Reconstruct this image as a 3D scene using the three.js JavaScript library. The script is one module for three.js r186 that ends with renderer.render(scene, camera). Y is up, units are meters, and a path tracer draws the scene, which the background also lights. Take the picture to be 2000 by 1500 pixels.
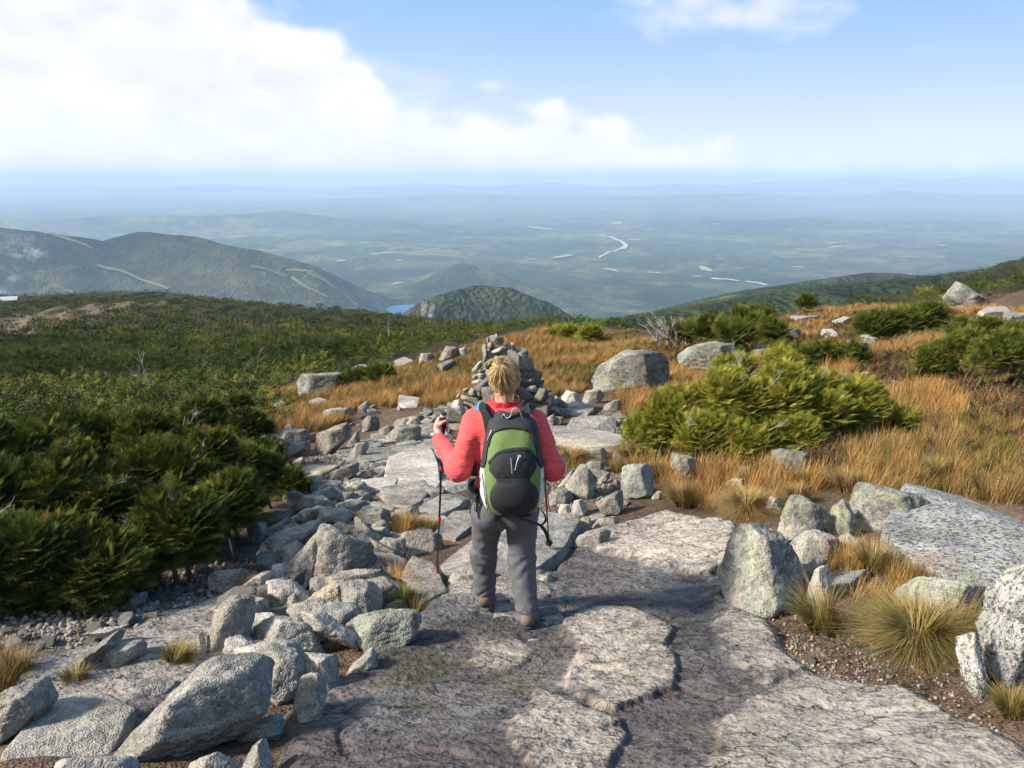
import * as THREE from 'three';
import { mergeGeometries, mergeVertices } from 'three/addons/utils/BufferGeometryUtils.js';
import { RoundedBoxGeometry } from 'three/addons/geometries/RoundedBoxGeometry.js';

// ---------------------------------------------------------------- camera, sky, sun, air, exposure
const scene = new THREE.Scene();
const camera = new THREE.PerspectiveCamera(52, 4 / 3, 0.1, 200000);
camera.position.set(0, 2.55, 0);
camera.rotation.set(-14.6 * Math.PI / 180, 0, 0);

const SUN = new THREE.Vector3(-1, 0.74, 0.26).normalize();
const fr = (x) => x - Math.floor(x), sst = (a, b, x) => { const t = Math.min(1, Math.max(0, (x - a) / (b - a))); return t * t * (3 - 2 * t); }, mix = (a, b, t) => a + (b - a) * t;
const hash = (x, y, z) => { let h = Math.imul(x, 374761393) + Math.imul(y, 668265263) + Math.imul(z, 2147483647 ^ 0x5bd1e995); h = Math.imul(h ^ (h >>> 13), 1274126177); h ^= h >>> 16; return (h >>> 0) / 4294967296; };
function noise(x, y, z = 0) {   // value noise, -1 to 1
  const i = Math.floor(x), j = Math.floor(y), k = Math.floor(z), u = x - i, v = y - j, w = z - k, a = u * u * (3 - 2 * u), b = v * v * (3 - 2 * v), c = w * w * (3 - 2 * w);
  const L = (k) => mix(mix(hash(i, j, k), hash(i + 1, j, k), a), mix(hash(i, j + 1, k), hash(i + 1, j + 1, k), a), b);
  return (w === 0 ? L(k) : mix(L(k), L(k + 1), c)) * 2 - 1;
}
function fbm(x, y, z, n) { let s = 0, a = 0.5; for (let i = 0; i < n; i++) { s += a * noise(x, y, z); x = x * 2.03 + 7.1; y = y * 2.03 + 3.7; z = z === 0 ? 0 : z * 2.03 + 1.9; a *= 0.5; } return s; }
const SKY = 0.53, BANK = [[-180, 4], [-150, 6], [-120, 8], [-90, 7], [-60, 13], [-36, 15], [-27, 15], [-20, 12], [-12, 8.2], [-6, 5.6], [-3.5, 4.5], [2, 4.3], [11, 3.1], [17, 1.9], [25, 0.9], [34, 0.6], [50, 2], [75, 4], [100, 1.5], [130, 5], [160, 2.5], [180, 4]];
const bankCell = (a) => { let i = 0; while (i < BANK.length - 2 && BANK[i + 1][0] <= a) i++; return [i, (a - BANK[i][0]) / (BANK[i + 1][0] - BANK[i][0])]; };
function skyTexture() {
  const w = 2048, h = 1024, data = new Float32Array(w * h * 4);
  for (let r = 0; r < h; r++) {
    const el = ((r + 0.5) / h - 0.5) * 180, e = Math.max(0, el), y = Math.sin(e * Math.PI / 180);
    for (let c = 0; c < w; c++) {
      const th = ((c + 0.5) / w - 0.5) * 2 * Math.PI, dx = Math.cos(th) * Math.cos(e * Math.PI / 180), dz = Math.sin(th) * Math.cos(e * Math.PI / 180);
      const az = Math.atan2(dx, -dz) * 180 / Math.PI;                 // 0 straight ahead, positive to the right
      // clear air: pale at the horizon, blue above
      const k = Math.pow(1 - Math.exp(-e / 8.5), 1.25), pale = sst(-0.2, 1.5, e);
      let R = mix(mix(0.60, 0.90, pale), 0.035, k), G = mix(mix(0.76, 0.955, pale), 0.34, k), B = mix(mix(0.94, 1.02, pale), 0.84, k);
      const cs = dx * SUN.x + y * SUN.y + dz * SUN.z, g = Math.pow(Math.max(0, cs * 0.5 + 0.5), 4) * 0.35;   // bright air on the sun's side
      const mie = 0.55 * Math.exp(-e / 5) * sst(0.30, 0.95, -dx); R += g + mie * (0.95 - R) * 1.4 * sst(0, 1.2, e); G += g + mie * (0.98 - G) * 1.4 * sst(0, 1.2, e); B += g * 0.9;
      // a bank of fair-weather cloud round the horizon, piled higher towards the sun's side
      const nx = dx * 6, nz = dz * 6, n1 = fbm(nx * 1.5 + 4.2, nz * 1.5, e * 0.25, 5), n2 = fbm(nx * 4 + 9, nz * 4, e * 0.8, 5);
      const [ci, cu] = bankCell(az), top = mix(BANK[ci][1], BANK[ci + 1][1], cu * cu * (3 - 2 * cu));
      const up = top - e + n1 * 2.4 + n2 * 0.9, bank = sst(-0.9, 1.1, up + n2 * 1.2) * sst(-0.4, 1.2, e + n2 * 0.6) * (0.90 + 0.2 * n2);
      // looser cloud higher up
      const px = dx / (y + 0.10) * 0.8, pz = dz / (y + 0.10) * 0.8, n3 = fbm(px + 5.3, pz + 8.1, 3.3, 6);
      const high = sst(0.02, 0.42, n3 - 0.05 - 0.42 * dx + 0.05 * n2) * sst(2.5, 9, e) * 0.92 + 0.75 * sst(1, 0, Math.hypot((az - 14) / 9, (e - 13) / 5) + n2 * 0.9 + n1 * 0.6);
      const m = Math.min(1, Math.max(bank, high) + 0.35 * bank * high), sh = 0.98 + 0.10 * n2 - 0.06 * sst(1.5, 4, up) * (0.5 + n1);
      R = mix(R, 0.985 * sh, m); G = mix(G, 0.99 * sh, m); B = mix(B, 1.0 * sh, m);
      const veil = Math.pow(1 - sst(-0.3, 1.0, e), 1.3), air = 1 + 0.18 * sst(0.2, 0.9, -dx);   // low cloud and sky seen through the haze of the lowland
      R = mix(R, 0.66 * air, veil); G = mix(G, 0.82 * air, veil); B = mix(B, 0.99, veil);
      R *= SKY; G *= SKY; B *= SKY;
      const o = (r * w + c) * 4; data[o] = R; data[o + 1] = G; data[o + 2] = B; data[o + 3] = 1;
    }
  }
  const t = new THREE.DataTexture(data, w, h, THREE.RGBAFormat, THREE.FloatType);
  t.mapping = THREE.EquirectangularReflectionMapping; t.magFilter = THREE.LinearFilter; t.needsUpdate = true;
  return t;
}
scene.background = skyTexture(); scene.environment = scene.background;
const sun = new THREE.DirectionalLight(new THREE.Color(1, 0.955, 0.885), 4.7);
sun.name = 'sun'; sun.position.copy(SUN).multiplyScalar(60).add(new THREE.Vector3(0, 0, -8)); sun.target.position.set(0, 0, -8);
sun.castShadow = true; sun.shadow.radius = 14; sun.shadow.mapSize.set(4096, 4096);
Object.assign(sun.shadow.camera, { left: -30, right: 30, top: 30, bottom: -30, near: 1, far: 160 });
scene.add(sun, sun.target);
scene.fog = new THREE.FogExp2(new THREE.Color(0.60, 0.80, 1.0), 5.2e-5);
const renderer = new THREE.WebGLRenderer({ antialias: true });
renderer.toneMapping = THREE.LinearToneMapping; renderer.toneMappingExposure = 2.05;
renderer.shadowMap.enabled = true;
// The mountainside: heights in metres by direction (x / distance ahead) and distance ahead
const GROUND_T = [-1.2, -0.8, -0.5, -0.25, 0, 0.25, 0.5, 0.65, 0.8, 1.2], GROUND_D = [1, 2.5, 4, 6, 9, 13, 20, 30, 45, 70, 120, 220, 400, 650, 1000];
const GROUND_Y = [
  [0.8, 0.45, 0.1, -0.4, -1.2, -2.2, -4.0, -6.4, -9.6, -14.4, -23, -40, -66, -103, -155],
  [0.78, 0.42, 0.1, -0.38, -1.15, -2.1, -3.8, -6.2, -9.4, -14.2, -23, -40, -66, -101, -150],
  [0.75, 0.38, 0.08, -0.35, -1.05, -1.95, -3.6, -5.9, -9.0, -13.6, -22, -36, -57.5, -100, -180],
  [0.72, 0.34, 0.02, -0.35, -0.85, -1.5, -2.9, -5.0, -8.0, -12.8, -21.5, -37, -62.5, -118, -210],
  [0.72, 0.35, 0, -0.32, -0.72, -1.15, -1.95, -3.2, -6.0, -11.5, -22, -40, -74, -145, -240],
  [0.7, 0.36, 0.05, -0.22, -0.52, -0.92, -1.75, -3.05, -6.0, -11.5, -23, -44, -82, -150, -260],
  [0.7, 0.4, 0.15, -0.02, -0.22, -0.52, -1.1, -2.15, -4.4, -8.8, -16, -29, -62, -130, -240],
  [0.72, 0.45, 0.25, 0.12, 0, -0.25, -0.75, -1.6, -3.3, -6.6, -12, -20.5, -38, -100, -200],
  [0.75, 0.5, 0.35, 0.25, 0.2, 0, -0.4, -1.0, -2.3, -4.8, -9, -14, -24, -70, -150],
  [0.8, 0.6, 0.5, 0.5, 0.6, 0.6, 0.5, 0.2, -0.5, -2, -5, -8, -12, -40, -100],
];
const AREA = {
  bedrock: [[-0.905, -2.551, -1.012, -3.046, -0.791, -3.551, -0.623, -4.051, -0.569, -4.626, -0.368, -5.127, 0.311, -5.104, 0.539, -5.859, 1.36, -6.46, 1.815, -5.854, 1.596, -4.956, 1.357, -4.355, 1.469, -3.86, 1.439, -3.401, 1.555, -3.258, 1.806, -3.011, 1.818, -2.66, 1.88, -2.482, 1.891, -2.309, 1.863, -2.195, -0.926, -2.379], [-2.709, -3.684, -1.845, -2.559, -1.625, -2.859, -1.204, -3.367, -1.277, -3.961, -1.687, -4.476, -2.034, -4.31, -2.192, -3.726]],
  gravel: [[-3.41, -4.542, -2.635, -4.562, -2.29, -5.161, -1.933, -5.422, -1.571, -4.972, -1.621, -4.287, -2.057, -4.026, -2.222, -3.536, -2.535, -3.272], [-2.869, -9.45, -2.046, -9.929, -1.516, -9.164, -1.62, -7.75, -2.253, -7.888], [0.279, -8.039, 2.042, -12.6, 1.66, -9.325, 1.14, -7.114, 0.528, -5.724, 0.0, -6.025]],
  meadow: [[-6.528, -18.16, -8.093, -30.164, -2.512, -25.166, 0.0, -27.267, 4.576, -26.644, 4.56, -22.93, 1.524, -15.158, 1.162, -13.262, 0.0, -12.707, -1.063, -13.078, -2.823, -13.884, -2.825, -11.5, -3.448, -11.464], [4.52, -25.297, 14.617, -35.943, 13.507, -26.427, 13.688, -23.211, 12.831, -18.101, 4.081, -5.405, 3.694, -5.498, 2.936, -5.994, 2.847, -6.385, 2.277, -6.259, 1.896, -6.446, 1.401, -6.675, 1.127, -7.026, 1.136, -8.443, 1.557, -9.904, 1.785, -12.585, 1.659, -13.695]],
  bare: [[-165.027, -242.904, -192.102, -311.272, -166.074, -309.243, -177.843, -388.631, -143.208, -326.634, -143.803, -284.736, -117.855, -203.378, -100.932, -157.359]],
  heath: [[8.871, -22.414, 12.605, -25.27, 11.448, -20.022, 9.7, -17.478, 7.937, -17.132], [5.616, -13.104, 7.31, -14.461, 6.929, -13.0, 5.803, -10.388, 4.951, -10.183], [5.803, -10.388, 6.476, -9.164, 5.398, -7.548, 4.889, -7.976], [2.907, -8.477, 3.731, -8.531, 3.045, -6.865, 2.634, -7.17]],
  grass_left: [[-6.528, -18.16, -8.093, -30.164, -2.512, -25.166, 0.0, -27.267, 4.576, -26.644, 4.56, -22.93, 1.524, -15.158, 1.162, -13.262, 0.0, -12.707, -1.063, -13.078, -2.823, -13.884, -2.825, -11.5, -3.448, -11.464]],
  grass_right: [[4.52, -25.297, 14.617, -35.943, 13.507, -26.427, 13.688, -23.211, 12.831, -18.101, 4.044, -5.351, 3.694, -5.498, 2.936, -5.994, 2.913, -6.545, 2.397, -6.611, 2.036, -6.958, 1.496, -7.17, 1.284, -7.72, 1.204, -8.744, 1.557, -9.904, 1.785, -12.585, 1.659, -13.695]],
  grass_near: [[2.102, -5.092, 2.677, -5.101, 2.746, -4.463, 2.562, -3.787, 2.197, -3.3, 2.102, -4.144, 1.894, -4.372], [-2.682, -3.487, -2.514, -3.63, -2.119, -3.537, -1.953, -3.418, -2.044, -3.136, -2.387, -3.057], [1.446, -7.438, 2.509, -7.24, 2.567, -6.579, 2.133, -6.079, 1.529, -6.616], [-2.019, -3.599, -1.706, -3.676, -1.585, -3.445, -1.851, -3.312], [0.378, -9.174, 0.846, -9.491, 0.827, -8.57, 0.454, -8.212], [1.084, -8.753, 1.524, -8.871, 1.431, -7.955, 1.096, -7.914], [-0.858, -4.971, -0.553, -4.786, -0.571, -4.359, -0.745, -4.461], [-1.108, -6.555, -0.724, -6.883, -0.612, -6.19, -0.945, -6.065]],
};
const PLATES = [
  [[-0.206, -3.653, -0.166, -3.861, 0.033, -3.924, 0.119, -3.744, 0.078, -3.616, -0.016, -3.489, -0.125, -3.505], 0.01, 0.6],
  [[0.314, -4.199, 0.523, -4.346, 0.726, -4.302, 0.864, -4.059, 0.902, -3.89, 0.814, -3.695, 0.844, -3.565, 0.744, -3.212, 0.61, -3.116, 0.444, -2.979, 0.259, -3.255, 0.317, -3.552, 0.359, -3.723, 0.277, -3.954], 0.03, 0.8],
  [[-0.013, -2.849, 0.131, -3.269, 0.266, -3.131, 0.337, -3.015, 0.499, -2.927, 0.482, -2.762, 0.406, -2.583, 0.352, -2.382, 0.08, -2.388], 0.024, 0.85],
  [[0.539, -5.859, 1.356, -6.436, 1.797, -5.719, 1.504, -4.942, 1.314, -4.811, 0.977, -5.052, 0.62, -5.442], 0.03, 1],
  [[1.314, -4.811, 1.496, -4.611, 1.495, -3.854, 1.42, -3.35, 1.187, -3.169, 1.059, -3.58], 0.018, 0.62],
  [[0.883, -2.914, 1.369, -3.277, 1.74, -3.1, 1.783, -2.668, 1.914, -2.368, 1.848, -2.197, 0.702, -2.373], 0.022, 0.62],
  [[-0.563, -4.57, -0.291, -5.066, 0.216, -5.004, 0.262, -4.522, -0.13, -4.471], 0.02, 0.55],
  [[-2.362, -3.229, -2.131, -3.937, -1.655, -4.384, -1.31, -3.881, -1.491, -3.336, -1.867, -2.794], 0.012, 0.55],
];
const RIDGES = [   // slope of the flanks, then points along the crest: x, distance, height
  [0.5, [[-4772.5, 5000, -214.9], [-3825.3, 5000, -252.3], [-3191.9, 5000, -277.4], [-2878.7, 5000, -318.2], [-2615.9, 5100, -369.6], [-2473.1, 5300, -320.8], [-2205.9, 5300, -357.5], [-1837.0, 5200, -413.2], [-1503.2, 5300, -495.4], [-1257.6, 5400, -581.0], [-1071.4, 5500, -673.5], [-913.1, 5600, -784.3]]],   // left mountain
  [0.3, [[-820.5, 900, -118.0], [-646.1, 900, -126.3], [-588.1, 900, -130.4], [-511.3, 900, -128.0], [-422.9, 900, -126.3], [-353.2, 900, -134.5], [-295.3, 900, -146.4]]],   // dark_foot
  [0.74, [[-223.0, 1980, -306.9], [-202.5, 2000, -289.0], [-147.0, 2050, -280.1], [-95.7, 2100, -276.1], [-13.7, 2100, -285.7], [67.1, 2050, -311.1], [158.0, 2000, -355.1]]],   // cliff_hill
  [0.4, [[-897.1, 6900, -877.0], [-563.6, 6700, -730.1], [-405.2, 6600, -681.0], [-210.3, 6500, -704.0], [80.6, 6200, -775.7], [346.2, 5900, -818.7]]],   // cone
  [0.33, [[55.5, 700, -131.1], [157.6, 800, -132.5], [264.9, 900, -134.5], [391.0, 1000, -134.0], [519.7, 1000, -122.3], [646.7, 1000, -104.2], [835.3, 1000, -78.7]]],   // right_spur
  [0.33, [[522.0, 1900, -286.9], [651.2, 2000, -265.4], [817.4, 2100, -247.4], [997.2, 2200, -243.7], [1267.2, 2300, -263.8], [1641.5, 2300, -272.7]]],   // right_hill
  [0.16, [[-11603.5, 14000, -711.1], [-8922.9, 14000, -693.6], [-7850.9, 14000, -684.8], [-7541.7, 15000, -659.1], [-6394.1, 15000, -640.4], [-5919.7, 15000, -668.4], [-4473.3, 16000, -603.7], [-3345.0, 15000, -724.6], [-893.6, 14000, -772.4]]],   // far1
  [0.14, [[1022.1, 16000, -933.3], [3058.3, 16000, -773.0], [4589.7, 16000, -803.0], [5822.0, 15500, -700.5], [7141.8, 16000, -823.0], [8126.2, 15000, -743.3], [10533.2, 15000, -837.2]]],   // far2
  [0.1, [[-13315.9, 30000, -892.4], [-7599.4, 30000, -744.2], [-1896.2, 30000, -522.6], [1898.0, 30000, -633.3], [5312.8, 28000, -556.5], [8530.2, 30000, -485.7], [11388.1, 30000, -633.3], [14100.6, 29000, -398.3], [15933.2, 28000, -522.0], [21230.7, 28000, -453.2]]],   // far3
  [0.09, [[-37719.6, 46000, -436.0], [-26097.0, 46000, -323.5], [-21478.0, 46000, -492.3], [-16815.4, 46000, -295.4], [-11359.1, 45000, -509.1], [-5103.5, 45000, -233.9], [-1418.8, 45000, -371.4], [2267.5, 45000, -179.0], [5676.9, 45000, -426.5], [9356.4, 45000, -233.9], [12766.8, 45000, -343.9], [15293.5, 45000, -41.8], [16722.8, 45000, -179.0], [18114.1, 45000, 67.8], [20236.5, 46000, 209.0], [21527.6, 45000, -69.2], [22958.4, 45000, -179.0], [23803.7, 44000, 39.5], [25171.7, 44000, 146.6], [28046.9, 45000, -96.7], [31143.5, 45000, 13.0], [39674.9, 45000, -151.5]]],   // far4
];
const LAKE = [[-916, 5633], [-866, 5751], [-759, 5800], [-666, 5849], [-582, 5409], [-611, 5222], [-724, 5242], [-819, 5304]];
const STRIPS = [
  ['road', 60, [[1395, 12811], [1520, 12476], [1587, 11660], [1561, 10942], [1426, 10306]]],
  ['road', 34, [[1561, 10942], [1290, 10015], [1025, 9352]]],
  ['road', 36, [[1740, 7666], [1830, 7582]]],
  ['road', 38, [[1888, 7460], [2002, 7342], [2080, 7228]]],
  ['road', 40, [[2131, 7191], [2199, 7045], [2222, 6870]]],
  ['road', 46, [[2250, 6803], [2270, 6704], [2164, 6484], [2062, 6453], [1914, 6306]]],
  ['field', 90, [[479, 9290], [595, 9414], [707, 9541]]],
  ['field', 80, [[2012, 8453], [2030, 8254], [2048, 8110]]],
  ['field', 60, [[909, 7972], [986, 7927], [1045, 7751]]],
  ['field', 50, [[1328, 7882], [1448, 7838]]],
  ['field', 90, [[-1742, 9477], [-1496, 9672], [-1295, 9806]]],
  ['field', 130, [[302, 15769], [621, 14950], [843, 14645]]],
  ['field', 80, [[4360, 10942], [4571, 11027]]],
  ['field', 160, [[1853, 16122], [2165, 15769]]],
  ['clearing', 70, [[-1061, 6939], [-962, 7045], [-903, 6939]]],
  ['clearing', 70, [[-815, 7045], [-759, 7117]]],
  ['clearing', 30, [[558, 5679], [633, 5679]]],
  ['ski_run', 22, [[-1333, 5134], [-1197, 5110], [-1057, 5056], [-993, 5022]]],
  ['ski_run', 22, [[-1178, 5173], [-1049, 5184], [-913, 5168], [-844, 5150]]],
  ['ski_run', 22, [[-1145, 5254], [-1010, 5250], [-906, 5229], [-824, 5195]]],
  ['ski_run', 22, [[-1464, 5136], [-1274, 5163], [-1071, 5131]]],
  ['ski_run', 22, [[-1652, 5006], [-1569, 5047], [-1450, 5078]]],
  ['ski_run', 22, [[-2900, 4979], [-2838, 4977]]],
  ['ski_run', 22, [[-2846, 4963], [-2756, 4966], [-2618, 4963]]],
  ['ski_run', 22, [[-3038, 4973]]],
  ['ski_run', 22, [[-1415, 5069], [-1292, 4950], [-1160, 4925]]],
  ['ski_run', 22, [[-2530, 4829], [-2341, 4810], [-2058, 4706]]],
];
const FLOOR = [[300, -160], [700, -230], [1200, -420], [2000, -620], [3000, -800], [4500, -885], [6000, -900], [100000, -900]];
// ---------------------------------------------------------------- helpers
let seed = 1; const rnd = () => { seed = (seed + 0x6d2b79f5) | 0; let t = Math.imul(seed ^ (seed >>> 15), 1 | seed); t = (t + Math.imul(t ^ (t >>> 7), 61 | t)) ^ t; return ((t ^ (t >>> 14)) >>> 0) / 4294967296; };
const rr = (a, b) => a + (b - a) * rnd(), gauss = () => (rnd() + rnd() + rnd() - 1.5) * 1.15, V = (x, y, z) => new THREE.Vector3(x, y, z), C = (r, g, b) => new THREE.Color(r, g, b);
const taken = new Map();
const numbered = (name) => { const n = taken.get(name) ?? 0; taken.set(name, n + 1); return n ? name + '_' + String(n).padStart(3, '0') : name; };
function tag(o, label, category, group) { o.userData.label = label; o.userData.category = category; if (group) o.userData.group = group; return o; }
function shade(o) { o.castShadow = o.receiveShadow = true; return o; }
function top(o, name) { o.name = numbered(name); scene.add(o); shade(o); return o; }
function part(name, geometry, material, parent) { const m = shade(new THREE.Mesh(geometry, material)); m.name = name; parent.add(m); return m; }
function structure(name, geometry, material) { const m = top(new THREE.Mesh(geometry, material), name); m.userData.kind = 'structure'; return m; }
function geo(position, index, extra = {}) {
  const g = new THREE.BufferGeometry(); g.setAttribute('position', new THREE.Float32BufferAttribute(position, 3));
  if (index) g.setIndex(index);
  for (const [k, [a, n]] of Object.entries(extra)) g.setAttribute(k, new THREE.Float32BufferAttribute(a, n));
  return g;
}
function inside(poly, x, z) { let k = false; for (let i = 0, j = poly.length - 2; i < poly.length; j = i, i += 2) if ((poly[i + 1] > z) !== (poly[j + 1] > z) && x < (poly[j] - poly[i]) * (z - poly[i + 1]) / (poly[j + 1] - poly[i + 1]) + poly[i]) k = !k; return k; }
function edge(poly, x, z) {   // signed distance to a polygon, positive inside
  let d = 1e9;
  for (let i = 0, j = poly.length - 2; i < poly.length; j = i, i += 2) {
    const ax = poly[j], az = poly[j + 1], bx = poly[i] - ax, bz = poly[i + 1] - az, t = Math.min(1, Math.max(0, ((x - ax) * bx + (z - az) * bz) / (bx * bx + bz * bz || 1)));
    d = Math.min(d, (x - ax - bx * t) ** 2 + (z - az - bz * t) ** 2);
  }
  return (inside(poly, x, z) ? 1 : -1) * Math.sqrt(d);
}
function cr(a, b, c, d, u) { return b + 0.5 * u * (c - a + u * (2 * a - 5 * b + 4 * c - d + u * (3 * (b - c) + d - a))); }
const LD = GROUND_D.map(Math.log), clampi = (k, n) => Math.min(Math.max(k, 0), n - 1);
function cell(a, v) { v = Math.min(Math.max(v, a[0]), a[a.length - 1]); let i = 0; while (i < a.length - 2 && a[i + 1] <= v) i++; return [i, (v - a[i]) / (a[i + 1] - a[i])]; }
function H(x, z) {            // height of the mountainside
  const D = Math.max(-z, 1), [i, u] = cell(GROUND_T, x / D), [j, w] = cell(LD, Math.log(D)), r = [];
  for (let a = -1; a < 3; a++) { const q = GROUND_Y[clampi(i + a, GROUND_T.length)], n = q.length; r.push(cr(q[clampi(j - 1, n)], q[j], q[clampi(j + 1, n)], q[clampi(j + 2, n)], w)); }
  const A = D > 3 ? Math.min(0.012 + 0.006 * (D - 3), 1.6) : 0.012, s = 2 / (1 + D * 0.02);
  return cr(...r, u) + A * 0.4 * (Math.sin(x * 1.7 * s + 1.9 * Math.sin(z * 1.1 * s)) + Math.sin(z * 2.3 * s + 1.3 * Math.sin(x * 1.3 * s + 2)) + 0.5 * Math.sin(x * 4.1 * s + z * 3.3 * s));
}
// ---------------------------------------------------------------- textures
function texture(n, fn, srgb = true) {   // fn(u, v) in 0..1 -> [r, g, b] linear 0..1
  const d = new Uint8Array(n * n * 4), enc = (c) => { c = Math.min(1, Math.max(0, c)); return 255 * (srgb ? (c <= 0.0031308 ? 12.92 * c : 1.055 * Math.pow(c, 1 / 2.4) - 0.055) : c); };
  for (let j = 0; j < n; j++) for (let i = 0; i < n; i++) { const p = fn(i / n, j / n), o = (j * n + i) * 4; d[o] = enc(p[0]); d[o + 1] = enc(p[1]); d[o + 2] = enc(p[2]); d[o + 3] = 255; }
  const t = new THREE.DataTexture(d, n, n); t.wrapS = t.wrapT = THREE.RepeatWrapping; t.magFilter = THREE.LinearFilter; t.minFilter = THREE.LinearMipmapLinearFilter; t.generateMipmaps = true;
  if (srgb) t.colorSpace = THREE.SRGBColorSpace; t.needsUpdate = true; return t;
}
function tnoise(u, v, f, s) {   // tiling value noise, f whole cells a side
  const x = u * f, y = v * f, i = Math.floor(x), j = Math.floor(y), a = x - i, b = y - j, p = a * a * (3 - 2 * a), q = b * b * (3 - 2 * b), m = (k) => ((k % f) + f) % f;
  return mix(mix(hash(m(i), m(j), s), hash(m(i + 1), m(j), s), p), mix(hash(m(i), m(j + 1), s), hash(m(i + 1), m(j + 1), s), p), q) * 2 - 1;
}
function tfbm(u, v, f, n, s) { let r = 0, a = 0.5; for (let i = 0; i < n; i++) { r += a * tnoise(u, v, f, s + i * 17); f *= 2; a *= 0.5; } return r; }
const grain = (u, v, s) => { const big = tfbm(u, v, 5, 4, s), fine = tnoise(u, v, 256, s + 1), mid = tfbm(u, v, 40, 3, s + 2); return [big, mid, fine]; };
const SZ = 1024;
function granite(light, warm, speck, lichen, crust, black, s, spots = 26) {
  return texture(SZ, (u, v) => {
    const [big, mid, fine] = grain(u, v, s), band = tfbm(u + 0.03 * big, v * 3, 6, 3, s + 30);
    let l = light * (1 + 0.45 * big + 0.38 * mid + speck * 0.30 * fine + 0.12 * band);
    const pit = sst(0.55, 0.9, tnoise(u, v, 180, s + 8)) * speck; l *= 1 - 0.55 * pit;
    let r = l * (1 + warm), g = l * (1 + warm * 0.3), b = l * (1 - warm * 0.6);
    const lm = lichen * sst(0.06, 0.22, tfbm(u, v, 9, 5, s + 40) + 0.3 * tfbm(u, v, 60, 2, s + 41));     // grey-green map lichen
    r = mix(r, 0.205 + 0.08 * mid, lm); g = mix(g, 0.235 + 0.08 * mid, lm); b = mix(b, 0.15 + 0.06 * mid, lm);
    const cm = crust * sst(0.27, 0.33, tfbm(u, v, 16, 4, s + 50));                                        // bright yellow-green crusts
    r = mix(r, 0.30, cm); g = mix(g, 0.32, cm); b = mix(b, 0.11, cm);
    const bm = black * sst(0.13, 0.22, tfbm(u, v, spots, 4, s + 60));                                         // black rock tripe
    r = mix(r, 0.05, bm); g = mix(g, 0.05, bm); b = mix(b, 0.048, bm);
    return [r, g, b];
  });
}
const TX = {
  g: granite(0.195, 0.22, 1, 0.06, 0.06, 0.35, 11), l: granite(0.175, 0.18, 1, 0.5, 0.26, 0.5, 23), d: granite(0.120, 0.17, 0.8, 0.08, 0.05, 0.45, 37), w: granite(0.27, 0.20, 0.8, 0.08, 0.05, 0.2, 43),
  o: granite(0.25, 0.42, 0.8, 0.15, 0.02, 0.25, 57), n: granite(0.20, 0.18, 1.2, 0.2, 0.05, 0.3, 61), k: granite(0.225, 0.10, 1, 0.35, 0.16, 0.85, 71, 75),
  bump: texture(SZ, (u, v) => { const [b, m, f] = grain(u, v, 90); const h = 0.5 + 0.28 * b + 0.30 * m + 0.12 * f; return [h, h, h]; }, false),
};
const rockMat = {};
for (const k of ['g', 'l', 'd', 'w', 'o', 'n', 'k']) rockMat[k] = new THREE.MeshPhysicalMaterial({ name: 'rock ' + k, specularIntensity: 0.3, map: TX[k], bumpMap: TX.bump, bumpScale: 0.018, roughness: 0.92, vertexColors: true });
// ---------------------------------------------------------------- the ground
function sheet(t0, t1, nt, rows, height, colour, uvScale) {
  const nd = rows.length, P = new Float32Array(nt * nd * 3), K = new Float32Array(nt * nd * 3), U = new Float32Array(nt * nd * 2), I = [];
  for (let j = 0; j < nd; j++) for (let i = 0; i < nt; i++) {
    const D = rows[j], x = (t0 + (t1 - t0) * i / (nt - 1)) * D, z = -D, o = j * nt + i, q = height(x, z), c = colour(x, z, q);
    P.set([x, q, z], o * 3); K.set(c, o * 3); U.set([x * uvScale, -z * uvScale], o * 2);
    if (i && j) { const a = o - nt - 1, b = o - nt, d = o - 1; I.push(a, b, o, a, o, d); }
  }
  const g = new THREE.BufferGeometry(); g.setAttribute('position', new THREE.BufferAttribute(P, 3)); g.setAttribute('color', new THREE.BufferAttribute(K, 3)); g.setAttribute('uv', new THREE.BufferAttribute(U, 2)); g.setIndex(I); g.computeVertexNormals();
  return g;
}
const logRows = (a, b, n) => Array.from({ length: n }, (_, i) => a * Math.pow(b / a, i / (n - 1)));
const soilTex = texture(SZ, (u, v) => {
  const [b, m, f] = grain(u, v, 201), st = sst(0.45, 0.6, tnoise(u, v, 90, 207)) * sst(-0.2, 0.3, tnoise(u, v, 12, 209)), l = 1 + 0.4 * b + 0.5 * m + 0.45 * f;
  return [mix(0.62 * l, 0.95, st * 0.7), mix(0.6 * l, 0.92, st * 0.7), mix(0.58 * l, 0.9, st * 0.7)];
});
const soilBump = texture(SZ, (u, v) => { const h = 0.5 + 0.4 * tfbm(u, v, 20, 4, 221) + 0.25 * tnoise(u, v, 128, 229) + 0.2 * sst(0.45, 0.7, tnoise(u, v, 90, 207)); return [h, h, h]; }, false);
const soilMat = new THREE.MeshPhysicalMaterial({ name: 'soil', specularIntensity: 0.2, map: soilTex, bumpMap: soilBump, bumpScale: 0.014, roughness: 1, vertexColors: true });
const inAny = (list, x, z) => list.some((p) => inside(p, x, z));
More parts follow.
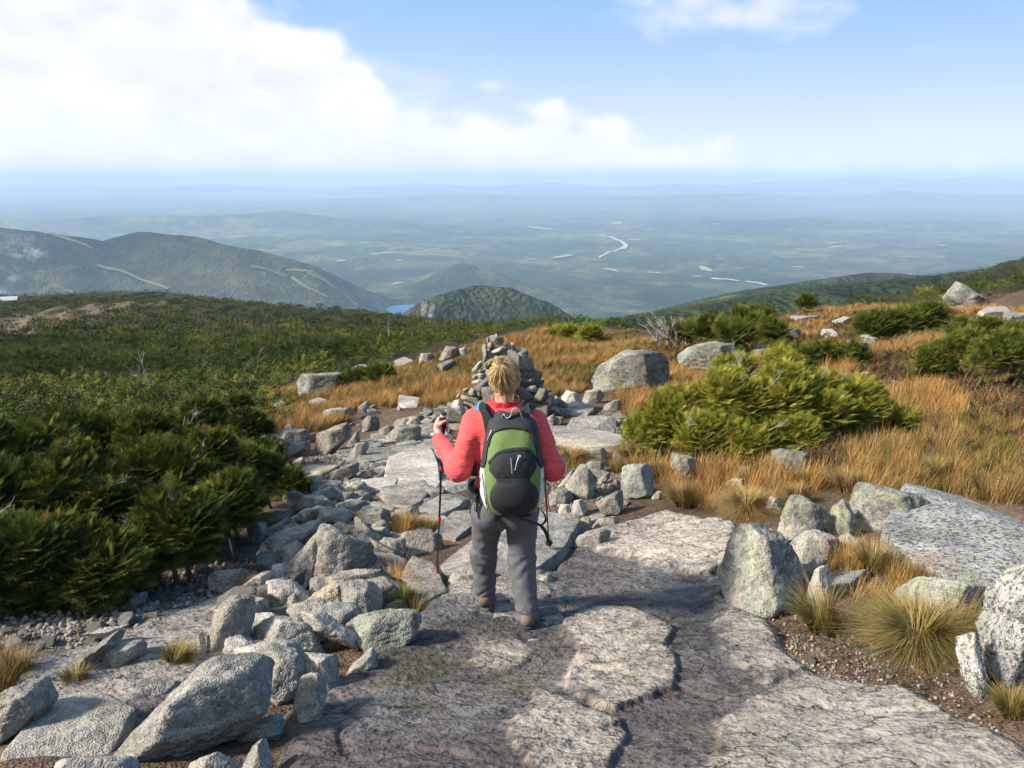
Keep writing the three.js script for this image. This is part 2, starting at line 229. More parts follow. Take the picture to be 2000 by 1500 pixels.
const soilColour = (x, z) => {
  const D = -z, n = fbm(x * 0.9, z * 0.9, 1.5, 4), n2 = fbm(x * 5, z * 5, 2.5, 3);
  let c = [0.16, 0.108, 0.072];                                          // trodden brown earth
  if (inAny(AREA.gravel, x + n2 * 0.3, z + n2 * 0.3)) c = [0.19, 0.15, 0.115];
  if (D > 5 && inAny(AREA.meadow, x + n * 0.8, z + n * 0.8)) c = [0.16, 0.092, 0.038];   // litter of dry grass
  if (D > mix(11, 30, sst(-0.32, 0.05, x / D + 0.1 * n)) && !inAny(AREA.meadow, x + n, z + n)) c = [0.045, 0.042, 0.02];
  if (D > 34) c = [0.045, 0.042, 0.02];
  if (inAny(AREA.bare, x + n * 25, z + n * 25)) c = [0.19, 0.14, 0.09];
  const l = 1 + 0.5 * n + 0.35 * n2; return c.map((q) => q * l);
};
structure('ground', sheet(-1.3, 1.3, 400, [0.2, 0.5, ...logRows(0.8, 14, 240), ...logRows(14.4, 1000, 170)], (x, z) => H(x, z) + (-z < 14 ? 0.012 * fbm(x * 6, z * 6, 0.5, 3) : 0), soilColour, 0.9), soilMat);
{ // the mountainside behind and beside the photographer
  const P = [], K = [], U = [], I = [], n = 40;
  for (let j = 0; j <= n; j++) for (let i = 0; i <= n; i++) { const x = -60 + 120 * i / n, z = -0.15 + 60 * j / n, y = 0.74 + 0.2 * z - 0.0 * x + 0.15 * noise(x * 0.3, z * 0.3) * Math.min(1, z); P.push(x, y, z); K.push(0.2, 0.15, 0.09); U.push(x * 0.9, z * 0.9); if (i && j) { const o = j * (n + 1) + i, a = o - n - 2, b = o - n - 1, d = o - 1; I.push(a, o, b, a, d, o); } }
  const g = geo(P, I, { color: [K, 3], uv: [U, 2] }); g.computeVertexNormals(); structure('upper_ground', g, soilMat);
}
// bedrock that breaks through the earth under the path: tilted plates with worn pale tops and dark, lichen-stained hollows
function plates(x, z) { let h = 0, lit = 0; for (const [p, lift, pale] of PLATES) { const n = 0.030 * fbm(x * 9, z * 9, 4.4, 3) + 0.022 * fbm(x * 26, z * 26, 2.4, 3) + 0.05 * fbm(x * 2.5, z * 2.5, 6.4, 2), d = edge(p, x, z) + n; h += lift * sst(-0.006, 0.012, d); lit = Math.max(lit, pale * sst(-0.02, 0.06, d + 0.10 * fbm(x * 16, z * 16, 8.8, 4))); } return [h, lit]; }  // lit: weight of the plates' own worn, pale rock colour
const ROCKTILT = (x, z) => { const a = x * 0.55 + z * 0.83, st = fbm(x * 1.2, z * 1.2, 2.2, 3) * 0.9 + a * 1.1, f = fr(st), ledge = sst(0.0, 0.93, f) - sst(0.93, 1, f); return 0.014 * ledge * 0.7; };
function bedrock(x, z) {
  const d = Math.max(...AREA.bedrock.map((p) => edge(p, x, z))) + 0.10 * fbm(x * 3, z * 3, 5.1, 3), [h] = plates(x, z);
  const crack = 1 - Math.abs(fbm(x * 0.55 + 3, z * 1.0 - x * 0.4, 7.7, 5)) * 34;
  return H(x, z) - 0.11 + 0.15 * sst(-0.12, 0.10, d) + h + ROCKTILT(x, z) + 0.020 * fbm(x * 3.1, z * 3.1, 3.3, 4) + 0.003 * fbm(x * 22, z * 22, 9.3, 3) - 0.014 * sst(0.3, 0.85, crack);
}
const streak = (u, v, s) => tfbm(u * 1 + v, v * 3 - u, 22, 4, s);   // the grain of the rock, running aslant
const bedTex = texture(2048, (u, v) => { const [b, m, f] = grain(u, v, 301), band = streak(u, v, 311), chip = tfbm(u, v, 96, 3, 331), sp = sst(0.5, 0.85, tnoise(u, v, 260, 313)), dk = sst(0.42, 0.75, tnoise(u, v, 200, 317)), vein = sst(0.045, 0.0, Math.abs(tfbm(u + 0.02 * m, v * 2, 9, 4, 341))); const l = 0.78 * (1 + 0.25 * b + 0.40 * m + 0.20 * f + 0.34 * band + 0.46 * chip) * (1 - 0.45 * vein); return [l + sp * 0.4 - dk * 0.3, l + sp * 0.39 - dk * 0.3, l + sp * 0.37 - dk * 0.29]; });
const bedBump = texture(2048, (u, v) => { const [b, m, f] = grain(u, v, 301), h = 0.5 + 0.16 * b + 0.20 * m + 0.35 * streak(u, v, 311) + 0.32 * tfbm(u, v, 96, 3, 331) + 0.05 * f - 0.25 * sst(0.045, 0, Math.abs(tfbm(u + 0.02 * m, v * 2, 9, 4, 341))); return [h, h, h]; }, false);
const bedMat = new THREE.MeshPhysicalMaterial({ name: 'bedrock', specularIntensity: 0.35, map: bedTex, bumpMap: bedBump, bumpScale: 0.022, roughness: 0.85, vertexColors: true });
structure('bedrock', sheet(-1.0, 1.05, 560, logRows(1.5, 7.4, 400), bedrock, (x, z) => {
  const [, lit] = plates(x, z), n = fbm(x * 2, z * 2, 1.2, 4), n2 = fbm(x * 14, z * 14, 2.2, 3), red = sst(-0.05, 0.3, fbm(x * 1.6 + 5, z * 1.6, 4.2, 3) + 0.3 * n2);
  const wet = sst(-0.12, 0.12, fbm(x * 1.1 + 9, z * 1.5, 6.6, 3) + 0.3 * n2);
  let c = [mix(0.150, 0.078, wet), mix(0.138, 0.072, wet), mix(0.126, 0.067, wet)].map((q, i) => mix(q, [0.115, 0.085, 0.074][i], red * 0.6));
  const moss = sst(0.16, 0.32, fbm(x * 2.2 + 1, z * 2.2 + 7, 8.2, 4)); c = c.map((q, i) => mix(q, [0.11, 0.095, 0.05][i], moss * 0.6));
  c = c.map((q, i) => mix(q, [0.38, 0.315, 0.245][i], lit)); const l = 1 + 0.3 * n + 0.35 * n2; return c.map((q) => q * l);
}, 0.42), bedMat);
// ---------------------------------------------------------------- the valley and the mountains beyond
const floorD = FLOOR.map((f) => Math.log(f[0]));
function far(x, D) {
  const [i, u] = cell(floorD, Math.log(D)); let h = mix(FLOOR[i][1], FLOOR[i + 1][1], u);
  const k = Math.min(1, Math.max(0.15, (D - 700) / 3500)), wide = Math.min(3, Math.max(1, D / 9000));
  const g = fbm(x / 900, D / 900, 1.7, 4), big = fbm(x / (2600 * wide) + 3, D / (2600 * wide), 5.5, 3);
  h += k * (60 * g + (D > 6500 ? 190 * wide * Math.max(0, big + 0.08) * sst(6500, 9500, D) : 0));
  for (const [slope, p] of RIDGES) {
    let best = -1e9;
    for (let a = 0; a < p.length - 1; a++) {
      const [ax, ad, ay] = p[a], vx = p[a + 1][0] - ax, vd = p[a + 1][1] - ad, t = Math.min(1, Math.max(0, ((x - ax) * vx + (D - ad) * vd) / (vx * vx + vd * vd)));
      const r = Math.hypot(x - ax - vx * t, D - ad - vd * t); if (r > 6000) continue;
      best = Math.max(best, ay + (p[a + 1][1 + 1] - ay) * t - slope * (Math.sqrt(r * r + 900) - 30) * 1);
    }
    if (best < h - 60) continue;
    const w = Math.min(1, (best - h + 60) / 160), rough = Math.min(1, slope * 2.2);
    best += rough * w * (52 * (fbm(x / 420, D / 700, 3.1, 4) - 0.12) * Math.min(1, D / 4000) );
    const d = Math.max(0, 40 - Math.abs(best - h)) / 40; h = Math.max(h, best) + d * d * 10;
  }
  const lx = x + 740, ld = D - 5500, ll = Math.hypot(lx / 200, ld / 420) - 1;        // the hollow of the lake
  if (ll < 4) h = Math.min(h, -902 + Math.max(0, ll) * 170);
  return h;
}
const forestTex = texture(2048, (u, v) => { const c = tfbm(u, v, 110, 3, 401), f = tnoise(u, v, 700, 411), b = tfbm(u, v, 9, 4, 421), dk = sst(0.05, 0.3, tfbm(u, v, 22, 4, 431)), l = (1 + 0.55 * c + 0.5 * f) * (1 + 0.4 * b); return [mix(0.95, 0.55, dk) * l, mix(0.95, 0.72, dk) * l, mix(0.9, 0.75, dk) * l]; });
const forestBump = texture(1024, (u, v) => { const h = 0.5 + 0.5 * tfbm(u, v, 90, 3, 441) + 0.2 * tnoise(u, v, 400, 443); return [h, h, h]; }, false);
const forestMat = new THREE.MeshPhysicalMaterial({ name: 'forest', specularIntensity: 0.1, map: forestTex, bumpMap: forestBump, bumpScale: 22, roughness: 1, vertexColors: true });
function forestColour(x, z, y) {
  const D = -z, n = fbm(x / 700, D / 700, 2.2, 4), fine = fbm(x / 120, D / 120, 4.4, 3), autumn = sst(-0.15, 0.35, n + 0.5 * fine);
  let c = [mix(0.028, 0.115, autumn), mix(0.052, 0.108, autumn), mix(0.020, 0.040, autumn)];
  if (D < 1150 && x / D < -0.3) c = [0.035, 0.042, 0.024];
  const t = x / D;
  if (D > 2600 && D < 5200 && t < -0.56 && t > -0.8 && y < -300 && y > -620) {   // pale slide of bare ledge on the left mountain
    const s = sst(0.08, 0.3, fbm(x / 150, D / 60 + x / 200, 9.1, 5) - 0.25 * sst(-0.60, -0.565, t)) * sst(-300, -390, y); c = c.map((q, i) => mix(q, [0.30, 0.28, 0.26][i], s));
  }
  if (D > 1880 && D < 2120 && t < -0.085 && t > -0.14 && y < -285) { const s = sst(-0.05, 0.2, fbm(x / 25, y / 50, 2.1, 4)); c = c.map((q, i) => mix(q, [0.40, 0.34, 0.28][i], s)); }   // cliff
  if (D > 2600 && D < 6400 && y > -860) c = c.map((q) => q * 0.7);
  if (D < 2600) c = c.map((q) => q * 0.62);   // evergreen slopes
  return c.map((q) => q * Math.max(0.25, 1 + 1.1 * fine) * Math.max(0.4, 1 + 0.9 * fbm(x / 1500, D / 2600, 7.7, 3)));
}
structure('valley', sheet(-1.4, 1.4, 820, [...logRows(480, 3000, 150), ...logRows(3025, 6500, 170), ...logRows(6600, 75000, 150)], (x, z) => far(x, -z), forestColour, 1 / 2600), forestMat);
{ // farms and clearings scattered over the far lowland
  seed = 303; for (let k = 0; k < 60; k++) { const D = 7500 * Math.pow(3.4, rnd()), x = D * rr(-0.5, 0.68), a = rr(-0.4, 0.4), l = rr(50, 170) * Math.sqrt(D / 8000); if (x / D < -0.3 && D < 9000) continue; STRIPS.push([rnd() < 0.6 ? 'field' : 'clearing', rr(20, 50) * Math.sqrt(D / 8000), [[x, D], [x + Math.cos(a) * l * 0.5, D + Math.sin(a) * l * 0.5], [x + Math.cos(a) * l, D + Math.sin(a) * l]]]); }
}
const waterMat = new THREE.MeshStandardMaterial({ name: 'lake water', color: C(0.012, 0.07, 0.20), roughness: 0.35 });
{ const P = [], I = [], y = -899; for (const [x, d] of LAKE) P.push(x, y, -d); for (let i = 2; i < LAKE.length; i++) I.push(0, i - 1, i); const g = geo(P, I); g.computeVertexNormals(); structure('lake', g, waterMat); }
const stripMat = { road: new THREE.MeshStandardMaterial({ name: 'pale road', color: C(0.34, 0.32, 0.29), roughness: 1 }), field: new THREE.MeshStandardMaterial({ name: 'hay field', color: C(0.22, 0.25, 0.1), roughness: 1 }), clearing: new THREE.MeshStandardMaterial({ name: 'clearing', color: C(0.34, 0.28, 0.22), roughness: 1 }), ski_run: new THREE.MeshStandardMaterial({ name: 'ski run grass', color: C(0.15, 0.15, 0.06), roughness: 1 }) };
for (const [name, width, pts] of STRIPS) {   // cleared strips draped on the forest
  if (pts.length < 2) continue;
  const curve = new THREE.CatmullRomCurve3(pts.map(([x, d]) => V(x, 0, -d))), n = Math.max(6, Math.ceil(curve.getLength() / 60)), P = [], I = [];
  for (let i = 0; i <= n; i++) {
    const p = curve.getPoint(i / n), t = curve.getTangent(i / n), w = width * 0.5 * (1 + 0.45 * noise(i * 0.9, p.x * 0.01)) * (name === 'field' || name === 'clearing' ? Math.sqrt(Math.max(0.03, Math.sin(Math.PI * i / n))) * 1.5 : 1);
    for (let k = -2; k <= 2; k++) { const x = p.x - t.z * w * k / 2, z = p.z + t.x * w * k / 2 ; P.push(x, far(x, -z) + 5 + Math.min(14, -z * 0.0012), z); if (i && k > -2) { const o = P.length / 3 - 1; I.push(o - 6, o - 5, o, o - 6, o, o - 1); } }
  }
  const g = geo(P, I); g.computeVertexNormals(); structure(name, g, stripMat[name]);
}
// clouds off to the sunny side, whose shadows lie on the valley and the left mountain
{
  const cloudMat = new THREE.MeshStandardMaterial({ name: 'cloud', color: C(0.9, 0.9, 0.9), roughness: 1 });
  const shadows = [[4250, 14900, -880, 12000, 620, 1500], [-2010, 5080, -560, 5200, 330, 300], [1150, 6050, -900, 7000, 560, 330], [-3300, 9300, -880, 9500, 700, 500]];
  shadows.forEach(([x, d, y, s, rx, rz], k) => {
    seed = 808 + k; const c = V(x, y, -d).addScaledVector(SUN, s), gs = [];
    for (let i = 0; i < 16; i++) { const r = rr(0.32, 0.55), g = new THREE.IcosahedronGeometry(1, 5), p = g.attributes.position; for (let q = 0; q < p.count; q++) { const l = 1 + 0.35 * fbm(p.getX(q) * 1.8 + i, p.getY(q) * 1.8 + k, p.getZ(q) * 1.8, 3); p.setXYZ(q, p.getX(q) * l, Math.max(-0.25, p.getY(q) * l), p.getZ(q) * l); } g.scale(rx * r, Math.min(rx, rz) * r * 0.8, rz * r); g.translate(gauss() * rx * 0.6, rnd() * Math.min(rx, rz) * 0.25, gauss() * rz * 0.6); gs.push(g); }
    const g = mergeVertices(mergeGeometries(gs)); g.computeVertexNormals(); const m = structure('cloud', g, cloudMat); m.position.copy(c);
  });
}
// the mountain hut below the left slope
{
  const hut = new THREE.Group(); top(hut, 'mountain_hut'); const x = -418, z = -640, y = H(x, z) + 0.5; hut.position.set(x, y, z); hut.rotation.y = 0.35; tag(hut, 'long grey mountain hut with a pale roof at the far left', 'hut');
  const wallM = new THREE.MeshStandardMaterial({ name: 'weathered shingle', color: C(0.14, 0.13, 0.12), roughness: 1 }), roofM = new THREE.MeshStandardMaterial({ name: 'pale metal roof', color: C(0.36, 0.36, 0.37), roughness: 0.6 }), glassM = new THREE.MeshStandardMaterial({ name: 'window glass', color: C(0.03, 0.04, 0.05), roughness: 0.1 });
  part('wall', new THREE.BoxGeometry(24, 4.6, 9).translate(0, 2.0, 0), wallM, hut); part('wall', new THREE.BoxGeometry(7, 6.2, 7).translate(-4, 2.8, 1.6), wallM, hut);
  const gable = (w, d, h) => { const s = new THREE.Shape(); s.moveTo(-d / 2, 0); s.lineTo(0, h); s.lineTo(d / 2, 0); s.lineTo(d / 2 - 0.5, -0.3); s.lineTo(0, h - 0.5); s.lineTo(-d / 2 + 0.5, -0.3); s.closePath(); const g = new THREE.ExtrudeGeometry(s, { depth: w, bevelEnabled: false }); g.translate(0, 0, -w / 2); g.rotateY(Math.PI / 2); return g; };
  part('roof', gable(25.4, 10.6, 2.6).translate(0, 4.3, 0), roofM, hut); const r2 = gable(8.4, 8, 2.2); r2.rotateY(Math.PI / 2); part('roof', r2.translate(-4, 5.9, 1.6), roofM, hut);
  for (let i = 0; i < 7; i++) if (i !== 2 && i !== 3) part('window', new THREE.BoxGeometry(1.6, 1.3, 0.2).translate(-9.6 + i * 3.2, 2.4, 4.55), glassM, hut);
}
// Bushes: tone, label, boughs as x, y, z, radius in metres
const BUSHES = [
["dark","dark dense spruce at lower left, its skirts over the gravel",[[-3.148,0.312,-4.185,0.324],[-3.112,0.27,-4.151,0.252],[-2.927,0.323,-4.282,0.287],[-3.293,0.185,-4.716,0.245],[-2.741,0.128,-4.417,0.274],[-2.711,0.333,-4.377,0.162],[-2.437,0.174,-4.321,0.257],[-2.478,0.089,-4.53,0.184],[-2.33,0.189,-4.782,0.261],[-2.35,0.194,-4.726,0.15],[-2.285,0.243,-4.906,0.229],[-2.521,0.106,-5.328,0.176],[-2.098,0.215,-5.302,0.221],[-2.311,-0.057,-5.955,0.174]]],
["dark","dark spruce in the middle of the left thicket, pale dead twigs poking out",[[-3.923,0.215,-5.194,0.414],[-3.768,0.226,-5.081,0.236],[-3.635,0.25,-5.372,0.391],[-3.773,0.139,-5.298,0.279],[-3.289,0.162,-5.354,0.362],[-3.305,0.372,-5.556,0.196],[-3.057,0.103,-5.429,0.352],[-2.946,0.149,-5.61,0.272],[-2.722,0.132,-5.703,0.344],[-2.76,0.222,-5.814,0.224],[-2.511,0.053,-5.986,0.312],[-2.508,0.231,-6.143,0.25],[-2.556,-0.312,-6.648,0.298],[-2.581,-0.11,-6.902,0.236],[-2.451,-0.269,-7.206,0.204],[-2.688,-0.405,-8.162,0.133],[-2.31,-0.528,-7.63,0.123],[-2.577,-0.596,-8.164,0.091]]],
["dark","spruce at the back of the left thicket, one bough over golden grass",[[-5.179,-0.139,-6.947,0.516],[-5.128,-0.005,-7.059,0.287],[-4.776,-0.175,-7.241,0.489],[-4.663,-0.1,-7.152,0.303],[-4.755,-0.392,-7.85,0.49],[-5.087,-0.349,-8.715,0.32],[-4.389,-0.438,-8.309,0.501],[-5.024,-0.609,-8.971,0.336],[-4.068,-0.429,-8.251,0.463],[-3.749,-0.042,-7.683,0.274],[-3.633,-0.364,-8.257,0.397],[-3.623,-0.239,-8.662,0.295],[-3.67,-0.813,-9.446,0.319],[-3.498,-0.559,-9.825,0.239],[-3.494,-0.796,-10.063,0.214],[-3.906,-0.642,-10.846,0.174],[-3.228,-0.508,-7.73,0.293],[-3.22,-0.122,-7.617,0.17],[-2.893,-0.435,-8.04,0.217],[-3.271,-0.745,-9.165,0.199]]],
["light","wide bright yellow-green spruce bush right of the hiker",[[1.523,-0.241,-8.305,0.245],[1.691,-0.069,-8.278,0.297],[1.967,0.065,-8.285,0.336],[1.933,-0.12,-7.838,0.26],[2.339,0.217,-8.14,0.354],[2.632,0.311,-8.925,0.246],[2.453,-0.112,-7.782,0.304],[2.753,0.237,-8.15,0.381],[3.152,0.312,-8.693,0.279],[2.927,-0.047,-7.707,0.264],[3.261,0.124,-8.152,0.379],[3.726,0.016,-8.313,0.335],[3.552,-0.134,-8.121,0.198],[4.043,-0.039,-8.313,0.235],[4.272,-0.058,-8.313,0.13]]],
["mid","rounded spruce bush cut by the right edge of the picture",[[5.868,0.06,-10.588,0.239],[6.145,0.243,-10.498,0.308],[5.937,0.398,-9.478,0.303],[6.203,0.458,-9.216,0.301],[6.405,0.532,-8.9,0.287],[6.431,0.371,-11.181,0.18],[6.758,0.448,-11.001,0.191],[6.887,0.484,-10.518,0.186],[5.804,-0.125,-10.691,0.15]]],
["mid","low spruce bush just behind the wide yellow-green one",[[4.932,-0.646,-14.243,0.198],[4.857,-0.445,-13.004,0.207],[5.396,-0.416,-13.241,0.238],[5.745,-0.456,-13.05,0.213]]],
["mid","ragged spruce bush with a grey tangle of dead branches",[[4.319,-1.343,-19.785,0.23],[4.639,-1.08,-18.455,0.299],[5.01,-1.001,-17.593,0.272],[6.252,-1.274,-20.146,0.221],[6.187,-1.158,-18.7,0.189]]],
["mid","low green mat of spruce left of the pointed skyline boulder",[[7.807,-0.735,-17.127,0.197],[8.307,-0.659,-17.25,0.217],[9.18,-0.695,-17.981,0.211],[9.614,-0.624,-18.037,0.178]]],
["mid","small flat spruce cushion in the left golden grass",[[-4.13,-2.627,-19.823,0.143],[-3.81,-2.577,-19.911,0.179],[-3.305,-2.272,-18.949,0.153]]],
["light","flat green cushion on the grass crest right of the cairn",[[1.494,-2.441,-25.08,0.125],[1.824,-2.335,-24.609,0.138],[2.318,-2.067,-23.356,0.117]]],
["mid","dark round spruce topping the right grass crest",[[7.719,-2.094,-26.672,0.193],[8.712,-2.434,-28.802,0.236],[9.197,-2.34,-28.558,0.183],[11.366,-2.174,-30.461,0.169]]],
];
// Tussocks: label, x, y, z, blade length, lean, share of gold
const TUSSOCKS = [
["tall orange grass tussock leaning left, below the yellow-green bush",1.552,-0.322,-6.615,0.280,-0.5,0.9],
["upright golden tussock beside the orange-pink stone",1.971,-0.172,-6.130,0.335,0.1,0.9],
["bright orange tussock above the overhanging pale rock",2.897,-0.072,-6.346,0.238,-0.15,0.9],
["green and tan tussock drooping left over bare earth",1.690,0.155,-3.817,0.292,-0.3,0.45],
["largest drooping tussock in the lower right, below the low lichened rock",2.065,0.242,-3.552,0.400,-0.2,0.5],
["tangled tussock behind the pale pinkish stone",2.316,0.106,-4.585,0.235,0,0.6],
["small pale tussock beside the hiker's right elbow",0.697,-0.591,-8.416,0.316,0.25,0.8],
["low orange tussock sweeping left beside the bush foot",1.385,-0.552,-8.362,0.274,-0.8,1],
["dry grass clump at the left edge behind the square-cut block",-2.370,0.219,-3.317,0.170,0.1,0.6],
["sparse dry clump between the smooth slanting stone and square-cut block",-2.043,0.234,-3.217,0.132,0.1,0.5],
["thin tuft of grass in front of the pale block at lower left",-1.682,0.175,-3.463,0.166,0.5,0.5],
["grass at the right edge under the big speckled boulder",2.022,0.441,-2.747,0.150,-0.2,0.5],
["green tuft beside the low dark stone left of the boots",-0.672,-0.100,-4.518,0.170,-0.2,0.1],
["dry tuft in front of the pale tilted stone on the rubble",-1.667,-0.091,-4.663,0.159,-0.3,0.6],
["dry tuft under the lichened square stone left of the pole",-0.817,-0.392,-6.249,0.149,0.1,0.5],
["golden tussock by the foot of the square green-grey block",1.469,-0.396,-7.425,0.228,-0.1,0.7],
["ragged tussock right of the middle orange one",2.409,-0.096,-6.149,0.210,-0.2,0.8],
["red-brown tussock at the back of the huge right slab",3.716,0.013,-6.454,0.220,0.1,0.8],
];
// Loose stones: label, how many, least and greatest radius, where
const LOOSE = [
["rubble stone filling the gaps of the rock wall left of the hiker",44,0.035,0.085,[-1.62, -4.48, -1.75, -5.6, -1.95, -6.95, -2.07, -8.3, -1.75, -8.4, -1.34, -6.81, -0.92, -5.9, -0.74, -4.88, -0.95, -4.34, -1.07, -3.62, -1.25, -3.36, -1.51, -3.51]],
["larger stone packed into the rock wall left of the hiker",46,0.07,0.15,[-1.65, -4.28, -1.75, -5.32, -1.91, -6.79, -1.97, -8.09, -1.62, -7.75, -1.18, -6.41, -0.89, -5.4, -0.79, -4.56, -1.05, -3.98, -1.17, -3.43, -1.48, -3.58]],
["loose stone on the gravel below the left spruce",44,0.025,0.06,[-3.0, -4.12, -2.53, -4.36, -2.18, -5.06, -1.68, -4.85, -1.74, -4.28, -2.02, -3.95, -2.22, -3.54, -2.52, -3.39]],
["loose stone between the flat slabs of the path",40,0.025,0.07,[-2.4, -8.67, -2.03, -10.61, -1.37, -11.89, -0.66, -9.54, -0.68, -6.88, -0.77, -5.39, -1.34, -6.81, -1.98, -7.9]],
["tumbled stone at the foot of the cairn",70,0.05,0.13,[-1.59, -10.6, -1.32, -12.96, -0.89, -13.17, 0.65, -11.97, 0.83, -10.08, 0.36, -8.76, -0.68, -9.95, -1.36, -9.93]],
["loose stone along the right edge of the path",34,0.03,0.09,[0.5, -9.17, 1.42, -11.64, 1.7, -11.39, 1.29, -8.94, 0.9, -7.16, 1.01, -6.53, 0.51, -6.02, 0.39, -7.05]],
["stone half sunk in the golden grass left of the cairn",26,0.05,0.14,[-3.45, -11.46, -3.64, -14.92, -2.54, -17.19, -1.15, -17.09, -0.87, -12.82, -2.01, -12.3, -2.64, -10.69]],
["small brown stone in the bare earth below the pear-shaped boulder",14,0.012,0.03,[1.34, -4.18, 1.77, -4.38, 2.11, -3.91, 2.13, -3.26, 1.9, -2.6, 1.83, -2.75, 1.58, -3.31, 1.46, -3.54]],
["pebble-sized stone on the bare earth at lower right",16,0.012,0.035,[1.34, -4.18, 1.56, -3.8, 1.95, -3.82, 1.8, -3.21, 1.47, -3.29, 1.38, -3.77]],
];
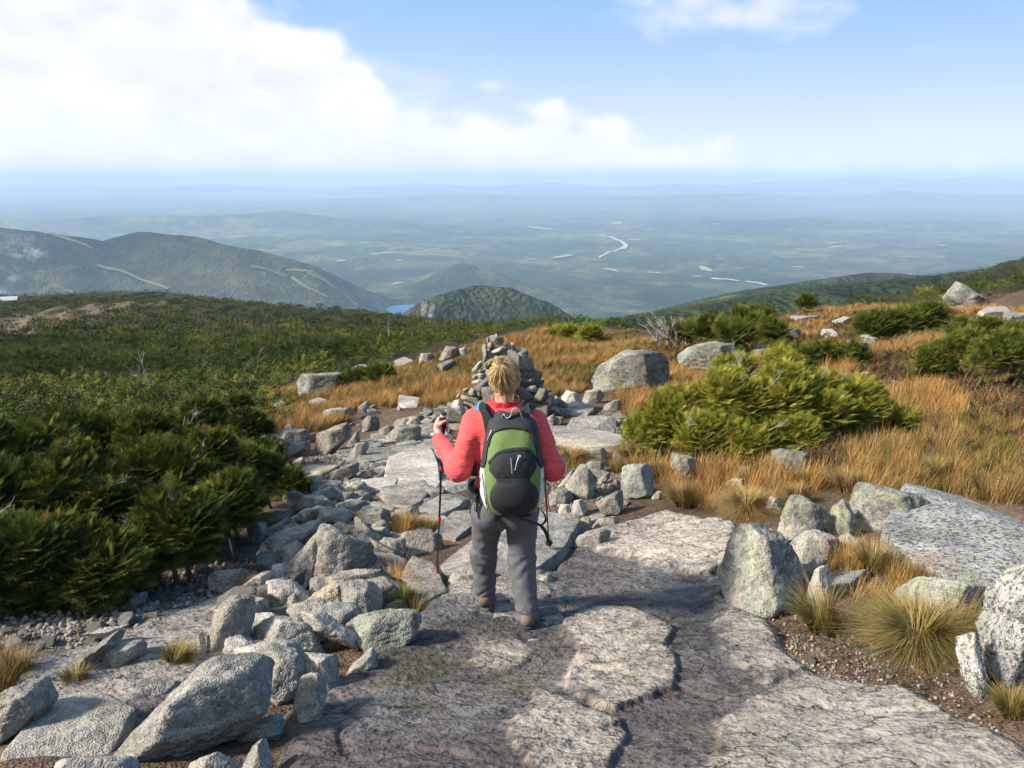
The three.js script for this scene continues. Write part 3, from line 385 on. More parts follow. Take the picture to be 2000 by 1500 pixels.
// Every rock: name, build (B boulder with a facing side, F lying slab), stone kind, half thickness or height, outline points in metres, facing, label
const ROCKS = [
['boulder','B','l',0.17,[-5.593,-2.487,-19.461,-5.415,-2.279,-19.559,-4.101,-2.289,-19.885,-4.079,-2.49,-19.839,-4.558,-2.683,-19.669,-5.074,-2.91,-19.481,-5.5,-2.816,-19.399],[0.235,0.245,0.941],"green-grey lichened boulder in golden grass at the edge of the left spruces"],
['rock','F','g',0.2,[-5.438,-3.661,-25.723,-5.875,-4.396,-29.293,-4.678,-3.552,-25.622,-3.867,-2.622,-21.036,-4.723,-3.06,-22.514],null,"flat grey rock just behind the lichened boulder in the left grass"],
['stone','F','g',0.08,[-5.729,-2.611,-17.955,-6.14,-3.072,-19.942,-5.259,-2.421,-17.565,-5.27,-2.423,-17.205,-5.438,-2.459,-17.263],null,"small flat stone in golden grass, leftmost before the dark spruce"],
['stone','F','g',0.08,[-4.515,-2.267,-16.816,-4.375,-2.254,-17.143,-3.883,-1.94,-16.023,-3.816,-1.898,-15.589,-4.09,-1.907,-15.472],null,"pale flat stone in golden grass below the lichened boulder"],
['stone','B','g',0.034,[-3.545,-1.815,-15.245,-3.409,-1.761,-15.291,-3.273,-1.79,-15.313,-3.29,-1.876,-15.284,-3.477,-1.893,-15.238],[0.209,0.269,0.94],"small oval stone in golden grass above the brown flat rock"],
['flat_rock','F','w',0.1,[-2.601,-1.665,-14.977,-1.977,-1.448,-14.41,-1.721,-1.449,-14.187,-1.622,-1.126,-12.352,-1.925,-1.154,-12.4,-2.086,-1.394,-13.775],null,"pale hooked slab in golden grass left of the cairn"],
['stone','B','g',0.039,[-2.249,-1.664,-15.134,-2.129,-1.498,-15.196,-2.077,-1.551,-15.189,-2.094,-1.67,-15.154,-2.215,-1.689,-15.132],[0.136,0.262,0.956],"small pointed stone standing in golden grass left of the cairn"],
['rock','B','g',0.079,[-3.292,-1.35,-13.116,-3.146,-1.3,-13.165,-2.704,-1.328,-13.258,-2.629,-1.481,-13.229,-3.056,-1.565,-13.106,-3.276,-1.521,-13.069],[0.214,0.282,0.935],"low brownish grey rock at the grass edge above the dark upright stone"],
['stone','B','g',0.048,[-2.774,-1.413,-13.582,-2.591,-1.301,-13.65,-2.559,-1.409,-13.625,-2.712,-1.485,-13.573],[0.184,0.274,0.944],"small pale triangular stone at the grass edge beside the brownish rock"],
['stone','B','g',0.068,[-2.265,-0.983,-11.35,-2.189,-0.911,-11.387,-2.008,-0.92,-11.418,-1.967,-1.05,-11.384,-2.057,-1.151,-11.336,-2.264,-1.178,-11.289],[0.176,0.295,0.939],"rounded square grey stone at the edge of golden grass, midway to the cairn"],
['stone','B','g',0.036,[-3.122,-1.223,-12.474,-3.053,-1.222,-12.491,-2.968,-1.401,-12.456,-2.995,-1.441,-12.437,-3.092,-1.398,-12.427],[0.227,0.289,0.93],"small dark upright stone against the brownish rock"],
['rock','B','g',0.07,[-1.881,-1.078,-11.467,-1.763,-0.972,-11.516,-1.524,-0.963,-11.551,-1.337,-0.936,-11.585,-1.257,-0.978,-11.583,-1.283,-1.042,-11.559,-1.655,-1.139,-11.479,-1.841,-1.149,-11.45],[0.129,0.294,0.947],"low grey rock behind the white stone left of the raised hand"],
['stone','B','w',0.054,[-1.605,-0.966,-10.967,-1.466,-0.804,-11.036,-1.339,-0.845,-11.039,-1.307,-0.977,-11.002,-1.414,-1.022,-10.974],[0.123,0.298,0.947],"bright white angular stone left of the raised hand"],
['stone','B','l',0.086,[-1.759,-0.859,-10.287,-1.558,-0.729,-10.359,-1.319,-0.727,-10.393,-1.241,-0.776,-10.388,-1.257,-0.94,-10.332,-1.364,-1.01,-10.294,-1.723,-0.948,-10.263],[0.133,0.309,0.942],"yellow-green lichened stone in front of the white angular stone"],
['stone','B','g',0.048,[-1.93,-0.928,-10.735,-1.783,-0.868,-10.78,-1.659,-0.91,-10.786,-1.683,-1.015,-10.748,-1.904,-1.052,-10.699],[0.157,0.306,0.939],"pinkish grey stone left of the yellow-green lichened stone"],
['rock','B','g',0.06,[-3.468,-0.998,-10.785,-3.399,-0.927,-10.828,-2.875,-0.983,-10.963,-2.837,-1.072,-10.944,-3.015,-1.219,-10.844,-3.419,-1.129,-10.756],[0.267,0.303,0.915],"flat-topped grey block capping the small rock heap beside the left spruce"],
['stone','B','l',0.062,[-3.747,-1.194,-10.512,-3.56,-0.97,-10.651,-3.4,-0.974,-10.704,-3.376,-1.029,-10.693,-3.544,-1.187,-10.582,-3.69,-1.236,-10.517],[0.302,0.309,0.902],"pale slanted stone leaning at the left end of the small rock heap"],
['stone','B','g',0.093,[-3.364,-0.803,-9.967,-3.214,-0.769,-10.027,-2.973,-0.87,-10.068,-2.966,-0.994,-10.027,-3.098,-1.135,-9.936,-3.338,-1.015,-9.902],[0.286,0.314,0.905],"grey stone under the cap block of the small rock heap"],
['flat_rock','B','g',0.067,[-2.988,-0.852,-9.875,-2.662,-0.814,-9.981,-2.677,-0.939,-9.933,-2.973,-1.041,-9.813],[0.26,0.318,0.912],"dark slab low on the right of the small rock heap"],
['stone','B','g',0.039,[-3.578,-1.2,-11.781,-3.424,-1.155,-11.841,-3.378,-1.292,-11.811,-3.55,-1.295,-11.759],[0.271,0.294,0.917],"small brown stone on top of the small rock heap"],
['stone','F','g',0.05,[-2.81,-0.908,-9.384,-2.717,-0.917,-9.619,-2.645,-0.888,-9.429,-2.634,-0.847,-9.086,-2.781,-0.895,-9.243],null,"small grey flake on bare dirt below the small rock heap"],
['rock','B','g',0.121,[-2.605,-0.73,-9.962,-2.383,-0.645,-10.043,-2.203,-0.601,-10.1,-2.134,-0.707,-10.081,-2.155,-0.799,-10.045,-2.333,-0.949,-9.953,-2.488,-1.064,-9.878,-2.646,-0.926,-9.887],[0.219,0.309,0.925],"broad grey rock rising from dirt right of the small rock heap"],
['stone','B','g',0.04,[-2.295,-1.008,-10.228,-2.142,-0.805,-10.329,-2.083,-0.831,-10.332,-2.092,-1.016,-10.268,-2.243,-1.068,-10.218],[0.196,0.315,0.929],"dark-sided pointed stone in the dirt above the lichened path slab"],
['stone','B','g',0.055,[-2.058,-0.839,-9.26,-1.956,-0.65,-9.348,-1.796,-0.629,-9.389,-1.763,-0.7,-9.371,-1.899,-0.87,-9.282,-2.036,-0.892,-9.246],[0.19,0.328,0.925],"slanted grey stone wedged beside the lichened path slab"],
['flat_rock','F','l',0.07,[-1.913,-0.791,-9.196,-1.917,-0.865,-9.709,-1.663,-0.894,-10.123,-1.456,-0.903,-10.219,-1.288,-0.913,-10.112,-1.311,-0.875,-9.771,-1.51,-0.761,-9.143,-1.795,-0.712,-8.849],null,"long pale green lichened slab at the upper left of the path"],
['stone','B','g',0.042,[-2.183,-0.732,-8.143,-2.074,-0.617,-8.212,-1.7,-0.517,-8.335,-1.661,-0.542,-8.334,-1.697,-0.631,-8.292,-1.939,-0.764,-8.186],[0.208,0.351,0.913],"long low edge stone left of the large flat path slab"],
['rock','F','o',0.04,[-2.628,-0.827,-8.79,-2.431,-0.805,-9.018,-2.075,-0.773,-8.932,-2.013,-0.754,-8.827,-2.187,-0.754,-8.497,-2.519,-0.806,-8.604],null,"pinkish flat rock at the tip of the left spruce branch"],
['stone','B','g',0.03,[-2.279,-0.736,-8.517,-1.942,-0.643,-8.635,-1.97,-0.693,-8.609,-2.248,-0.806,-8.497],[0.224,0.347,0.911],"thin split stone on the right rim of the pinkish flat rock"],
['flat_rock','F','w',0.08,[-1.419,-0.618,-8.137,-1.532,-0.752,-9.152,-1.19,-0.889,-10.006,-0.986,-0.785,-9.484,-0.898,-0.732,-9.097,-0.834,-0.68,-8.514,-0.69,-0.512,-7.732,-0.872,-0.479,-7.514,-1.388,-0.595,-8.006],null,"largest flat path slab, left of the hiker's bent arm"],
['flat_rock','F','g',0.06,[-1.251,-0.916,-10.076,-1.083,-0.923,-10.265,-1.02,-0.877,-9.96,-0.98,-0.807,-9.553,-1.138,-0.872,-9.849],null,"narrow slab above the largest flat path slab"],
['stone','B','g',0.033,[-1.751,-0.677,-8.305,-1.646,-0.616,-8.349,-1.521,-0.633,-8.367,-1.529,-0.692,-8.343,-1.73,-0.736,-8.286],[0.18,0.355,0.918],"small pale stone left of the largest flat path slab"],
['flat_rock','F','w',0.06,[-1.648,-0.644,-8.018,-1.273,-0.621,-8.12,-1.224,-0.599,-7.966,-1.277,-0.492,-7.281,-1.417,-0.513,-7.332,-1.591,-0.602,-7.813],null,"pale tapered path slab ending at the brown block of the rock wall"],
['flat_rock','F','g',0.07,[-1.355,-0.531,-7.506,-1.356,-0.554,-7.661,-0.93,-0.582,-7.936,-0.836,-0.466,-7.4,-0.871,-0.434,-6.995,-0.955,-0.417,-6.801,-1.196,-0.421,-6.984],null,"rounded path slab below the largest one, left of the pole"],
['flat_rock','F','g',0.04,[-1.261,-0.599,-7.854,-1.009,-0.647,-8.146,-0.97,-0.628,-8.035,-1.238,-0.585,-7.754],null,"thin slab strip between the two largest path slabs"],
['flat_rock','F','g',0.08,[-0.93,-0.413,-6.777,-0.713,-0.456,-7.221,-0.493,-0.474,-7.285,-0.429,-0.459,-7.149,-0.482,-0.424,-6.87,-0.8,-0.368,-6.435],null,"long path slab crossed by the left pole"],
['stone','B','l',0.051,[-1.09,-0.409,-6.595,-1.044,-0.347,-6.629,-0.871,-0.331,-6.661,-0.823,-0.366,-6.653,-0.797,-0.471,-6.609,-0.931,-0.485,-6.584,-1.072,-0.463,-6.573],[0.13,0.404,0.905],"lichened square stone in dry grass left of the pole"],
['flat_rock','F','g',0.06,[-1.426,-0.428,-6.876,-1.265,-0.473,-7.205,-1.087,-0.419,-6.862,-1.097,-0.411,-6.73,-1.352,-0.401,-6.727],null,"small low slab below the rounded path slab"],
['flat_rock','F','g',0.07,[-0.655,-0.298,-6.057,-0.544,-0.418,-6.766,-0.401,-0.433,-6.892,-0.328,-0.396,-6.643,-0.336,-0.313,-6.218,-0.45,-0.249,-5.861],null,"pale slab left of the hiker's hip behind the pole"],
['stone','B','g',0.033,[-0.986,-0.165,-5.684,-0.925,-0.134,-5.706,-0.733,-0.137,-5.728,-0.511,-0.172,-5.738,-0.378,-0.253,-5.715,-0.454,-0.316,-5.675,-0.591,-0.315,-5.658,-0.961,-0.279,-5.631],[0.109,0.434,0.894],"long rounded kerb stone left of the pole above the bare dirt"],
['flat_rock','F','g',0.07,[-0.698,-0.482,-7.511,-0.603,-0.582,-8.039,-0.501,-0.592,-8.112,-0.445,-0.523,-7.748,-0.479,-0.493,-7.45,-0.621,-0.477,-7.367],null,"slab behind the hiker's left forearm"],
['flat_rock','F','g',0.16,[-0.593,-0.098,-5.176,-0.425,-0.123,-5.423,-0.347,-0.137,-5.582,-0.151,-0.174,-5.975,0.165,-0.2,-6.221,0.61,-0.16,-5.98,0.608,-0.117,-5.709,0.384,-0.083,-5.342,0.252,-0.03,-4.902,0.172,-0.022,-4.845,-0.101,-0.039,-4.918,-0.544,-0.079,-5.01],null,"long step slab across the path right behind the hiker's knees"],
['rock','B','g',0.034,[-0.49,-0.121,-4.843,-0.464,-0.048,-4.885,-0.267,-0.04,-4.9,-0.041,-0.059,-4.901,0.015,-0.097,-4.884,-0.069,-0.18,-4.834,-0.322,-0.15,-4.836,-0.461,-0.183,-4.811],[0.047,0.479,0.877],"low pinkish rock under the step slab between the boots and pole"],
['stone','B','g',0.035,[0.145,-0.15,-4.813,0.167,-0.064,-4.859,0.251,-0.039,-4.869,0.302,-0.082,-4.843,0.25,-0.159,-4.803],[-0.04,0.479,0.877],"grey stone right of the hiker's right shin"],
['flat_rock','F','g',0.12,[-0.735,-0.038,-4.636,-0.768,-0.104,-5.004,-0.744,-0.15,-5.338,-0.558,-0.127,-5.16,-0.476,-0.083,-4.858,-0.403,-0.025,-4.6,-0.574,-0,-4.479,-0.72,-0.024,-4.574],null,"triangular slab at the tip of the left pole"],
['stone','F','g',0.06,[-0.113,-0.002,-4.201,-0.104,-0.074,-4.665,0.172,-0.079,-4.723,0.291,-0.015,-4.409,0.323,0.027,-4.174,0.292,0.047,-4.039,0.145,0.059,-3.923,0.039,0.038,-4.024],null,"stone step under the hiker's right boot"],
['stone','F','g',0.05,[-0.127,0.015,-4.075,0.05,0.006,-4.155,0.07,0.044,-3.956,-0.057,0.065,-3.812,-0.119,0.036,-3.969],null,"cracked stone piece just in front of the right boot's heel"],
['stone','F','g',0.05,[-0.191,0.054,-3.863,-0.175,0.022,-4.038,-0.098,0.021,-4.049,-0.062,0.058,-3.847,-0.173,0.077,-3.744],null,"small pale stone chip left of the cracked piece"],
['stone','F','g',0.05,[0.041,0.061,-3.842,0.1,0.05,-3.917,0.271,0.054,-3.931,0.281,0.061,-3.882,0.201,0.071,-3.789,0.066,0.072,-3.77],null,"flat sliver of stone lying below the right boot"],
['stone','B','g',0.043,[-2.307,-0.489,-7.307,-2.2,-0.464,-7.35,-2.038,-0.496,-7.385,-2.075,-0.592,-7.333,-2.193,-0.622,-7.285,-2.282,-0.57,-7.281],[0.265,0.374,0.889],"dark stone under the spruce tip at the top of the rock wall"],
['stone','B','g',0.081,[-2.025,-0.418,-7.038,-1.921,-0.372,-7.084,-1.772,-0.337,-7.138,-1.692,-0.351,-7.152,-1.643,-0.435,-7.13,-1.688,-0.477,-7.101,-1.915,-0.526,-7.021,-1.999,-0.566,-6.982],[0.232,0.377,0.897],"rough grey stone high on the rock wall, lit on its left side"],
['stone','B','g',0.028,[-2.055,-0.688,-7.991,-2.001,-0.627,-8.029,-1.943,-0.663,-8.029,-1.905,-0.726,-8.013,-2.022,-0.729,-7.983],[0.224,0.365,0.904],"small dark peaked stone topping the far end of the rock wall"],
['stone','B','g',0.04,[-1.685,-0.401,-7.146,-1.539,-0.401,-7.178,-1.511,-0.476,-7.153,-1.578,-0.559,-7.103,-1.667,-0.51,-7.103],[0.202,0.381,0.902],"dark blocky stone right of the rough grey wall stone"],
['rock','B','g',0.048,[-1.758,-0.473,-7.468,-1.513,-0.432,-7.536,-1.425,-0.548,-7.506,-1.462,-0.618,-7.47,-1.601,-0.603,-7.447,-1.618,-0.527,-7.475],[0.19,0.373,0.908],"brown block with a dark right side at the path edge of the wall"],
['stone','B','g',0.031,[-1.499,-0.405,-6.963,-1.4,-0.369,-6.999,-1.374,-0.414,-6.985,-1.453,-0.511,-6.927,-1.504,-0.494,-6.924],[0.188,0.387,0.903],"small grey wedge stone below the brown block"],
['stone','B','w',0.016,[-1.835,-0.499,-7.043,-1.7,-0.449,-7.098,-1.66,-0.476,-7.096,-1.697,-0.531,-7.063,-1.797,-0.538,-7.035],[0.22,0.386,0.896],"thin pale sliver stone lying across the rock wall"],
['rock','B','l',0.045,[-1.943,-0.413,-6.614,-1.778,-0.339,-6.69,-1.573,-0.378,-6.726,-1.544,-0.417,-6.716,-1.638,-0.443,-6.68,-1.772,-0.49,-6.624,-1.92,-0.488,-6.587],[0.232,0.396,0.888],"light lichened rock in the middle of the rock wall"],
['stone','B','l',0.044,[-1.642,-0.352,-6.636,-1.521,-0.304,-6.685,-1.465,-0.321,-6.69,-1.446,-0.39,-6.664,-1.474,-0.471,-6.622,-1.557,-0.438,-6.617],[0.204,0.394,0.896],"mossy green stone beside the light lichened wall rock"],
['boulder','B','l',0.09,[-1.411,-0.244,-6.339,-1.154,-0.225,-6.396,-1.073,-0.267,-6.392,-1.019,-0.41,-6.337,-1.04,-0.469,-6.306,-1.213,-0.445,-6.285,-1.389,-0.313,-6.312],[0.168,0.408,0.898],"rounded dark green boulder at the path side of the wall"],
['stone','B','g',0.032,[-2.276,-0.411,-6.714,-2.003,-0.403,-6.804,-1.978,-0.45,-6.791,-2.118,-0.514,-6.718,-2.25,-0.518,-6.674],[0.277,0.391,0.878],"long stone lying under the edge of the left spruce"],
['stone','B','g',0.055,[-2.081,-0.288,-6.054,-1.94,-0.229,-6.127,-1.881,-0.201,-6.159,-1.864,-0.24,-6.146,-1.934,-0.336,-6.079,-2.04,-0.382,-6.024],[0.28,0.403,0.871],"wedge-shaped stone below the long one under the left spruce"],
['stone','B','g',0.031,[-2.037,-0.42,-6.544,-1.934,-0.38,-6.593,-1.878,-0.399,-6.601,-1.917,-0.481,-6.552,-2.008,-0.484,-6.524],[0.262,0.399,0.879],"small stone between the wedge-shaped one and the lichened wall rock"],
['rock','B','g',0.044,[-2.169,-0.15,-5.883,-2.009,-0.149,-5.94,-1.992,-0.242,-5.902,-2.021,-0.334,-5.848,-2.125,-0.309,-5.823],[0.302,0.407,0.862],"dark rock deep under the left spruce, beside the long boulder"],
['boulder','B','g',0.13,[-1.892,-0.139,-5.29,-1.865,-0.058,-5.337,-1.751,0.011,-5.404,-1.436,0.071,-5.525,-1.32,0.095,-5.571,-1.294,0.063,-5.564,-1.323,0.021,-5.535,-1.538,-0.107,-5.41,-1.723,-0.282,-5.272,-1.844,-0.226,-5.263],[0.258,0.417,0.871],"long slanting boulder leaning up the left side of the rock wall"],
['flat_rock','B','g',0.063,[-1.565,0.014,-4.885,-1.423,0.136,-4.988,-1.335,0.202,-5.047,-1.295,0.241,-5.079,-1.309,0.085,-4.995,-1.332,-0.044,-4.923,-1.434,-0.215,-4.806,-1.517,-0.195,-4.792,-1.547,-0.037,-4.864],[0.248,0.441,0.863],"light-edged slab standing on the left of the tent-shaped boulder"],
['boulder','B','g',0.137,[-1.476,-0.23,-4.832,-1.463,-0.015,-4.944,-1.403,0.098,-5.015,-1.338,0.238,-5.102,-1.293,0.212,-5.1,-1.113,0.138,-5.105,-0.929,0.053,-5.106,-0.881,-0.021,-5.08,-0.854,-0.177,-5.007,-1.077,-0.183,-4.951,-1.346,-0.193,-4.882],[0.209,0.442,0.872],"large dark tent-shaped boulder in the middle of the rock wall"],
['stone','B','g',0.057,[-1.383,-0.123,-5.031,-1.348,-0.035,-5.085,-1.256,0.021,-5.137,-1.222,0.01,-5.14,-1.067,-0.131,-5.104,-1.052,-0.189,-5.077,-1.202,-0.197,-5.036,-1.359,-0.217,-4.987],[0.211,0.452,0.867],"smaller three-cornered stone leaning on the tent-shaped boulder"],
['flat_rock','B','g',0.067,[-1.264,-0.075,-5.767,-1.238,-0.025,-5.796,-1.205,-0.035,-5.797,-1.082,-0.161,-5.762,-0.893,-0.313,-5.725,-0.886,-0.358,-5.706,-0.968,-0.335,-5.701,-1.141,-0.217,-5.724,-1.251,-0.154,-5.732],[0.171,0.422,0.89],"narrow tilted slab with a pale rim behind the tent-shaped boulder"],
['flat_rock','B','g',0.059,[-1.188,-0.006,-5.393,-1.085,-0.028,-5.401,-0.876,-0.13,-5.387,-0.802,-0.213,-5.359,-0.825,-0.296,-5.314,-0.964,-0.204,-5.335,-1.037,-0.093,-5.377],[0.159,0.441,0.883],"mossy dark slab sloping down right of the tent-shaped boulder"],
['stone','B','g',0.028,[-0.917,-0.09,-5.012,-0.843,-0.072,-5.034,-0.796,-0.115,-5.019,-0.806,-0.196,-4.974,-0.891,-0.208,-4.953],[0.148,0.467,0.872],"small stone at the right end of the long flat wall stone"],
['stone','B','g',0.067,[-1.428,-0.045,-4.535,-1.27,0.034,-4.613,-1.127,0.077,-4.669,-0.969,0.076,-4.703,-0.738,0.042,-4.736,-0.714,-0.011,-4.712,-0.794,-0.059,-4.668,-0.832,-0.093,-4.641,-1.404,-0.111,-4.504],[0.191,0.473,0.86],"long flat-topped pale stone across the wall above the orange rock"],
['rock','B','o',0.087,[-1.324,-0.024,-4.24,-1.293,0.042,-4.286,-1.225,0.091,-4.332,-1.084,0.156,-4.406,-0.954,0.15,-4.436,-0.922,0.082,-4.404,-1.005,-0.072,-4.294,-1.068,-0.081,-4.273,-1.125,-0.05,-4.276],[0.217,0.489,0.845],"orange-stained rock tucked under the long flat wall stone"],
['boulder','B','n',0.107,[-1.074,0.123,-4.338,-1.054,0.165,-4.367,-0.924,0.166,-4.395,-0.858,0.148,-4.399,-0.797,0.085,-4.376,-0.782,-0.032,-4.312,-0.827,-0.083,-4.272,-0.919,-0.086,-4.251,-1.016,-0.065,-4.242,-1.05,0.032,-4.291],[0.183,0.491,0.852],"rounded brown boulder resting against the orange-stained rock"],
['stone','B','g',0.023,[-1.384,0.058,-4.358,-1.323,0.086,-4.393,-1.318,0.044,-4.37,-1.288,0.005,-4.357,-1.348,-0.052,-4.306,-1.379,0.017,-4.336],[0.257,0.484,0.836],"small dark stone left of the orange-stained rock"],
['flat_rock','B','w',0.034,[-1.64,-0.136,-4.739,-1.62,0.035,-4.839,-1.532,0.028,-4.864,-1.504,-0.064,-4.823,-1.472,-0.123,-4.801,-1.626,-0.138,-4.743],[0.275,0.459,0.845],"pale upright slab below the long slanting boulder"],
['stone','B','g',0.034,[-1.578,-0.039,-4.406,-1.496,0.053,-4.486,-1.34,0.044,-4.531,-1.372,0.015,-4.504,-1.413,-0.067,-4.444,-1.539,-0.069,-4.401],[0.273,0.478,0.835],"grey wedge stone pointing left beneath the pale upright slab"],
['stone','B','g',0.048,[-2.004,0.023,-4.659,-1.985,0.059,-4.687,-1.756,0.044,-4.77,-1.723,0.005,-4.762,-1.801,-0.08,-4.685,-1.871,-0.112,-4.639,-1.974,-0.059,-4.627],[0.331,0.452,0.828],"smooth oval stone on the rubble left of the wall"],
['stone','B','w',0.044,[-1.818,-0.096,-4.559,-1.771,-0.014,-4.622,-1.629,0.057,-4.712,-1.571,0.048,-4.728,-1.577,0.005,-4.702,-1.628,-0.083,-4.635,-1.735,-0.109,-4.582],[0.301,0.461,0.835],"pale tilted stone behind dry grass right of the smooth oval stone"],
['stone','B','g',0.018,[-0.835,-0.046,-4.415,-0.711,-0.01,-4.457,-0.673,-0.013,-4.461,-0.639,-0.075,-4.43,-0.669,-0.089,-4.417,-0.824,-0.07,-4.403],[0.14,0.501,0.854],"low dark stone right of the rounded brown boulder"],
['boulder','B','l',0.087,[-0.968,0.197,-3.858,-0.736,0.239,-3.926,-0.521,0.219,-3.951,-0.501,0.192,-3.938,-0.516,0.112,-3.885,-0.606,0.021,-3.813,-0.756,0.006,-3.777,-0.86,0.083,-3.807],[0.148,0.522,0.84],"heavy flat-topped boulder with a mossy right corner and black side"],
['standing_stone','B','g',0.069,[-1.595,0.102,-3.553,-1.597,0.247,-3.641,-1.57,0.356,-3.719,-1.491,0.404,-3.78,-1.378,0.384,-3.813,-1.368,0.335,-3.787,-1.389,0.056,-3.607],[0.323,0.495,0.806],"upright standing stone, left face bright and right face dark"],
['rock','B','l',0.022,[-1.574,0.075,-4.179,-1.335,0.062,-4.253,-1.304,0.025,-4.241,-1.371,-0.014,-4.195,-1.559,0.007,-4.143],[0.28,0.493,0.824],"low greenish rock right of the standing stone"],
['boulder','B','g',0.078,[-1.423,0.274,-3.737,-1.25,0.277,-3.793,-1.139,0.251,-3.813,-1.088,0.225,-3.813,-1.057,0.171,-3.788,-0.979,0.032,-3.725,-1.123,0.071,-3.703,-1.231,0.073,-3.671,-1.431,0.11,-3.63],[0.26,0.518,0.815],"broad grey boulder just right of the standing stone"],
['boulder','B','w',0.089,[-1.265,0.28,-3.771,-1.22,0.299,-3.795,-1.019,0.276,-3.834,-0.983,0.251,-3.828,-0.832,0.157,-3.809,-0.793,0.086,-3.775,-0.84,0.037,-3.732,-0.984,0.035,-3.692,-1.092,0.198,-3.766],[0.22,0.517,0.827],"white-topped rounded boulder between the broad grey and the mossy flat-topped ones"],
['standing_stone','B','g',0.022,[-1.636,0.249,-3.567,-1.597,0.304,-3.621,-1.571,0.241,-3.591,-1.564,0.145,-3.531,-1.606,0.132,-3.504],[0.351,0.512,0.784],"stone wedged behind the base of the standing stone, on its left"],
['boulder','B','g',0.125,[-1.674,0.342,-2.537,-1.604,0.403,-2.615,-1.326,0.572,-2.87,-1.282,0.607,-2.917,-1.152,0.595,-2.968,-0.977,0.545,-3.009,-0.947,0.5,-2.989,-1.019,0.393,-2.875,-1.023,0.358,-2.846,-1.158,0.297,-2.739,-1.289,0.299,-2.681,-1.428,0.278,-2.601,-1.588,0.323,-2.561],[0.343,0.567,0.749],"huge slanting boulder at lower left, top lit and front black"],
['boulder','B','g',0.105,[-1.288,0.356,-3.286,-1.16,0.394,-3.355,-1.042,0.354,-3.367,-0.99,0.276,-3.329,-0.988,0.161,-3.25,-1.058,0.121,-3.2,-1.132,0.151,-3.195],[0.264,0.55,0.792],"rounded boulder at the right shoulder of the huge slanting one"],
['boulder','B','g',0.065,[-1.042,0.272,-3.329,-1.016,0.326,-3.374,-0.852,0.296,-3.4,-0.814,0.137,-3.299,-0.878,0.111,-3.263,-0.955,0.143,-3.264],[0.223,0.559,0.799],"dark rough boulder below the white-topped rounded one"],
['stone','B','g',0.046,[-0.949,0.418,-3.08,-0.859,0.406,-3.097,-0.82,0.337,-3.058,-0.841,0.23,-2.973,-0.913,0.187,-2.92,-0.964,0.299,-2.988],[0.231,0.578,0.783],"stone at the foot of the dark rough boulder"],
['stone','B','g',0.043,[-1.228,0.297,-2.779,-1.059,0.34,-2.876,-0.978,0.344,-2.909,-0.958,0.308,-2.888,-0.984,0.256,-2.837,-1.162,0.264,-2.777],[0.281,0.594,0.754],"dark tongue-shaped stone sticking out under the huge slanting boulder"],
['stone','B','g',0.063,[-0.861,0.099,-3.459,-0.809,0.168,-3.517,-0.721,0.225,-3.574,-0.681,0.193,-3.561,-0.688,0.123,-3.512,-0.767,0.076,-3.463],[0.175,0.555,0.813],"round dark stone lying on the slab below the mossy flat-topped boulder"],
['rock','B','w',0.026,[-1.831,0.546,-2.333,-1.752,0.544,-2.382,-1.442,0.46,-2.505,-1.338,0.419,-2.536,-1.288,0.382,-2.536,-1.274,0.332,-2.501,-1.821,0.505,-2.305],[0.433,0.586,0.685],"pale ridge of rock cut by the bottom edge of the picture"],
['stone','B','n',0.028,[-1.271,0.439,-2.46,-1.115,0.45,-2.539,-1.001,0.382,-2.532,-0.991,0.335,-2.497,-1.254,0.395,-2.429],[0.324,0.617,0.717],"tan stone at the bottom edge right of the pale ridge"],
['stone','B','g',0.035,[-1.029,0.399,-2.508,-0.99,0.453,-2.569,-0.945,0.47,-2.601,-0.904,0.375,-2.536,-0.893,0.324,-2.497,-1.02,0.349,-2.469],[0.279,0.622,0.732],"dark stone at the bottom edge beside the big slab"],
['rock','B','g',0.104,[-2.154,0.501,-2.781,-2.116,0.509,-2.815,-1.966,0.513,-2.927,-1.912,0.424,-2.899,-1.96,0.379,-2.83,-2.076,0.322,-2.702,-2.116,0.326,-2.676],[0.503,0.521,0.69],"square-cut grey block at the left edge of the picture"],
['flat_rock','F','g',0.08,[-1.94,0.475,-2.535,-2.03,0.333,-3.042,-1.982,0.306,-3.145,-1.89,0.316,-3.084,-1.629,0.291,-3.17,-1.511,0.277,-3.222,-1.578,0.406,-2.688,-1.561,0.464,-2.484,-1.725,0.49,-2.424,-1.823,0.509,-2.369],null,"broad weathered slab between the left block and the huge slanting boulder"],
['stone','B','g',0.081,[-2.169,0.227,-3.267,-2.153,0.285,-3.315,-1.949,0.383,-3.504,-1.908,0.363,-3.515,-1.892,0.32,-3.496,-1.987,0.279,-3.411,-2.055,0.212,-3.325,-2.154,0.188,-3.25],[0.447,0.497,0.744],"long smooth stone slanting up beside the left tussocks"],
['stone','B','g',0.063,[-2.29,0.211,-3.46,-2.197,0.317,-3.581,-2.12,0.308,-3.619,-2.007,0.318,-3.692,-1.933,0.289,-3.716,-1.936,0.238,-3.682,-1.985,0.231,-3.649,-2.057,0.262,-3.627,-2.254,0.155,-3.445],[0.439,0.481,0.759],"long dark stone behind the smooth slanting one"],
['rock','B','g',0.062,[-2.036,0.203,-3.334,-1.993,0.33,-3.443,-1.861,0.315,-3.507,-1.827,0.288,-3.508,-1.831,0.25,-3.481,-1.918,0.199,-3.398,-2.005,0.177,-3.334],[0.423,0.503,0.754],"pale block right of the smooth slanting stone"],
['stone','B','g',0.024,[-1.97,0.249,-3.191,-1.951,0.287,-3.229,-1.854,0.273,-3.276,-1.821,0.243,-3.273,-1.833,0.202,-3.237],[0.429,0.522,0.737],"small domed stone in front of the pale block"],
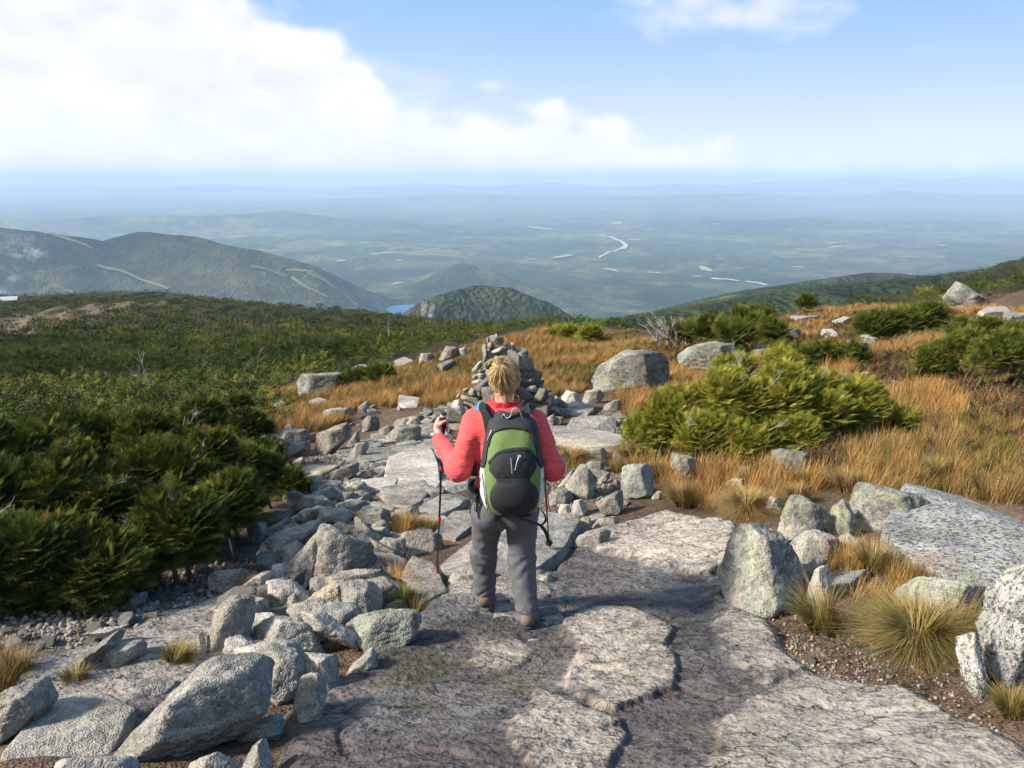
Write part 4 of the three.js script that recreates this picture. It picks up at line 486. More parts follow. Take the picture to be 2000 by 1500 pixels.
['stone','F','g',0.1,[-1.713,0.326,-3.087,-1.73,0.305,-3.184,-1.693,0.294,-3.233,-1.592,0.297,-3.213,-1.542,0.306,-3.167,-1.57,0.322,-3.096,-1.669,0.328,-3.077],null,"low flat stone behind the weathered slab"],
['stone','B','o',0.029,[-1.735,0.207,-3.444,-1.698,0.226,-3.475,-1.609,0.23,-3.52,-1.599,0.209,-3.511,-1.659,0.157,-3.447,-1.721,0.178,-3.431],[0.37,0.52,0.77],"small orange stone left of the standing stone's foot"],
['stone','B','g',0.019,[-1.647,0.199,-3.294,-1.601,0.241,-3.345,-1.538,0.218,-3.359,-1.543,0.184,-3.333],[0.362,0.535,0.763],"small round stone beneath the orange one"],
['flat_rock','F','g',0.06,[-2.021,0.173,-3.755,-2.056,0.149,-3.878,-1.951,0.07,-4.194,-1.8,-0.006,-4.478,-1.748,-0.004,-4.446,-1.792,0.029,-4.314,-1.669,0.146,-3.84,-1.687,0.175,-3.71,-1.892,0.207,-3.581],null,"wide flat slab sunk in gravel behind the standing stone"],
['stone','B','g',0.038,[-2.339,0.046,-4.244,-2.313,0.11,-4.295,-2.221,0.113,-4.346,-2.226,0.054,-4.309,-2.29,0.01,-4.25],[0.418,0.455,0.787],"dark stone on the gravel below the left spruce"],
['boulder','B','l',0.182,[1.272,0.229,-4.419,1.359,0.432,-4.495,1.411,0.485,-4.505,1.509,0.507,-4.482,1.637,0.469,-4.417,1.734,0.369,-4.331,1.756,0.316,-4.295,1.715,0.098,-4.196,1.574,-0.051,-4.167,1.48,-0.055,-4.198,1.283,0.02,-4.306],[-0.296,0.443,0.846],"big pear-shaped lichened boulder at the right edge of the slab"],
['rock','B','l',0.108,[1.955,-0.031,-5.384,2.04,0.216,-5.461,2.102,0.315,-5.481,2.17,0.278,-5.437,2.351,0.289,-5.37,2.378,0.243,-5.339,2.278,0.005,-5.271,2.152,-0.029,-5.306,2.02,-0.128,-5.314,1.959,-0.088,-5.356],[-0.341,0.386,0.857],"angular grey rock topping the stone row, left of the split pair"],
['stone','B','l',0.069,[2.333,0.023,-5.412,2.385,0.184,-5.462,2.485,0.265,-5.453,2.531,0.151,-5.38,2.582,0.071,-5.321,2.465,-0.04,-5.324,2.354,-0.081,-5.355],[-0.382,0.384,0.841],"yellow-spotted stone leaning between two larger angular rocks"],
['rock','B','l',0.141,[2.581,0.158,-5.612,2.638,0.311,-5.649,2.722,0.368,-5.629,2.852,0.342,-5.551,3.017,0.291,-5.443,3.13,0.282,-5.381,3.165,0.202,-5.329,3.013,0.04,-5.338,2.694,-0.083,-5.45,2.616,-0.055,-5.503],[-0.43,0.356,0.83],"overhanging pale rock lying on the huge right slab"],
['flat_rock','F','k',0.14,[2.559,0.162,-5.041,3.164,0.118,-5.983,3.333,0.127,-6.068,3.676,0.209,-5.864,3.751,0.319,-5.34,3.708,0.342,-4.974,3.009,0.44,-3.942,2.652,0.372,-4,2.545,0.316,-4.187,2.477,0.248,-4.512],null,"huge white and black lichened slab at the right edge of the picture"],
['rock','B','n',0.084,[1.918,0.053,-5.054,2.032,0.171,-5.064,2.112,0.197,-5.043,2.238,0.165,-4.974,2.273,0.099,-4.927,2.162,0.007,-4.928,1.989,-0.063,-4.967],[-0.354,0.412,0.84],"dark pinkish rock behind the pear-shaped boulder"],
['stone','B','n',0.035,[2.298,0.08,-5.158,2.391,0.124,-5.136,2.49,0.058,-5.057,2.408,0.009,-5.072],[-0.389,0.402,0.829],"small brown stone below the yellow-spotted one"],
['stone','B','n',0.028,[2.36,0.109,-4.845,2.405,0.144,-4.84,2.465,0.131,-4.803,2.422,0.071,-4.794],[-0.408,0.412,0.815],"small rounded stone on dirt between tussock and huge right slab"],
['stone','B','g',0.055,[1.749,-0.005,-4.402,1.8,0.182,-4.481,1.901,0.269,-4.485,1.973,0.269,-4.456,1.929,0.199,-4.436,1.81,0.023,-4.392],[-0.346,0.444,0.827],"dark stone in the gap right of the pear-shaped boulder"],
['stone','B','w',0.052,[1.723,0.08,-4.221,1.821,0.291,-4.296,1.893,0.326,-4.284,1.93,0.283,-4.244,1.859,0.117,-4.183,1.753,0.042,-4.188],[-0.353,0.453,0.818],"pale pinkish stone half hidden by the tussock"],
['stone','F','n',0.08,[1.978,0.117,-4.532,2.205,0.143,-4.629,2.359,0.182,-4.528,2.223,0.189,-4.311,2.026,0.162,-4.323,1.851,0.17,-4.156],null,"flat pink stone in the grass behind the pale pinkish stone"],
['rock','B','l',0.059,[2.128,0.276,-4.045,2.293,0.395,-4.013,2.395,0.411,-3.959,2.62,0.428,-3.832,2.586,0.365,-3.817,2.559,0.241,-3.763,2.294,0.178,-3.888,2.161,0.228,-3.998],[-0.468,0.437,0.768],"low lichened rock behind the largest tussock"],
['boulder','B','k',0.144,[2.149,0.555,-3.248,2.207,0.717,-3.304,2.291,0.816,-3.304,2.389,0.877,-3.271,2.468,0.876,-3.213,2.383,0.332,-2.944,2.195,0.298,-3.059,2.15,0.368,-3.134],[-0.522,0.441,0.73],"big white boulder speckled black at the right edge"],
['stone','B','k',0.056,[1.943,0.594,-3.089,2.019,0.636,-3.066,2.047,0.633,-3.045,2.041,0.557,-2.998,2.058,0.377,-2.864,2.023,0.351,-2.87,1.955,0.421,-2.963],[-0.487,0.491,0.723],"narrow post-like stone leaning beside the big speckled boulder"],
['rock','B','l',0.068,[2.475,-0.003,-7.383,2.823,-0.011,-7.249,2.932,-0.057,-7.191,2.818,-0.276,-7.155,2.594,-0.167,-7.279],[-0.333,0.323,0.886],"dark lichen-spotted rock under the front of the green bush"],
['rock','B','l',0.109,[1.563,-0.359,-7.435,1.61,-0.114,-7.517,1.796,-0.141,-7.464,1.901,-0.193,-7.419,1.835,-0.377,-7.365,1.624,-0.424,-7.396],[-0.212,0.345,0.914],"round pale rock under the left front of the green bush"],
['stone','B','o',0.044,[1.997,-0.212,-6.95,2.112,-0.153,-6.939,2.245,-0.167,-6.892,2.184,-0.309,-6.854,2.032,-0.307,-6.901],[-0.273,0.358,0.893],"orange-pink stone in dry grass below the green bush"],
['stone','B','n',0.038,[2.201,-0.288,-7.411,2.322,-0.205,-7.405,2.424,-0.245,-7.358,2.358,-0.334,-7.344,2.218,-0.359,-7.378],[-0.28,0.344,0.896],"tan stone directly behind the orange-pink one"],
['stone','B','w',0.012,[3.197,-0.129,-7.149,3.322,-0.04,-7.123,3.437,-0.032,-7.072,3.406,-0.091,-7.065],[-0.404,0.317,0.858],"thin white stone showing above the grass right of the bush"],
['stone','B','g',0.035,[2.093,-0.075,-6.053,2.137,0.011,-6.074,2.233,0.007,-6.038,2.219,-0.106,-5.994,2.145,-0.148,-6.003],[-0.313,0.377,0.872],"small dark stone at the foot of the middle tussock"],
['stone','B','g',0.018,[1.846,-0.166,-6.031,1.939,-0.101,-6.031,1.944,-0.166,-6],[-0.278,0.392,0.877],"tiny grey stone chip in dirt at the edge of the pale slab"],
['stone','B','w',0.062,[0.772,-0.939,-12.457,0.895,-0.795,-12.487,1.142,-0.867,-12.448,1.119,-0.987,-12.416,0.917,-1.046,-12.415],[-0.075,0.268,0.961],"bright white stone right of the cairn's foot"],
['stone','B','g',0.07,[1.112,-0.965,-12.322,1.19,-0.776,-12.367,1.389,-0.738,-12.356,1.559,-0.852,-12.306,1.433,-0.956,-12.291,1.234,-1.026,-12.292],[-0.103,0.266,0.958],"grey rounded stone right of the bright white one"],
['rock','B','g',0.054,[1.353,-0.754,-11.371,1.567,-0.638,-11.376,1.662,-0.674,-11.353,1.661,-0.783,-11.321,1.546,-0.856,-11.316,1.383,-0.823,-11.347],[-0.128,0.277,0.952],"pale block at the top of the gravel strip left of the bush"],
['rock','F','g',0.1,[0.81,-0.797,-11.387,0.963,-0.897,-12.012,1.244,-0.808,-11.629,1.226,-0.763,-11.271,1.036,-0.722,-10.842,0.803,-0.738,-10.893],null,"flat grey rock between cairn rubble and the pale block"],
['stone','B','g',0.037,[0.641,-0.771,-11.153,0.802,-0.71,-11.16,0.877,-0.786,-11.132,0.782,-0.86,-11.117,0.661,-0.842,-11.13],[-0.065,0.287,0.956],"small pinkish stone before the flat grey rock"],
['flat_rock','B','g',0.045,[0.451,-0.912,-11.961,0.527,-0.733,-12.008,0.657,-0.721,-12.005,0.65,-0.857,-11.967,0.602,-1.032,-11.919,0.483,-1.002,-11.933],[-0.045,0.274,0.961],"dark slab leaning on the right foot of the cairn"],
['stone','B','g',0.06,[0.625,-0.927,-12.095,0.702,-0.788,-12.13,0.903,-0.933,-12.076,0.789,-1.03,-12.055],[-0.06,0.275,0.96],"grey stone leaning just right of the dark slab by the cairn"],
['stone','B','g',0.028,[0.453,-0.723,-10.614,0.598,-0.647,-10.63,0.611,-0.785,-10.586,0.539,-0.871,-10.563],[-0.049,0.297,0.954],"dark triangular stone behind the hiker's right shoulder"],
['stone','B','g',0.029,[0.592,-0.807,-10.638,0.622,-0.7,-10.67,0.761,-0.707,-10.659,0.737,-0.772,-10.64,0.64,-0.853,-10.621],[-0.06,0.297,0.953],"small pale wedge right of the dark triangular stone"],
['flat_rock','F','g',0.12,[0.741,-0.721,-10.267,0.828,-0.72,-10.628,1.223,-0.673,-10.658,1.461,-0.672,-10.564,1.445,-0.687,-10.344,1.307,-0.69,-10.015,1.029,-0.686,-9.937,0.789,-0.704,-10.102],null,"smooth grey slab behind the long white path slab"],
['flat_rock','F','w',0.12,[0.533,-0.705,-9.977,0.577,-0.728,-10.167,0.854,-0.707,-10.214,1.234,-0.691,-9.944,1.434,-0.573,-9.48,1.421,-0.509,-9.042,1.262,-0.51,-8.902,0.957,-0.533,-8.876,0.792,-0.583,-9.067,0.568,-0.596,-9.176],null,"long white path slab right of the hiker's shoulder"],
['stone','B','g',0.054,[0.807,-0.612,-8.474,0.878,-0.428,-8.532,1.049,-0.407,-8.52,1.106,-0.471,-8.49,1.062,-0.587,-8.453,0.907,-0.622,-8.458],[-0.107,0.337,0.935],"grey stone above the pointed lichened rock by the right elbow"],
['flat_rock','B','g',0.032,[1.058,-0.61,-8.508,1.183,-0.475,-8.538,1.369,-0.4,-8.538,1.402,-0.45,-8.515,1.367,-0.518,-8.496,1.181,-0.619,-8.487],[-0.138,0.335,0.932],"pale sloping slab between the white path slab and green bush"],
['rock','B','l',0.083,[0.48,-0.329,-7.054,0.653,-0.092,-7.132,0.692,-0.085,-7.131,0.823,-0.226,-7.062,0.816,-0.269,-7.045,0.753,-0.462,-6.974,0.649,-0.43,-6.997,0.532,-0.386,-7.026],[-0.088,0.37,0.925],"pointed lichened rock right of the hiker's elbow"],
['stone','B','g',0.047,[0.451,-0.515,-7.534,0.649,-0.298,-7.604,0.719,-0.284,-7.604,0.566,-0.499,-7.531,0.479,-0.54,-7.522],[-0.07,0.364,0.929],"pale stone peeking out behind the pointed lichened rock"],
['stone','B','g',0.041,[0.748,-0.465,-8.054,0.837,-0.413,-8.063,1.016,-0.42,-8.04,1.001,-0.483,-8.019,0.894,-0.571,-7.998],[-0.104,0.35,0.931],"dark stone wedged above the pointed lichened rock"],
['stone','B','g',0.028,[0.851,-0.437,-7.48,0.935,-0.351,-7.504,1.021,-0.321,-7.504,0.989,-0.393,-7.48,0.892,-0.461,-7.466],[-0.116,0.363,0.925],"small grey stone under the orange grass by the bush"],
['stone','B','g',0.024,[0.969,-0.347,-7.241,1.023,-0.3,-7.252,1.078,-0.335,-7.23,1.047,-0.415,-7.202,0.981,-0.406,-7.215],[-0.13,0.37,0.92],"small stone left of the square green-grey block"],
['rock','B','l',0.09,[1.029,-0.247,-6.98,1.026,-0.085,-7.045,1.051,-0.071,-7.046,1.343,-0.049,-7.005,1.356,-0.174,-6.954,1.337,-0.344,-6.889,1.197,-0.412,-6.886,1.058,-0.409,-6.911],[-0.155,0.364,0.918],"square green-grey block with a dark front by the bush"],
['stone','B','g',0.024,[1.295,-0.315,-6.824,1.358,-0.252,-6.838,1.41,-0.26,-6.824,1.381,-0.328,-6.802,1.306,-0.345,-6.809],[-0.18,0.379,0.908],"small stone in the grass right of the square green-grey block"],
['rock','B','n',0.059,[0.343,-0.367,-6.923,0.376,-0.289,-6.953,0.505,-0.262,-6.956,0.597,-0.355,-6.911,0.542,-0.45,-6.875,0.349,-0.443,-6.89],[-0.06,0.386,0.92],"brown rock at the hiker's right elbow, below the pointed one"],
['stone','B','w',0.033,[0.415,-0.356,-6.591,0.44,-0.293,-6.616,0.514,-0.291,-6.612,0.541,-0.324,-6.595,0.501,-0.397,-6.567,0.427,-0.393,-6.574],[-0.066,0.401,0.914],"small rounded pale stone, left of a pair beside the path"],
['stone','B','w',0.04,[0.529,-0.32,-6.563,0.554,-0.252,-6.59,0.628,-0.232,-6.592,0.679,-0.275,-6.568,0.663,-0.375,-6.527,0.552,-0.401,-6.525],[-0.084,0.398,0.914],"pale blocky stone, right of a pair beside the path"],
['flat_rock','B','g',0.049,[0.65,-0.37,-6.492,0.669,-0.284,-6.526,0.987,-0.113,-6.558,1.013,-0.123,-6.55,0.998,-0.252,-6.497,0.921,-0.379,-6.452,0.837,-0.383,-6.461,0.813,-0.351,-6.478],[-0.121,0.395,0.911],"grey jagged slab below the square green-grey block"],
['stone','F','g',0.06,[0.62,-0.3,-6.348,0.795,-0.299,-6.433,0.819,-0.287,-6.352,0.663,-0.278,-6.221],null,"thin flat stone left of the grey jagged slab's foot"],
['stone','B','g',0.028,[0.654,-0.26,-6.104,0.712,-0.21,-6.119,0.883,-0.181,-6.109,0.987,-0.197,-6.089,0.986,-0.223,-6.077,0.721,-0.32,-6.067,0.665,-0.312,-6.078],[-0.119,0.413,0.903],"long rounded kerb stone above the pale slab, right of the path"],
['stone','B','g',0.025,[0.56,-0.177,-6.065,0.639,-0.169,-6.061,0.669,-0.219,-6.035,0.662,-0.298,-5.999,0.591,-0.311,-6],[-0.094,0.417,0.904],"squat stone joining the step slab and the rounded kerb stone"],
['rock','B','n',0.043,[0.457,-0.186,-5.57,0.516,-0.113,-5.599,0.727,-0.053,-5.606,0.789,-0.102,-5.575,0.608,-0.253,-5.521,0.534,-0.256,-5.528],[-0.097,0.435,0.895],"blunt tan rock end at the upper left of the pale slab"],
['boulder','B','l',0.243,[1.264,-0.813,-13.613,1.526,-0.653,-13.612,1.744,-0.409,-13.637,2.09,-0.355,-13.598,2.692,-0.379,-13.501,3.127,-0.599,-13.382,2.907,-0.958,-13.329,1.659,-1.198,-13.461,1.396,-1.101,-13.524],[-0.146,0.231,0.962],"large flat-topped lichened boulder right of the cairn"],
['boulder','B','l',0.179,[3.325,-0.901,-15.695,3.637,-0.711,-15.658,4.019,-0.618,-15.582,4.444,-0.622,-15.474,4.642,-0.758,-15.393,4.309,-1.252,-15.369,3.641,-1.241,-15.54,3.399,-1.106,-15.631],[-0.24,0.209,0.948],"grey lichened boulder beside the tangled dead branches"],
['rock','F','l',0.15,[5.331,-1.193,-17.393,5.938,-1.288,-18.327,6.688,-1.15,-18.011,6.079,-0.8,-15.999,5.581,-0.975,-16.148],null,"long flat lichened rock behind the green bush"],
['rock','B','g',0.079,[6.945,-1.441,-20.541,7.295,-1.243,-20.454,7.774,-1.276,-20.276,7.535,-1.5,-20.318,7.067,-1.643,-20.458],[-0.332,0.18,0.926],"pale flat-topped rock in golden grass above the long flat one"],
['rock','B','g',0.103,[8.812,-1.16,-20.594,9.082,-0.944,-20.508,9.571,-0.875,-20.296,9.907,-0.976,-20.123,9.914,-1.189,-20.082,9.311,-1.284,-20.342,8.872,-1.32,-20.538],[-0.412,0.161,0.897],"wide pale dome of rock high in the right grass"],
['stone','B','k',0.079,[6.659,-0.673,-15.604,6.785,-0.564,-15.571,7.165,-0.629,-15.388,7.219,-0.807,-15.327,6.917,-0.849,-15.452,6.683,-0.822,-15.562],[-0.4,0.189,0.897],"blocky black and white stone in the right grass"],
['stone','B','l',0.078,[7.484,-0.762,-16.86,7.641,-0.679,-16.804,7.966,-0.799,-16.629,7.925,-0.945,-16.618,7.737,-0.952,-16.704],[-0.414,0.18,0.893],"green lichened stone leaning on the black and white block"],
['stone','B','g',0.053,[5.316,-0.389,-11.794,5.428,-0.302,-11.764,5.531,-0.328,-11.71,5.499,-0.447,-11.695,5.349,-0.475,-11.757],[-0.409,0.221,0.885],"rounded grey stone among heather right of the green bush"],
['stone','F','l',0.08,[5.316,-0.292,-10.92,5.528,-0.288,-11.199,5.631,-0.267,-10.914,5.416,-0.263,-10.616],null,"pale green lichened flat stone among heather"],
['stone','B','w',0.046,[6.477,-0.4,-12.339,6.603,-0.299,-12.296,6.673,-0.376,-12.24,6.573,-0.47,-12.271],[-0.462,0.206,0.863],"small whitish stone left of the right spruce bush"],
['rock','B','l',0.055,[10.027,-0.532,-17.707,10.281,-0.451,-17.573,10.505,-0.54,-17.427,10.119,-0.712,-17.621],[-0.497,0.151,0.854],"low lichened rock above the right spruce bush"],
['rock','F','w',0.1,[7.924,-1.224,-19.877,8.194,-1.185,-19.825,7.544,-0.902,-17.619,7.279,-0.955,-17.832],null,"small pale rock in grass left of the wide dome"],
['rock','F','w',0.15,[10.086,-1.136,-20.704,10.338,-1.07,-20.61,9.458,-0.779,-18.482,9.074,-0.848,-18.49],null,"pale flat rock joined to the right of the wide dome"],
['stone','F','w',0.15,[10.89,-2.654,-30.476,10.567,-1.967,-26.924,10.577,-1.992,-26.691,9.323,-1.879,-25.666],null,"pale sliver of rock on the far crest of the grass"],
['flat_rock','F','w',0.15,[9.043,-1.45,-22.288,10.187,-1.531,-23.937,10.25,-1.487,-23.558,9.131,-1.347,-21.71],null,"sloping pale slab on the far grass left of the dome"],
['stone','B','w',0.04,[2.483,-2.092,-23.571,2.633,-1.999,-23.572,2.836,-2.055,-23.538,2.634,-2.163,-23.54],[-0.11,0.191,0.975],"tiny pale stone on the distant grass right of the cairn"],
['stone','B','w',0.043,[8.5,-1.254,-19.512,8.732,-1.032,-19.45,8.993,-1.041,-19.33,8.842,-1.225,-19.364],[-0.406,0.17,0.898],"pale stone left of the dome's lower edge"],
['boulder','B','l',0.346,[12.499,-0.908,-23.094,12.856,-0.414,-22.962,12.93,-0.261,-22.942,13.198,-0.451,-22.759,13.719,-0.701,-22.42,13.965,-1.092,-22.22,13.527,-1.3,-22.442,13.112,-1.381,-22.67,12.94,-1.186,-22.798,12.538,-1.033,-23.053],[-0.496,0.128,0.859],"tall pointed lichened boulder on the right skyline"],
['rock','F','w',0.2,[11.758,-0.693,-19.732,12.468,-0.701,-20.595,13.147,-0.755,-20.819,12.755,-0.678,-19.893,11.846,-0.694,-19.528],null,"pale flat rock at the right foot of the pointed skyline boulder"],
['rock','F','l',0.2,[12.309,-0.695,-19.566,11.97,-0.436,-18.437,11.924,-0.392,-17.876,11.612,-0.403,-17.384,10.798,-0.353,-17.055],null,"flat lichened rock at the right edge above the spruce bush"],
['rock','B','g',0.134,[-2.161,-2.545,-22.26,-1.905,-2.116,-22.375,-1.523,-2.197,-22.388,-1.507,-2.415,-22.342,-1.949,-2.574,-22.271],[0.079,0.214,0.974],"dark pointed rock left of the cairn top at the grass edge"],
['stone','B','w',0.078,[-1.583,-2.251,-22.385,-1.37,-2.162,-22.418,-1.225,-2.339,-22.389,-1.499,-2.491,-22.339],[0.062,0.212,0.975],"pale stone right of the dark pointed rock"],
['rock','B','g',0.105,[-2.778,-2.664,-22.946,-2.734,-2.468,-22.996,-2.343,-2.477,-23.037,-2.283,-2.786,-22.975,-2.779,-2.825,-22.91],[0.109,0.219,0.97],"grey rock with a pale top at the far left grass edge"],
['rock','F','g',0.2,[-4.065,-3.515,-26.347,-3.745,-3.454,-26.753,-2.684,-2.631,-22.58,-3.043,-2.83,-22.83],null,"low grey rock left of the pale-topped one"],
['flat_rock','F','g',0.15,[-1.919,-2.052,-19.69,-1.612,-2.021,-20.247,-1.48,-2.03,-20.093,-1.764,-2.078,-19.498],null,"flat grey slab in grass below the dark pointed rock"],
];
